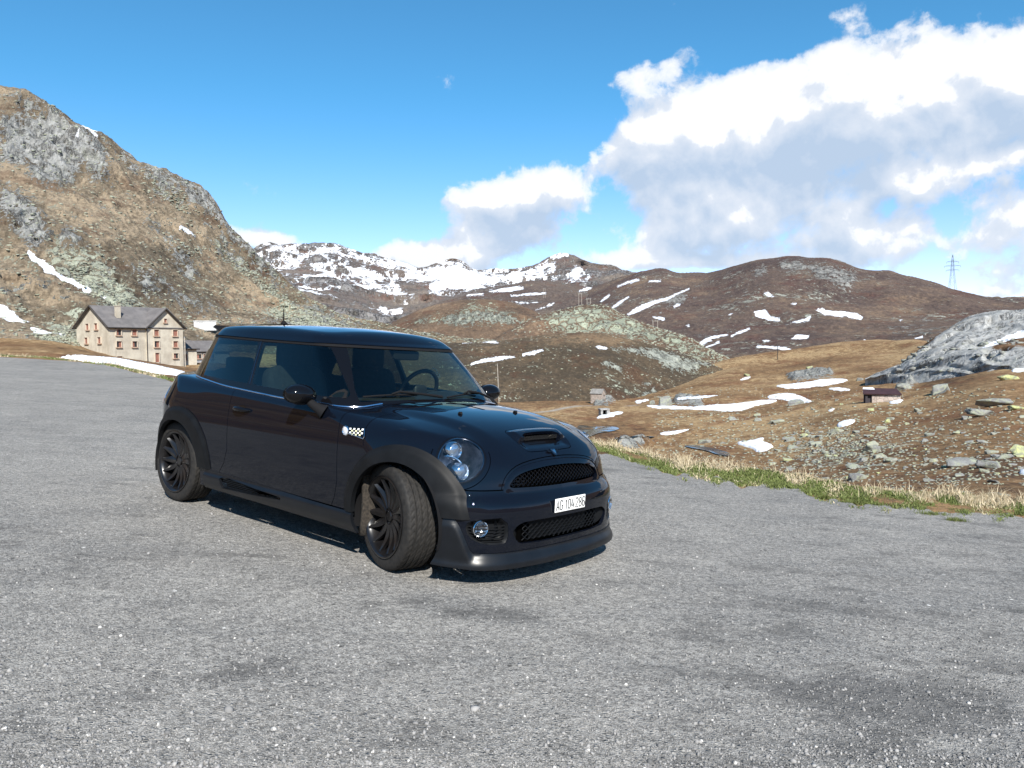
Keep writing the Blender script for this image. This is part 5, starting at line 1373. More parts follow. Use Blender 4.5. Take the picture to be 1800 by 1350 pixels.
SC_ = [streak([(828,642),(850,635),(880,631),(905,628)],[3,6,6,3]),streak([(918,625),(940,621),(955,617)],[3,6,3]),[(1046,611),(1052,608),(1068,611),(1066,615),(1052,614)],streak([(812,602),(840,598),(860,600),(876,603)],[6,7,6,2]),streak([(790,598),(820,594)],[3,4])]
RC = [[(1068,612),(1100,612),(1140,612),(1180,620),(1230,635),(1265,640),(1240,648),(1200,655),(1180,652),(1150,632),(1110,620)],[(1055,638),(1070,636),(1090,645),(1105,652),(1095,656),(1070,650)],[(1120,700),(1135,685),(1150,680),(1158,692),(1130,700)],[(1130,672),(1145,674),(1140,680)]]
def c_attr(P, px, py, T):
    A = base_attr(P); A['snow'] = blob(px,py,SC_); A['rock'] = blob(px,py,RC,9)*.7-.12; A['pale'] = fbm(P,.09,4,seed=71)*.9-.74+.2*sst(1050,1150,px); A['dark'] = .35+.2*fbm(P,.02,3,seed=72)-.5*np.exp(-((py-596)/10)**2)
    A['path'] = blob(px,py,[streak([(890,705),(896,692),(903,682)],[3,3,1.5])])*.4
    return A
mc = terrain_mat('heather_hill', ((.080,.062,.043),(.125,.092,.060),(.24,.165,.10)), rock=(.29,.30,.26), pale=(.36,.38,.29), sc=1.1, bump=.7, cell=1.3)
loft('heather_hill', rowsC, XS[(XS>400)&(XS<1330)], dens=1.2, disp=gen_disp(3.0,.03,1.1,.2,73), attrs=c_attr, mat=mc)
# rock outcrop on the right
crestD = [(1520,668,166),(1560,650,168),(1590,634,170),(1620,612,174),(1650,590,178),(1680,572,182),(1700,562,184),(1740,552,186),(1780,548,186),(1800,549,186),(1860,548,180),(2000,560,145),(2300,600,140),(2600,640,140)]
rowsD = [[(1520,'z',-10,146),(1700,'z',-9,118),(2600,'z',-8,92)],[(1520,668,160),(1600,650,146),(1700,647,134),(1800,646,126),(2600,680,104)],[(1520,668,164),(1600,632,158),(1650,616,152),(1700,606,150),(1800,602,146),(2600,665,120)],crestD,[(x,'z',at_dist(x,y,d)[2]-14,d+45) for x,y,d in crestD]]
def d_attr(P, px, py, T):
    A = base_attr(P); A['rock'] = .75+fbm(P,.1,4,seed=81)*.5; A['snow'] = blob(px,py,[streak([(1726,614),(1750,603),(1775,593),(1815,581)],[4,9,12,14]),[(1768,656),(1790,645),(1815,638),(1815,655)]]); A['pale'] -= .2
    A['rock'] -= 1.3*np.maximum(0,blob(px,py,[[(1560,655),(1600,632),(1650,600),(1640,590),(1590,628)],[(1720,612),(1800,590),(1815,600),(1815,615),(1760,620)]]))
    return A
def d_disp(P, px, py, T, A, rad):
    on = sst(.5,1.2,T); P0 = P; side = np.stack([rad[:,1],-rad[:,0],0*rad[:,0]],1)
    n = fbm(P0,.055,5,.5,82,ridge=True,sc=(1,1,1.4)); P = P+rad*(-n*3.6*on)[:,None]
    # stepped slabs: broad faces cut by joints
    st = P0[:,0]*.16+P0[:,2]*.10+fbm(P0,.07,3,.5,83)*1.2; fr = st-np.floor(st); P = P+rad*((-2.6*np.where(fr<.82,fr/.82,(1-fr)/.18))*on)[:,None]
    st = P0[:,2]*.22-P0[:,0]*.05+fbm(P0,.09,3,.5,84)*.8; fr = st-np.floor(st); P[:,2] += .8*np.where(fr<.8,fr/.8,(1-fr)/.2)*on-.4*on; P = P+rad*(-1.2*np.where(fr<.85,fr/.85,(1-fr)/.15)*on)[:,None]
    n = fbm(P0,.4,4,.5,85,ridge=True); P = P+rad*(-n*.22*on)[:,None]; P[:,2] += n*.1*on
    return P
md = terrain_mat('rock_outcrop', ((.10,.062,.036),(.19,.11,.06),(.30,.20,.11)), rock=(.33,.33,.32), pale=(.40,.41,.33), sc=1.1, bump=.45, yc=1.0)
loft('rock_outcrop', rowsD, XS[(XS>1520)&(XS<2600)], dens=1.6, disp=d_disp, attrs=d_attr, mat=md)
# country behind the camera
def back_ring():
    naz, rr = 260, [16,24,34,50,80,130,200,300,420,600,900,1400]
    azs = np.linspace(math.radians(52), math.radians(308), naz); V = []
    for r in rr:
        for a in azs:
            x, y = r*math.sin(a), r*math.cos(a); zl = float(lot_z(x,y)) if r < 30 else float(lot_z(30*math.sin(a),30*math.cos(a)))
            h = 0 if r < 20 else max(0,(r-30))*(.12+.06*math.sin(a*2.3+1)+.03*math.sin(a*7)+.24*math.exp(-((a-4.85)/.62)**2))*(1 if r<=600 else 600/r)
            V.append((x,y,zl*(1 if r<60 else .3)+h-.04))
    V = np.array(V); d = np.hypot(V[:,0],V[:,1]); V[:,2] += fbm(V,.012,5,seed=91)*.05*np.clip(d-24,0,700)
    idx = np.arange(len(V)).reshape(len(rr),naz); Q = np.stack([idx[:-1,:-1],idx[1:,:-1],idx[1:,1:],idx[:-1,1:]],-1).reshape(-1,4)
    o = mesh_np('hillside', V, Q, ground_m); A = base_attr(V); A['pale'] = fbm(V,.03,4,seed=92)*.5-.6; A['dark'] += .3
    for k, v in A.items():
        at = o.data.attributes.new(k,'FLOAT','POINT'); at.data.foreach_set('value', v.astype(np.float32))
    tag(o, kind='structure')
back_ring()

# ---------------------------------------------------------------- gravel lot
def lot_material():
    m = bpy.data.materials.new('gravel'); m.use_nodes = True; t = NT(m.node_tree); p = t.n['Principled BSDF']
    g = t.node('ShaderNodeNewGeometry').outputs['Position']
    big = t.noise(g, .35, 5, .6); med = t.noise(g, 1.7, 6, .62); fine = t.noise(g, 16, 5, .65); gr = t.noise(g, 120, 3, .7)
    gw = t.vmath('ADD', g, t.vmath('SCALE', t.vmath('SUBTRACT', t.noise(g, 60, 2, .5, color=True), (.5,.5,.5)), None, .012))
    v1c = t.voro(gw, 150, 'F1', 'Color'); v1d = t.voro(gw, 150, 'F1', 'Distance'); v2c = t.voro(gw, 66, 'F1', 'Color'); v2d = t.voro(gw, 66, 'F1', 'Distance')
    s1 = t.sep(v1c); s2 = t.sep(v2c)
    tone = t.math('ADD', t.math('MULTIPLY', big, .35), t.math('MULTIPLY', med, .45))
    c = t.mix(t.ramp(tone, .31, .50), (.190,.173,.150), (.350,.322,.280)); c = t.mix(t.ramp(t.noise(t.mapping(g,scale=(.7,1.6,1),rot=(0,0,.45)), 1.1, 6, .66), .50, .62, 0, .55), c, (.092,.087,.081))
    dk = t.node('ShaderNodeAttribute', attribute_name='stain').outputs['Fac']
    c = t.mix(t.math('MULTIPLY', t.ramp(t.math('ADD', dk, t.math('MULTIPLY', t.math('SUBTRACT', med, .5), 1.8)), .05, .50), .78), c, (.060,.058,.056))
    warm = t.noise(g, .8, 4, .6); c = t.mix(t.ramp(warm, .52, .72, 0, .25), c, (.23,.20,.165))
    # stones: each cell its own tone, dark gaps between
    sv = t.math('ADD', t.math('MULTIPLY', s1[0], .62), t.math('MULTIPLY', gr, .5))
    c = t.mix(t.ramp(sv, .15, .85), t.mix(.55, c, (.05,.05,.05)), t.mix(.42, c, (.62,.61,.59)))
    c = t.mix(t.math('MULTIPLY', t.ramp(v1d, .45, .80), .55), c, (.03,.03,.03))
    big_st = t.math('MULTIPLY', t.ramp(s2[1], .93, .96), t.ramp(v2d, .50, .36))
    c = t.mix(t.math('MULTIPLY', big_st, .8), c, t.mix(s2[2], (.14,.14,.14), (.46,.45,.42)))
    v3 = t.voro(gw, 17, 'F1', 'Color'); v3d = t.voro(gw, 17, 'F1', 'Distance'); s3 = t.sep(v3)
    c = t.mix(t.ramp(t.noise(g, 34, 4, .72), .38, .66), t.mix(.30, c, (.05,.05,.05)), t.mix(.24, c, (.56,.53,.48))); c = t.mix(t.ramp(t.noise(g, 6.5, 4, .7), .55, .70, 0, .28), c, (.085,.083,.080))
    wh = t.math('MULTIPLY', t.ramp(s3[0], .993, .997), t.ramp(v3d, .24, .16)); c = t.mix(wh, c, (.62,.61,.58))
    pit = t.math('MULTIPLY', t.ramp(s3[1], .95, .97), t.ramp(v3d, .24, .14)); c = t.mix(t.math('MULTIPLY', pit, .7), c, (.02,.02,.02))
    scuff = t.ramp(t.noise(t.mapping(g, scale=(1,2.4,1), rot=(0,0,.5)), 2.0, 8, .72), .57, .70, 0, .42); c = t.mix(scuff, c, (.46,.44,.40))
    sm_ = t.ramp(t.math('ADD', dk, t.math('MULTIPLY', t.math('SUBTRACT', t.noise(t.mapping(g,scale=(.8,1.5,1),rot=(0,0,.4)), 2.4, 8, .74), .5), 3.6)), .10, .75)
    c = t.mix(t.math('MULTIPLY', sm_, .60), c, t.mix(t.ramp(fine,.3,.7), (.045,.044,.043), (.11,.105,.10)))
    t.l.new(c, p.inputs['Base Color']); p.inputs['Roughness'].default_value = .92; p.inputs['Specular IOR Level'].default_value = .25
    h = t.math('ADD', t.math('MULTIPLY', t.ramp(v1d, .75, .0), .55), t.math('ADD', t.math('MULTIPLY', t.math('MULTIPLY', t.ramp(v2d, .6, .1), t.ramp(s2[1], .45, .9)), 1.4), t.math('MULTIPLY', fine, .9)))
    h = t.math('ADD', h, t.math('MULTIPLY', gr, .4))
    t.l.new(t.bump(h, .85, .006), p.inputs['Normal']); return m
gravel = lot_material()
def lot_outline():
    """the lot as a polar sheet: from under the camera out to the edge in front, 25 m behind"""
    front = [(azel(x,616)[0], float(edge_d(x))) for x in np.concatenate([np.arange(-1300,-60,40),np.arange(-60,1860,6),np.arange(1860,3100,40)])]
    back = [(a, 26.0) for a in np.linspace(front[-1][0]+.12, 2*PI+front[0][0]-.12, 60)]
    return front+back
OUT = lot_outline()
azs = np.array([a for a,_ in OUT]); ro = np.array([r for _,r in OUT])
ro = ro*(1+.012*np.array([math.sin(a*61)+math.sin(a*147+1)+.8*math.sin(a*331) for a in azs])) + .10*np.array([math.sin(a*23+2)+math.sin(a*83) for a in azs])
radii = 1-(1-np.linspace(0,1,150))**1.0
V = []; n = len(OUT)
for s in np.linspace(0,1,170):
    r = (s**2.0)*ro+.0
    V.append(np.stack([r*np.sin(azs), r*np.cos(azs), np.zeros(n)],1))
V = np.vstack(V); V[:,2] = lot_z(V[:,0],V[:,1])
Vn = V.copy(); Vn[:,2] = 0
dd = np.hypot(V[:,0],V[:,1]); und = fbm(Vn,.45,4,.5,101)*.022+fbm(Vn,2.2,3,.5,102)*.005
lc = (Vn@R_CW)-(T_CW@R_CW)   # roughly car frame for keeping the tyres on level ground
near = np.zeros(len(V))
for wx_,wy_ in ((0,-.72),(0,.72),(-2.467,-.72),(-2.467,.72)):
    wpt = R_CW@np.array([wx_,wy_,0])+T_CW; near = np.maximum(near, np.exp(-((V[:,0]-wpt[0])**2+(V[:,1]-wpt[1])**2)/.35))
V[:,2] += und*(1-near)-.004*0
idx = np.arange(len(V)).reshape(-1,n); Q = np.stack([idx[:-1],idx[1:],np.roll(idx,-1,1)[1:],np.roll(idx,-1,1)[:-1]],-1).reshape(-1,4)
lot = mesh_np('gravel_lot', V, Q, gravel); tag(lot, kind='structure')
px_v, py_v = proj_px(V)
front_ = (V[:,1]>.8)
stn = np.where(front_, blob(np.where(front_,px_v,-999),np.where(front_,py_v,-999),[[(655,1050),(740,1030),(830,1045),(930,1060),(985,1085),(1100,1120),(1210,1160),(1080,1130),(960,1115),(840,1105),(730,1088)],[(1050,960),(1200,985),(1420,1040),(1700,1110),(1500,1090),(1250,1030),(1100,1000)],
   [(1300,1200),(1500,1180),(1800,1220),(1800,1300),(1550,1290),(1400,1250)],[(0,1000),(150,980),(140,1020),(0,1040)],[(300,1180),(520,1150),(560,1190),(380,1220)]],40), -1)
stn = np.where(stn>0, stn*.62, 0)+.42*fbm(Vn,.30,5,.55,103)+.30*sst(950,1500,px_v)*front_*sst(850,1000,py_v)-.02
at = lot.data.attributes.new('stain','FLOAT','POINT'); at.data.foreach_set('value', stn.astype(np.float32))
# ---------------------------------------------------------------- buildings, poles, rocks, grass
def stone_mat(name, c1, c2, scale=3.0, bump=.5):
    m = bpy.data.materials.new(name); m.use_nodes = True; t = NT(m.node_tree); p = t.n['Principled BSDF']; o = t.node('ShaderNodeTexCoord').outputs['Object']
    n = t.noise(o, scale*.25, 6, .65); b = t.voro(o, scale, 'F1', 'Color'); e = t.voro(o, scale, 'DISTANCE_TO_EDGE'); f = t.noise(o, scale*6, 4, .7)
    c = t.mix(t.ramp(n,.3,.7), c1, c2); c = t.mix(t.math('MULTIPLY', t.sep(b)[0], .5), c, tuple(x*.6 for x in c1)); c = t.mix(t.ramp(f,.35,.7,.35,0), c, (.05,.05,.045))
    c = t.mix(t.ramp(e,0,.06,.5,0), c, (.06,.055,.05)); t.l.new(c, p.inputs['Base Color']); p.inputs['Roughness'].default_value = .95
    t.l.new(t.bump(t.math('ADD', t.ramp(e,0,.1), t.math('MULTIPLY', f, .6)), bump, .05), p.inputs['Normal']); return m
def render_mat(name, c1, c2):
    m = bpy.data.materials.new(name); m.use_nodes = True; t = NT(m.node_tree); p = t.n['Principled BSDF']; o = t.node('ShaderNodeTexCoord').outputs['Object']
    n = t.noise(o, .35, 7, .68); st = t.noise(t.mapping(o, scale=(1.2,1.2,.14)), 1.0, 6, .7); f = t.noise(o, 7, 4, .7)
    c = t.mix(t.ramp(n,.35,.68), c1, c2); c = t.mix(t.ramp(st,.52,.70,0,.45), c, tuple(x*.62 for x in c1)); c = t.mix(t.ramp(f,.55,.75,0,.3), c, tuple(min(1,x*1.25) for x in c2))
    t.l.new(c, p.inputs['Base Color']); p.inputs['Roughness'].default_value = .95; t.l.new(t.bump(f, .3, .03), p.inputs['Normal']); return m
plaster = render_mat('weathered_plaster', (.36,.32,.26), (.50,.46,.38))
roof_m = render_mat('slate_roof', (.105,.098,.098), (.16,.148,.145))
fascia_m = pmat('dark_eaves', (.03,.026,.025), rough=.8)
shut_m = pmat('red_brown_shutter', (.24,.105,.075), rough=.7, noise=.3, nscale=2)
reveal_m = pmat('pale_reveal', (.50,.43,.35), rough=.9, noise=.1)
rust_m = pmat('rust_sill', (.38,.27,.20), rough=.9, noise=.3, nscale=3)
dark_m = pmat('dark_opening', (.02,.02,.022), rough=.6)
wood_m = pmat('grey_wood_pole', (.30,.27,.23), rough=.85, noise=.3, nscale=3)
steel_m = pmat('galvanised_steel', (.22,.25,.28), rough=.55, metal=.3, noise=.1)
hutstone = stone_mat('hut_stone', (.40,.33,.28), (.55,.46,.40), 2.2)
hutroof = stone_mat('stone_roof', (.27,.26,.25), (.36,.35,.33), 2.5)
redroof = pmat('red_metal_roof', (.040,.017,.019), rough=.7, noise=.25, nscale=2)
darkside = pmat('dark_timber', (.035,.03,.035), rough=.9)

def gable_block(name_w, L, Wd, H, HR, parent, wall, over=.55):
    """walls of a gabled block: x 0..L, y 0..Wd, ridge along x"""
    mb = MB(); V = [(0,0,-2),(L,0,-2),(L,Wd,-2),(0,Wd,-2),(0,0,H),(L,0,H),(L,Wd,H),(0,Wd,H),(0,Wd/2,HR),(L,Wd/2,HR)]
    mb.add(V,[(0,1,5,4),(1,2,6,9,5),(2,3,7,6),(3,0,4,8,7),(3,2,1,0)]); return mb.build(name_w, wall, parent)
def roof_slab(mb, a, b, c, d, th=.16):
    """slab from four corners (counter-clockwise seen from above)"""
    P = [np.array(p,float) for p in (a,b,c,d)]; n = np.cross(P[1]-P[0],P[3]-P[0]); n /= np.linalg.norm(n); 
    if n[2] < 0: n = -n
    mb.add([p+n*th for p in P]+[p for p in P],[(0,1,2,3),(7,6,5,4),(0,4,5,1),(1,5,6,2),(2,6,7,3),(3,7,4,0)])
def base_pt(layer, px, py): return ground_at(layer, px, py)

# --- hotel-like house with cross gable
hc = at_dist(194, 638, 190.0)
th = math.radians(-33)      # front wall direction from the near corner to the right, receding
# local x along the front wall (to the right), local y into the house
az0 = azel(194,616)[0]
fx_dir = az0*-1
house = empty('house'); house.location = hc; 
ang = -az0 + math.radians(31); house.rotation_euler = (0,0,ang)
tag(house, 'tall three-storey beige house with cross gable and brown shutters at the mountain foot', 'house')
Lh, Wh, Hh, HRh = 17.6, 12.6, 7.9, 12.4
gable_block('wall', Lh, Wh, Hh, HRh, house, plaster)
# cross gable wing standing 0.5 m proud on the right
wx0, wx1 = 8.4, 17.4
mb = MB(); cxw = (wx0+wx1)/2; y0 = -.45
mb.add([(wx0,y0,-2),(wx1,y0,-2),(wx1,5,-2),(wx0,5,-2),(wx0,y0,Hh),(wx1,y0,Hh),(wx1,5,Hh),(wx0,5,Hh),(cxw,y0,HRh-.55),(cxw,6.3,HRh-.55)],[(0,1,5,8,4),(1,2,6,5),(3,0,4,7)]); mb.build('gable_wall', plaster, house)
mb = MB(); ov = .6; sl_ = (HRh-Hh)/(Wh/2)
roof_slab(mb,(-ov,-ov,Hh-sl_*ov),(Lh+ov,-ov,Hh-sl_*ov),(Lh+ov,Wh/2,HRh),(-ov,Wh/2,HRh)); roof_slab(mb,(-ov,Wh/2,HRh),(Lh+ov,Wh/2,HRh),(Lh+ov,Wh+ov,Hh-sl_*ov),(-ov,Wh+ov,Hh-sl_*ov))
sw = (HRh-.55-Hh)/((wx1-wx0)/2)
roof_slab(mb,(wx0-ov,y0-ov,Hh-sw*ov+.06),(cxw,y0-ov,HRh-.49),(cxw,6.2,HRh-.49),(wx0-ov,6.2,Hh-sw*ov+.06)); roof_slab(mb,(cxw,y0-ov,HRh-.49),(wx1+ov,y0-ov,Hh-sw*ov+.06),(wx1+ov,6.2,Hh-sw*ov+.06),(cxw,6.2,HRh-.49))
rf = mb.build('roof', roof_m, house)
mb = MB()
def edge_board(a,b): mb.tube([a,b],.17,4)
edge_board((-ov-.05,-ov,Hh-sl_*ov+.02),(-ov-.05,Wh/2,HRh+.02)); edge_board((-ov-.05,Wh/2,HRh+.02),(-ov-.05,Wh+ov,Hh-sl_*ov)); edge_board((-ov,-ov-.05,Hh-sl_*ov),(wx0-ov,-ov-.05,Hh-sl_*ov))
edge_board((wx0-ov,y0-ov-.05,Hh-sw*ov+.05),(cxw,y0-ov-.05,HRh-.47)); edge_board((cxw,y0-ov-.05,HRh-.47),(wx1+ov,y0-ov-.05,Hh-sw*ov+.05))
mb.build('roof_edge', fascia_m, rf)
mb = MB(); mb.box((3.6,2.6,11.0),(.9,.9,2.6)); mb.box((3.6,2.6,12.35),(1.1,1.1,.16)); mb.build('chimney', plaster, rf)
mb = MB(); mb.tube([(wx0-.08,y0-.1,Hh),(wx0-.08,y0-.1,0)],.09,6); mb.build('downpipe', fascia_m, house)
def window(parent, o, u, wv, hv, door=False, half=None, deep=.28):
    """opening in a wall; o = centre on the wall face, u = unit vector along the wall"""
    o = np.array(o,float); u = np.array(u,float); n = np.array([u[1],-u[0],0]); up = np.array([0,0,1.])   # n outward
    def q(a,b,d): return o+u*a+up*b+n*d
    w2,h2 = wv/2,hv/2
    mb = MB(); mb.add([q(-w2,-h2,.015),q(w2,-h2,.015),q(w2,h2,.015),q(-w2,h2,.015)],[(0,1,2,3)])
    fr = mb.build('door' if door else 'window', shut_m, parent)
    # deep jambs built proud of the wall so that they cast the shadow seen under the lintel
    mb = MB()
    def slab(a0,a1,b0,b1,d0,d1): mb.add([q(a0,b0,d0),q(a1,b0,d0),q(a1,b1,d0),q(a0,b1,d0),q(a0,b0,d1),q(a1,b0,d1),q(a1,b1,d1),q(a0,b1,d1)],[(4,5,6,7),(0,1,5,4),(1,2,6,5),(2,3,7,6),(3,0,4,7)])
    slab(w2,w2+.09,-h2,h2,.0,deep); slab(-w2-.07,-w2,-h2,h2,.0,deep); slab(-w2-.08,w2+.10,h2,h2+.09,.0,deep+.04)
    mb.build('frame', reveal_m, fr)
    if not door:
        mb = MB(); slab(-w2-.15,w2+.15,-h2-.22,-h2,.0,deep+.03); mb.build('sill', rust_m, fr)
        if half:
            mb = MB(); mb.add([q(-w2 if half<0 else 0,-h2,.03),q(0 if half<0 else w2,-h2,.03),q(0 if half<0 else w2,h2,.03),q(-w2 if half<0 else 0,h2,.03)],[(0,1,2,3)]); mb.build('pane', dark_m, fr)
    return fr
UX = (1,0,0)
fl = (1.25,4.0,6.55)
for xw in (2.0,5.6):
    for k,z in enumerate(fl):
        if k==0 and xw>5: continue
        window(house,(xw,0,z if k else .9),UX,1.15,1.25 if k else 1.0,half=(None,1,None)[k] if xw>4 else (None,-1,1)[k])
for xw in (10.6,15.3):
    for k,z in enumerate(fl):
        if k==0 and xw<12: window(house,(xw,y0,1.0),UX,1.0,2.1,door=True); continue
        window(house,(xw,y0,z if k else 1.35),UX,1.2,1.35 if k else 1.1,half=-1 if (k==1 and xw<12) else (1 if xw>12 and k==0 else None))
window(house,(cxw,y0,9.3),UX,.75,.85)
UG = (0,-1,0)
for yw in (3.6,8.6):
    for z in (1.2,4.9,7.9): 
        yy = yw if z<7 else (4.7 if yw<5 else 8.0)
        window(house,(0,yy,z),UG,1.15,1.3)
# --- annexes
def annex(name, px, py, dist, rot, L, Wd, H, HR, wall, label, side_off=0):
    c = at_dist(px, py, dist); e = empty(name, tuple(c), -azel(px,616)[0]+math.radians(rot)); tag(e, label, 'building')
    gable_block('wall', L, Wd, H, HR, e, wall); mb = MB(); ov=.5; s = (HR-H)/(Wd/2)
    roof_slab(mb,(-ov,-ov,H-s*ov),(L+ov,-ov,H-s*ov),(L+ov,Wd/2,HR),(-ov,Wd/2,HR)); roof_slab(mb,(-ov,Wd/2,HR),(L+ov,Wd/2,HR),(L+ov,Wd+ov,H-s*ov),(-ov,Wd+ov,H-s*ov))
    r = mb.build('roof', roof_m, e); mb = MB(); mb.tube([(-ov,-ov-.05,H-s*ov),(L+ov,-ov-.05,H-s*ov)],.14,4); mb.build('roof_edge', fascia_m, r); return e
a1 = annex('annex_building',303,645,203,28,6.2,7,4.4,6.2,plaster,'small beige annex with grey roof just right of the tall beige house')
window(a1,(3.0,0,2.3),UX,1.2,1.35)
a2 = annex('annex_building',330,640,215,24,11,8,3.3,5.8,pmat('grey_wall',(.26,.27,.29),rough=.9,noise=.2,nscale=2),'low grey shed with dark windows beyond the beige annex, partly behind the black car')
for xw in (1.2,2.9,4.6,6.3): window(a2,(xw,0,1.9),UX,1.2,1.1,half=1 if xw>2 else -1)
def pole(px, py_base, py_top, layer, label, name='utility_pole', r=.13, cross=False, group=None, d=None, lean=0., mat=None):
    b = base_pt(layer, px, py_base) if d is None else at_dist(px, py_base, d); dist = np.hypot(b[0],b[1]); h = (py_base-py_top)/F_PX*dist
    o = empty(name, tuple(b)); tag(o, label, 'pole', group)
    mb = MB(); mb.tube([(0,0,-.6),(lean*h,0,h)],[r,r*.75],8); mb.build('mast', mat or wood_m, o, smooth=True)
    mb = MB(); mb.tube([(lean*h,0,h-.1),(lean*h,0,h+.18)],[.09,.05],6); mb.build('insulator', steel_m, o)
    if cross: mb = MB(); mb.box((lean*h,0,h-.35),(1.6,.12,.12)); mb.build('crossarm', wood_m, o)
    return o
pole(326,650,598,'meadow','thin wooden pole in front of the grey-roofed annexes','utility_pole',d=150)
pole(876,708,640,'meadow','tall pale wooden pole rising behind the bonnet of the black car',r=.12,lean=-.03)
pole(1367,632,608,'meadow','single thin pole on the meadow rim below the snow-streaked brown hill',r=.14,mat=fascia_m)
def hpole(px, yb, yt, wpx, d, label):
    b = at_dist(px,yb,d); h = (yb-yt)/F_PX*d; w = wpx/F_PX*d; o = empty('power_line_pole', tuple(b), -azel(px,616)[0]); tag(o, label, 'power pole', 'twin-legged line poles crossing the knolls')
    for s in (-1,1): mb = MB(); mb.tube([(s*w/2,0,-2.5),(s*w/2,0,h)],[.17,.14],6); mb.build('leg', wood_m, o, smooth=True)
    mb = MB(); mb.box((0,0,h-.2),(w*1.3,.2,.22)); mb.build('crossarm', wood_m, o); 
    for s in (-1,0,1): mb = MB(); mb.tube([(s*w*.6,0,h-.1),(s*w*.6,0,h+.45)],.1,5); mb.build('insulator', steel_m, o)
hpole(1020,536,516,5,500,'farthest twin pole near the crest between dark ridge and rocky knoll')
hpole(1035,541,525,6,440,'twin pole standing on top of the rocky knoll')
hpole(1152,584,564,8,395,'twin pole on the right shoulder of the rocky knoll')
hpole(1066,610,595,7,330,'twin pole above the small snow patch on the heather hill')
hpole(957,520,507,3,900,'tiny twin pole on the dark ridge left of the others')
# pylon
pb = at_dist(1674,509,738); pyl = empty('pylon', tuple(pb), -azel(1674,616)[0]+.3); tag(pyl, 'lattice steel power pylon standing on the skyline of the brown hill', 'pylon')
ph = 53/F_PX*738; mb = MB(); bw = 2.6
lv = [(0,bw),(.22,bw*.74),(.42,bw*.54),(.60,bw*.40),(.76,bw*.30),(.88,bw*.22),(1.0,.12)]
def cp(l, i): s = [(-1,-1),(1,-1),(1,1),(-1,1)][i%4]; return (s[0]*l[1], s[1]*l[1], l[0]*ph)
for a,b in zip(lv[:-1],lv[1:]):
    for i in range(4):
        mb.tube([cp(a,i),cp(b,i)],.09,4); mb.tube([cp(a,i),cp(b,i+1)],.045,4); mb.tube([cp(a,i+1),cp(b,i)],.045,4); mb.tube([cp(b,i),cp(b,i+1)],.045,4)
for i in range(4): mb.tube([cp(lv[0],i),(cp(lv[0],i)[0]*1.05,cp(lv[0],i)[1]*1.05,-6)],.15,4)
mb.build('tower', steel_m, pyl)
for f_,w_ in ((.80,4.4),(.68,6.0),(.56,4.8)):
    mb = MB(); z = f_*ph
    for s in (-1,1): mb.tube([(0,0,z+.9),(s*w_,0,z)],.10,4); mb.tube([(0,-.5,z),(s*w_,0,z)],.10,4); mb.tube([(0,.5,z),(s*w_,0,z)],.10,4); mb.tube([(s*w_,0,z),(s*w_,0,z-1.4)],.12,5)
    mb.build('crossarm', steel_m, pyl)
# stone hut
hb = ground_at('meadow',1057,702); hd = np.hypot(hb[0],hb[1]); print('hut', hb, hd)
sc_h = hd/200
hut = empty('stone_hut', tuple(hb), -azel(1057,616)[0]+math.radians(-28)); tag(hut, 'small pinkish stone hut with grey slab roof below the heather hill', 'hut')
s_ = hd/F_PX*24/4.4; 
Lq,Wq,Hq,HRq = 4.0*s_,2.6*s_,1.9*s_,3.2*s_
mb = MB(); mb.add([(-Lq,0,-1),(0,0,-1),(0,Wq,-1),(-Lq,Wq,-1),(-Lq,0,Hq),(0,0,Hq),(0,Wq,Hq),(-Lq,Wq,Hq),(-Lq,Wq/2,HRq),(0,Wq/2,HRq)],[(0,1,5,4),(1,2,6,9,5),(2,3,7,6),(3,0,4,8,7)]); mb.build('wall', hutstone, hut)
mb = MB(); s = (HRq-Hq)/(Wq/2); ov=.15; roof_slab(mb,(-Lq-ov,-ov,Hq-s*ov),(ov,-ov,Hq-s*ov),(ov,Wq/2,HRq),(-Lq-ov,Wq/2,HRq),.12); roof_slab(mb,(-Lq-ov,Wq/2,HRq),(ov,Wq/2,HRq),(ov,Wq+ov,Hq-s*ov),(-Lq-ov,Wq+ov,Hq-s*ov),.12); mb.build('roof', hutroof, hut)
mb = MB(); mb.box((.02,Wq*.62,Hq*.62),(.06,.45*s_,.55*s_)); mb.build('window', dark_m, hut)
# culvert portal under the track
cb = ground_at('meadow',1062,730); cdist = np.hypot(cb[0],cb[1]); cu = empty('culvert', tuple(cb), -azel(1062,616)[0]+.35); tag(cu, 'pale concrete culvert with a dark square mouth under the meadow track', 'culvert')
k_ = cdist/F_PX*.8
mb = MB(); mb.box((-6*k_,.6,5*k_),(5*k_,1.2,14*k_)); mb.box((9*k_,.6,4*k_),(7*k_,1.2,13*k_)); mb.box((1*k_,.6,13*k_),(22*k_,1.3,3.2*k_)); mb.build('concrete_frame', stone_mat('concrete_portal',(.36,.35,.34),(.46,.45,.44),1.2), cu, bevel=.05)
mb = MB(); mb.box((1*k_,.9,5*k_),(8.5*k_,.6,13*k_)); mb.build('opening', void, cu)
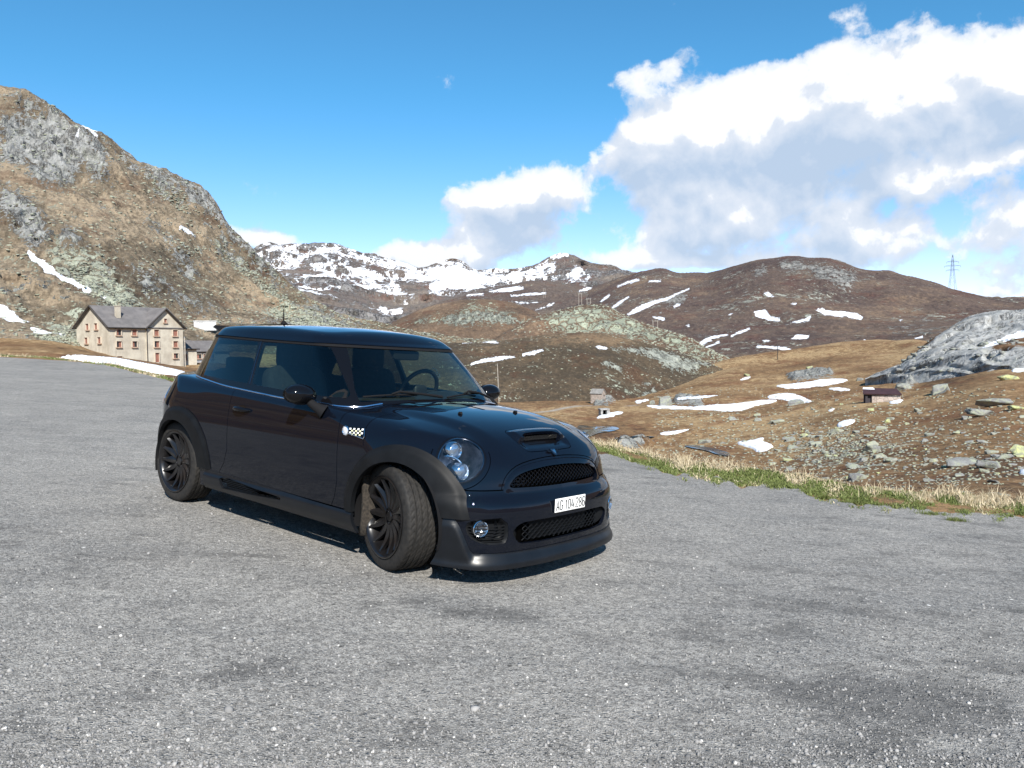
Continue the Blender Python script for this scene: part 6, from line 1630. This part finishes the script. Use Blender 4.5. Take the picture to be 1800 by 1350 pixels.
# shelter with the dark red roof
sb = ground_at('meadow',1519,709); sd_ = np.hypot(sb[0],sb[1]); k_ = sd_/F_PX; sh = empty('shelter', tuple(sb), -azel(1519,616)[0]+.10); tag(sh, 'low stone shelter with dark red lean-to roof on the brown meadow', 'shelter')
W_,D_ = 54*k_,36*k_
mb = MB(); mb.add([(12*k_,0,-1),(W_,0,-1),(W_,D_*.6,-1),(12*k_,D_*.6,-1),(12*k_,0,13*k_),(W_,0,13*k_),(W_,D_*.6,19*k_),(12*k_,D_*.6,19*k_)],[(0,1,5,4),(1,2,6,5),(2,3,7,6),(3,0,4,7)]); mb.build('stone_wall', hutstone, sh)
mb = MB(); mb.box((6*k_,.4,7*k_),(11.5*k_,.3,15*k_)); mb.box((0.3,D_*.3,7*k_),(.25,D_*.6,15*k_)); mb.build('timber_end', darkside, sh)
mb = MB(); roof_slab(mb,(-2*k_,-.25,14.5*k_),(W_+1*k_,-.25,13.5*k_),(W_-3*k_,D_*.62,21.5*k_),(1*k_,D_*.62,22.5*k_),.12); mb.build('roof', redroof, sh)
mb = MB(); roof_slab(mb,(0*k_,D_*.45,20.8*k_),(18*k_,D_*.45,20.6*k_),(16*k_,D_*.62,23.2*k_),(1*k_,D_*.62,23.4*k_),.10); tag(mb.build('snow', pmat('old_snow',(.86,.88,.92),rough=.6,noise=.04)), 'thin remnant of snow lying on the red shelter roof', 'snow').matrix_world = Matrix.Translation(Vector(sb))@Matrix.Rotation(-azel(1519,616)[0]+.10,4,'Z')
# white roadside wall on the mountain road
wb = ground_at('mountain',342,574); rw_ = empty('roadside_wall', tuple(wb), -azel(357,616)[0]); tag(rw_, 'short whitewashed wall beside the road across the mountain foot', 'wall')
mb = MB(); k_ = math.hypot(wb[0],wb[1])/F_PX; mb.box((17*k_,0,1*k_),(34*k_,.8,15*k_)); mb.box((17*k_,0,8.8*k_),(36*k_,1.1,.3)); mb.build('masonry', stone_mat('whitewash',(.62,.62,.62),(.80,.80,.79),.9), rw_)

# --- snow lying on the ground, real thickness
snow_m = bpy.data.materials.new('snow'); snow_m.use_nodes = True; t = NT(snow_m.node_tree); p = t.n['Principled BSDF']; g = t.node('ShaderNodeNewGeometry').outputs['Position']
t.l.new(t.mix(t.ramp(t.noise(g,.8,5,.65),.45,.75,0,.4),(.80,.82,.85),(.50,.48,.45)),p.inputs['Base Color']); p.inputs['Roughness'].default_value = .7; t.l.new(t.bump(t.noise(g,1.6,4,.6),.3,.12),p.inputs['Normal'])
SNL = ['long narrow snow bank across the meadow, left of the arched one','arched snow patch in the middle of the brown meadow','wide snow band below the rock cluster on the meadow','thin snow streak running right toward the rock outcrop','small thin snow strip left of the shelter','faint snow streak beside the grey boulder on the track','tiny snow scrap behind the culvert track','snow patch just in front of the culvert','narrow snow sliver above the roadside grass by the stream','ragged snow patch among boulders at the stream','small snow patch in the hollow below the shelter','snow scrap at the right end of the shelter','small snow spot under the yellow-green boulder','bit of snow at the right picture edge above the verge','faint snow scrap on the meadow left of the shelter hollow','snow field at the foot of the rock outcrop, right edge']
def snow_patch(layer, poly, label, thick=.12):
    pts = smooth_poly(poly,1); x0,y0 = pts.min(0); x1,y1 = pts.max(0); nx = int(min(160,max(14,(x1-x0)/1.2))); ny = int(max(8,(y1-y0)/.8))
    V = []; S = []
    gx = np.linspace(x0-2,x1+2,nx); gy = np.linspace(y1+2,y0-2,ny)
    C = [[ground_at(layer,a,b) for a in gx] for b in gy]
    V = np.array(C).reshape(-1,3); U = np.array([(a,b) for b in gy for a in gx]); sdv = -poly_sd(pts,U[:,0],U[:,1])+2.0*fbm(V,.6,5,.65,seed=5)
    V = V.copy(); V[:,2] += np.clip(sdv*.10,-.4,thick)+.02
    idx = np.arange(nx*ny).reshape(ny,nx); Q = np.stack([idx[:-1,:-1],idx[:-1,1:],idx[1:,1:],idx[1:,:-1]],-1).reshape(-1,4)
    S_ = Surf(V,Q).outside(lambda P_: sdv) if False else Surf(V,Q)
    keep = (sdv[Q] > -.9).any(1); Q = Q[keep]
    # keep the largest connected piece
    lab_ = np.arange(len(V))
    for _ in range(400):
        mn = lab_[Q].min(1); new = lab_.copy(); np.minimum.at(new, Q.ravel(), np.repeat(mn,4)); new = new[new]
        if (new == lab_).all(): break
        lab_ = new
    u_, c_n = np.unique(lab_[Q[:,0]], return_counts=True); Q = Q[lab_[Q[:,0]] == u_[c_n.argmax()]]
    used = np.zeros(len(V),bool); used[Q.ravel()] = True; mp = np.cumsum(used)-1; V = V[used]; Q = mp[Q]
    o = mesh_np('snow_patch', V, Q, snow_m); tag(o, label, 'snow patch', 'snow patches left on the brown meadow'); return o
for poly,lab in zip(SNOW_G,SNL): snow_patch('meadow',poly,lab)
sp_ = snow_patch('meadow',SNOW_L[0],'long white snow bank behind the verge in front of the tall beige house',.2)
del sp_['group']
# water: pond and stream
water_m = bpy.data.materials.new('water'); water_m.use_nodes = True; t = NT(water_m.node_tree); p = t.n['Principled BSDF']; p.inputs['Base Color'].default_value = (.02,.035,.045,1); p.inputs['Roughness'].default_value = .06; p.inputs['Specular IOR Level'].default_value = .6
g = t.node('ShaderNodeNewGeometry').outputs['Position']; t.l.new(t.bump(t.noise(g,3,3,.6),.15,.03),p.inputs['Normal'])
def water(name, poly):
    pts = smooth_poly(poly,2); c = pts.mean(0); V = [tuple(ground_at('meadow',*c)+np.array([0,0,.12]))]+[tuple(ground_at('meadow',a,b)+np.array([0,0,.10])) for a,b in pts]
    n = len(pts); o = mesh_np(name, V, [(0,1+i,1+(i+1)%n) for i in range(n)], water_m); tag(o, kind='structure')
water('pond', POND)
water('stream', [(1200,785),(1215,783),(1235,786),(1262,791),(1283,798),(1284,804),(1262,801),(1240,793),(1215,789)])
water('stream', [(1078,771),(1110,768),(1150,768),(1150,770),(1110,770),(1078,773)])

# --- boulders
rnd = random.Random(7); nrng = np.random.default_rng(3)
def hull(seed, n, box=(1,1,1)):
    r = np.random.default_rng(seed); pts = r.uniform(-1,1,(n,3)); m = np.abs(pts).max(1); pts = pts/m[:,None]*r.uniform(.78,1,(n,1)); pts[:,2] *= .72
    bm = bmesh.new(); [bm.verts.new(p) for p in pts]; bmesh.ops.convex_hull(bm, input=bm.verts)
    bmesh.ops.delete(bm, geom=[v for v in bm.verts if not v.link_faces], context='VERTS'); bmesh.ops.triangulate(bm, faces=bm.faces); return bm
def boulder_mesh(seed):
    bm = hull(seed, 15); bmesh.ops.bevel(bm, geom=bm.edges[:], offset=.07, segments=1, affect='EDGES'); bmesh.ops.triangulate(bm, faces=bm.faces)
    bmesh.ops.subdivide_edges(bm, edges=[e for e in bm.edges if e.calc_length()>.25], cuts=2, use_grid_fill=True); bmesh.ops.triangulate(bm, faces=bm.faces)
    V = np.array([v.co[:] for v in bm.verts]); V = V*(1+fbm(V,1.6,4,.55,seed)*.13)[:,None]
    for v,c in zip(bm.verts,V): v.co = c
    me = bpy.data.meshes.new('boulder'); bmesh.ops.recalc_face_normals(bm, faces=bm.faces); bm.to_mesh(me); bm.free(); return me
def boulder_mat(name, c1, c2, lich):
    m = bpy.data.materials.new(name); m.use_nodes = True; t = NT(m.node_tree); p = t.n['Principled BSDF']; o = t.node('ShaderNodeNewGeometry').outputs['Position']
    n = t.noise(o, 1.6, 6, .68); f = t.noise(o, 9, 5, .7); c = t.mix(t.ramp(n,.3,.7), c1, c2); c = t.mix(t.math('MULTIPLY', t.ramp(t.noise(o, 2.6, 6, .7), .46, .60), .85), c, lich); c = t.mix(t.ramp(f,.56,.7,0,.6), c, (.06,.058,.052))
    t.l.new(c, p.inputs['Base Color']); p.inputs['Roughness'].default_value = .95; t.l.new(t.bump(t.math('ADD',n,f), .6, .08), p.inputs['Normal']); return m
bmats = [boulder_mat('grey_rock',(.15,.15,.148),(.25,.25,.24),(.28,.30,.22)), boulder_mat('lichen_rock',(.19,.19,.165),(.29,.295,.25),(.33,.35,.23)), boulder_mat('yellow_lichen_rock',(.22,.225,.16),(.31,.32,.21),(.42,.45,.19))]
bmesh_ = []
for i in range(9):
    me = boulder_mesh(40+i); 
    for bm_ in bmats:
        m2 = me.copy(); m2.materials.append(bm_); bmesh_.append(m2)
def boulder(px, py, wpx, label=None, kind=None, group=None, flat=1.0, layer='meadow', name='boulder', asp=None):
    b = ground_at(layer, px, py); d = np.hypot(b[0],b[1]); r = wpx/2/F_PX*d
    me = bmesh_[(rnd.randrange(9))*3+(kind if kind is not None else (0 if rnd.random()<.5 else 1 if rnd.random()<.8 else 2))]
    o = bpy.data.objects.new(name, me); col.objects.link(o); o.location = b+np.array([0,0,r*.18]); a = rnd.random()*6.28
    o.scale = (r*1.15*rnd.uniform(.9,1.15), r*rnd.uniform(.7,1.0)*1.0, r*flat*rnd.uniform(.75,1.1)); o.rotation_euler = (rnd.uniform(-.15,.15), rnd.uniform(-.2,.2), rnd.uniform(-.5,.5)+(PI if rnd.random()<.5 else 0)); tag(o, label, 'boulder', group); return o
SPEC = [(1173,712,28,'angular grey boulder beside the track at the left end of the snow bank',0,1.3),(1146,711,10,'dark split rock just left of the angular grey boulder',0,2.0),(1311,661,12,'rounded yellow-green boulder above a small snow spot',2,1),(1423,647,9,'lone pale boulder high on the meadow rim above the rock cluster',2,.8),
 (1513,669,10,'dark block standing between the two snow bands',0,1.3),(1531,722,10,'bright yellow-green boulder below the red-roofed shelter',2,1.2),(1586,685,26,'grey tilted boulder up the slope behind the shelter',0,1.2),(1650,688,26,'grey slab boulder on the slope right of the shelter',0,.9),(1396,712,24,'flat grey rock in the meadow right of the arched snow patch',0,.7),
 (1357,745,16,'pale grey boulder above the stream boulders',1,1),(1331,732,11,'small whitish boulder below the long snow bank',1,1),(1548,755,16,'rounded pale boulder in the middle of the boulder field',1,1),(1560,743,10,'upright yellow-green boulder behind the rounded pale one',2,1.6),(1532,792,26,'large grey boulder with a rusty shadow side in the boulder field',0,.8),
 (1618,723,18,'light lichen boulder right of the shelter',1,.9),(1697,737,17,'grey-green boulder on the right slope, standing alone',0,.8),(1728,779,14,'small rounded grey boulder in the open grass right of the field',0,.8),(1745,797,16,'pale round boulder left of the big lichen boulder',1,.8),(1768,806,20,'grey boulder below the big lichen boulder',0,.7),(1798,798,26,'big lichen-topped boulder at the right picture edge',2,1.1),
 (1690,818,44,'long low grey slab rock above the right verge',0,.45),(1746,822,32,'broad low boulder right of the long slab rock',0,.55),(1687,837,14,'small grey stone in the dry grass under the long slab rock',0,.8),(1632,846,16,'grey stone at the back edge of the green verge',0,.6),(1755,848,20,'flat stone in the tan grass near the right edge',0,.4),(1749,713,46,'long flat rock ledge on the right slope',0,.4),(1730,730,36,'second rock ledge under the long flat one',0,.4),(1783,720,26,'lichen ledge rock at the right slope',2,.5),(1773,667,22,'pale lichen boulder high on the right slope',2,.7),(1549,804,24,'low pale boulder in front of the large grey one',1,.6)]
for px,py,w,lab,kd,ft in SPEC: boulder(px,py,w,lab,kd,None,ft)
cnt = 0
G1 = 'lichen-covered boulders scattered over the brown meadow'
while cnt < 265:
    if rnd.random()<.45: px,py = rnd.gauss(1440,62), rnd.gauss(782,24)
    elif rnd.random()<.55: px,py = rnd.uniform(1440,1815), rnd.uniform(705,845)
    else: px,py = rnd.uniform(1180,1815), rnd.uniform(690,842)
    if py > EDGE(px)-28 or px>1830 or py<650 or (px<1350 and py>815): continue
    if px<1420 and py<735 and rnd.random()<.8: continue
    w = min(22,4+rnd.expovariate(1/3.6))*(.55+.5*(py-680)/130)
    boulder(px,py,w,'one of many pale lichen-covered boulders strewn over the brown meadow',None,G1,rnd.uniform(.6,1.0)); cnt += 1
# block fields too many to count
def rubble(name, layer, n, region, size, mat, seed, label, gauss=None):
    r = np.random.default_rng(seed); base = []
    for k in range(7):
        bm = hull(seed*10+k, 11); base.append((np.array([v.co[:] for v in bm.verts]), np.array([[v.index for v in f.verts] for f in bm.faces]))); bm.free()
    P,xs,_y = LAYERS[layer]; R_,C_,_ = P.shape; VV=[];FF=[];off=0;tries=0;made=0
    px_,py_ = proj_px(P.reshape(-1,3)); px_=px_.reshape(R_,C_); py_=py_.reshape(R_,C_)
    while made<n and tries<n*30:
        tries += 1; i = r.integers(1,R_-1); j = r.integers(1,C_-1); x,y = px_[i,j],py_[i,j]
        w_ = region(x,y); 
        if r.random() > w_: continue
        c = P[i,j]; dc = math.hypot(c[0],c[1]); s = min(size[0]+r.exponential(size[1]), size[2]/F_PX*dc)
        if dc < 30: continue
        V,F = base[r.integers(5)]; a = r.uniform(0,6.28); ca,sa = math.cos(a),math.sin(a)
        v = V*np.array([s,s*r.uniform(.6,1),s*r.uniform(.45,.8)]); v = np.stack([v[:,0]*ca-v[:,1]*sa,v[:,0]*sa+v[:,1]*ca,v[:,2]],1)+c
        VV.append(v); FF.append(F+off); off += len(v); made += 1
    o = mesh_np(name, np.vstack(VV), np.vstack(FF), mat, smooth=False); tag(o, label, 'rocks', kind='stuff'); return o
inpoly = lambda polys, soft: (lambda x,y: max(float(np.clip(-poly_sd(np.array(q,float),np.array([x]),np.array([y]))[0]/soft+.35,0,1)) for q in polys))
scree_m = boulder_mat('scree_blocks',(.19,.195,.17),(.30,.31,.25),(.34,.37,.26))
pl = inpoly(PL_L,18)
rubble('scree','mountain',9000,lambda x,y: 0 if not(-20<x<880 and 160<y<630) else max(.10,pl(x,y)),(.25,.28,3.6),scree_m,5,'pale green lichen-covered blocks and scree on the mountain slope')
rubble('hill_stones','heather_hill',650,lambda x,y: 0 if not(820<x<1280 and 590<y<705) else .5,(.16,.16,2.6),bmats[1],6,'small pale stones dotted over the dark heather hill')
rubble('knoll_stones','rocky_knoll',2200,lambda x,y: 0 if not(900<x<1290 and 535<y<640) else .6,(.35,.35,3.0),scree_m,8,'lichen-covered blocks heaped over the rocky knoll')
rubble('outcrop_blocks','rock_outcrop',120,lambda x,y: 0 if not(1580<x<1830 and 595<y<655) else .6,(.25,.3,8),bmats[0],9,'broken grey blocks around the foot of the rock outcrop')
rubble('meadow_stones','meadow',4500,lambda x,y: 0 if not(1150<x<1830 and 680<y<870) else (.25+.75*math.exp(-((x-1450)/90)**2-((y-785)/30)**2)),(.06,.08,3.5),bmats[1],10,'small stones too many to count scattered through the brown meadow grass')
# loose chippings on the lot
def pebbles(n, seed):
    r = np.random.default_rng(seed); bm = bmesh.new(); bmesh.ops.create_icosphere(bm, subdivisions=1, radius=1.0); V0 = np.array([v.co[:] for v in bm.verts]); F0 = np.array([[v.index for v in f.verts] for f in bm.faces]); bm.free()
    px = r.uniform(-30,1830,n); py = 1360-(r.random(n)**1.5)*620; ok = py > EDGE(px)+2; px,py = px[ok],py[ok]; P = on_lot(px,py); n = len(P); d = np.hypot(P[:,0],P[:,1])
    s = .0018+r.exponential(.0017,n); s = np.minimum(s,.010)*np.where(r.random(n)<.012,1.9,1); V = V0[None]*s[:,None,None]*r.uniform(.55,1.1,(n,1,3))
    V = V*(1+.25*r.normal(size=(n,len(V0),1)))
    a = r.uniform(0,6.28,n); ca,sa = np.cos(a)[:,None],np.sin(a)[:,None]; V = np.stack([V[:,:,0]*ca-V[:,:,1]*sa,V[:,:,0]*sa+V[:,:,1]*ca,V[:,:,2]],-1)
    Pn = P.copy(); Pn[:,2] = 0; nearw = np.zeros(n)
    for wx_,wy_ in ((0,-.72),(0,.72),(-2.467,-.72),(-2.467,.72)):
        wpt = R_CW@np.array([wx_,wy_,0])+T_CW; nearw = np.maximum(nearw, np.exp(-((P[:,0]-wpt[0])**2+(P[:,1]-wpt[1])**2)/.35))
    P[:,2] += (fbm(Pn,.45,4,.5,101)*.022+fbm(Pn,2.2,3,.5,102)*.005)*(1-nearw)
    V = V+P[:,None,:]+np.array([0,0,.001]); F = (F0[None]+np.arange(n)[:,None,None]*len(V0)).reshape(-1,3)
    m = bpy.data.materials.new('chippings'); m.use_nodes = True; t = NT(m.node_tree); p = t.n['Principled BSDF']; gg = t.node('ShaderNodeNewGeometry'); ri = gg.outputs['Random Per Island']
    t.l.new(t.mix(t.ramp(ri,.965,1.0,0,.8),t.mix(ri,(.10,.10,.10),(.32,.31,.30)),(.62,.60,.56)),p.inputs['Base Color']); p.inputs['Roughness'].default_value=.9
    o = mesh_np('loose_stones', V.reshape(-1,3), F, m, smooth=False); tag(o,'loose grey and white chippings scattered over the gravel lot','gravel',kind='stuff')
pebbles(26000, 4)
# --- grass verge
def grass(name, n, xr, seed, label, tall=1.0, depth=(0,1.5), far=False):
    r = np.random.default_rng(seed); px = r.uniform(xr[0],xr[1],n); az = np.array([0.0]*n)
    d0 = edge_d(px); off = depth[0]+(depth[1]-depth[0])*r.random(n)**(.9); clump = vnoise(px*.05, off*3.0, np.full(n,float(seed)))
    keep = r.random(n) < np.where(off<0, np.clip(.05+.30*clump+.4*off,0,1), np.clip(.75+.7*clump-(off<.15)*.35,0,1)); px,off,d0,clump = px[keep],off[keep],d0[keep],clump[keep]; n = len(px)
    a = np.arctan2((px-900)/F_PX,1.0); d = d0+off-.02; x,y = d*np.sin(a),d*np.cos(a); z = lot_z(x,y)-.02-np.clip(off-1.3,0,3)*.25
    dry = np.clip(-.10+sst(.35,1.7,off)+.8*vnoise(px*.03,off*1.4,np.full(n,3.0+seed))+.24*r.normal(size=n),0,1)
    stalk = (r.random(n)<.07*dry+.008)&(off>.35); h = (.018+.030*r.random(n)+.012*dry)*tall; h = np.where(stalk,h*2.0+.03,h)*(1+.4*clump)
    w = np.where(stalk,.0022,.0045)*(1+d*.055)*tall; th = r.uniform(0,6.28,n); lean = r.normal(0,.45,(n,2))*h[:,None]
    B = np.stack([x,y,z],1); side = np.stack([np.cos(th),np.sin(th),0*th],1)*w[:,None]; mid = B+np.stack([lean[:,0]*.35,lean[:,1]*.35,h*.6],1); tip = B+np.stack([lean[:,0],lean[:,1],h*.95],1)
    V = np.stack([B-side,B+side,mid+side*.8,mid-side*.8,tip],1).reshape(-1,3); i = np.arange(n)*5; F = [tuple(q) for q in np.stack([i,i+1,i+2,i+3],1).tolist()]+[tuple(q) for q in np.stack([i+3,i+2,i+4],1).tolist()]
    me = bpy.data.meshes.new(name); me.from_pydata(V.tolist(),[],F); at = me.attributes.new('dry','FLOAT','POINT'); dv = np.where(stalk,1.0,dry); at.data.foreach_set('value', np.repeat(dv,5).astype(np.float32)); me.materials.append(grass_m)
    o = bpy.data.objects.new(name, me); link(o); tag(o, label, 'grass', kind='stuff')
grass_m = bpy.data.materials.new('grass'); grass_m.use_nodes = True; t = NT(grass_m.node_tree); p = t.n['Principled BSDF']; dr = t.node('ShaderNodeAttribute', attribute_name='dry').outputs['Fac']; ri = t.node('ShaderNodeNewGeometry').outputs['Random Per Island']
gc = t.mix(ri,(.080,.105,.026),(.165,.19,.065)); dc = t.mix(ri,(.30,.235,.14),(.60,.51,.36)); t.l.new(t.mix(t.ramp(t.math('ADD',dr,t.math('MULTIPLY',ri,.3)),.35,.85),gc,dc),p.inputs['Base Color']); p.inputs['Roughness'].default_value=.7; p.inputs['Specular IOR Level'].default_value=.2
grass('grass_verge', 105000, (985,1860), 1, 'green and straw-coloured grass growing along the edge of the gravel lot', depth=(-.45,1.5))
grass('grass_verge', 30000, (1860,2700), 5, 'green and straw-coloured grass along the lot edge running out of the picture to the right')
grass('grass_verge', 30000, (420,985), 6, 'grass strip along the lot edge behind the black car')
grass('grass_verge', 34000, (-60,420), 2, 'short green and tan grass strip along the far left edge of the lot', tall=1.5, depth=(-.3,3.4))
def tufts(spots, seed):
    r = np.random.default_rng(seed); 
    for k,(px,py,w,lab) in enumerate(spots):
        c = on_lot(px,py); n = 260; q = r.normal(0,1,(n,2))*np.array([w,w*.35]); x,y = c[0]+q[:,0],c[1]+q[:,1]; z = lot_z(x,y)-.005; h = .02+.03*r.random(n); th = r.uniform(0,6.28,n); s = np.stack([np.cos(th),np.sin(th),0*th],1)*.004; B = np.stack([x,y,z],1)-c; ln = r.normal(0,.5,(n,2))*h[:,None]
        tip = B+np.stack([ln[:,0],ln[:,1],h],1); V = np.stack([B-s,B+s,tip],1).reshape(-1,3); me = bpy.data.meshes.new('grass_tuft'); me.from_pydata(V.tolist(),[],np.arange(n*3).reshape(-1,3).tolist()); at = me.attributes.new('dry','FLOAT','POINT'); at.data.foreach_set('value', np.full(n*3,.15,np.float32)); me.materials.append(grass_m)
        o = bpy.data.objects.new('grass_tuft', me); o.location = c; link(o); tag(o, lab, 'grass tuft')
tufts([(1638,905,.07,'flat green weed tuft out on the gravel, largest of the lone tufts'),(1495,884,.07,'green tuft at the gravel edge, right of the middle of the verge'),(1452,876,.05,'small green tuft on the gravel left of the other edge tuft'),(1680,916,.04,'tiny faint tuft on the gravel near the right, just past the largest tuft')],3)
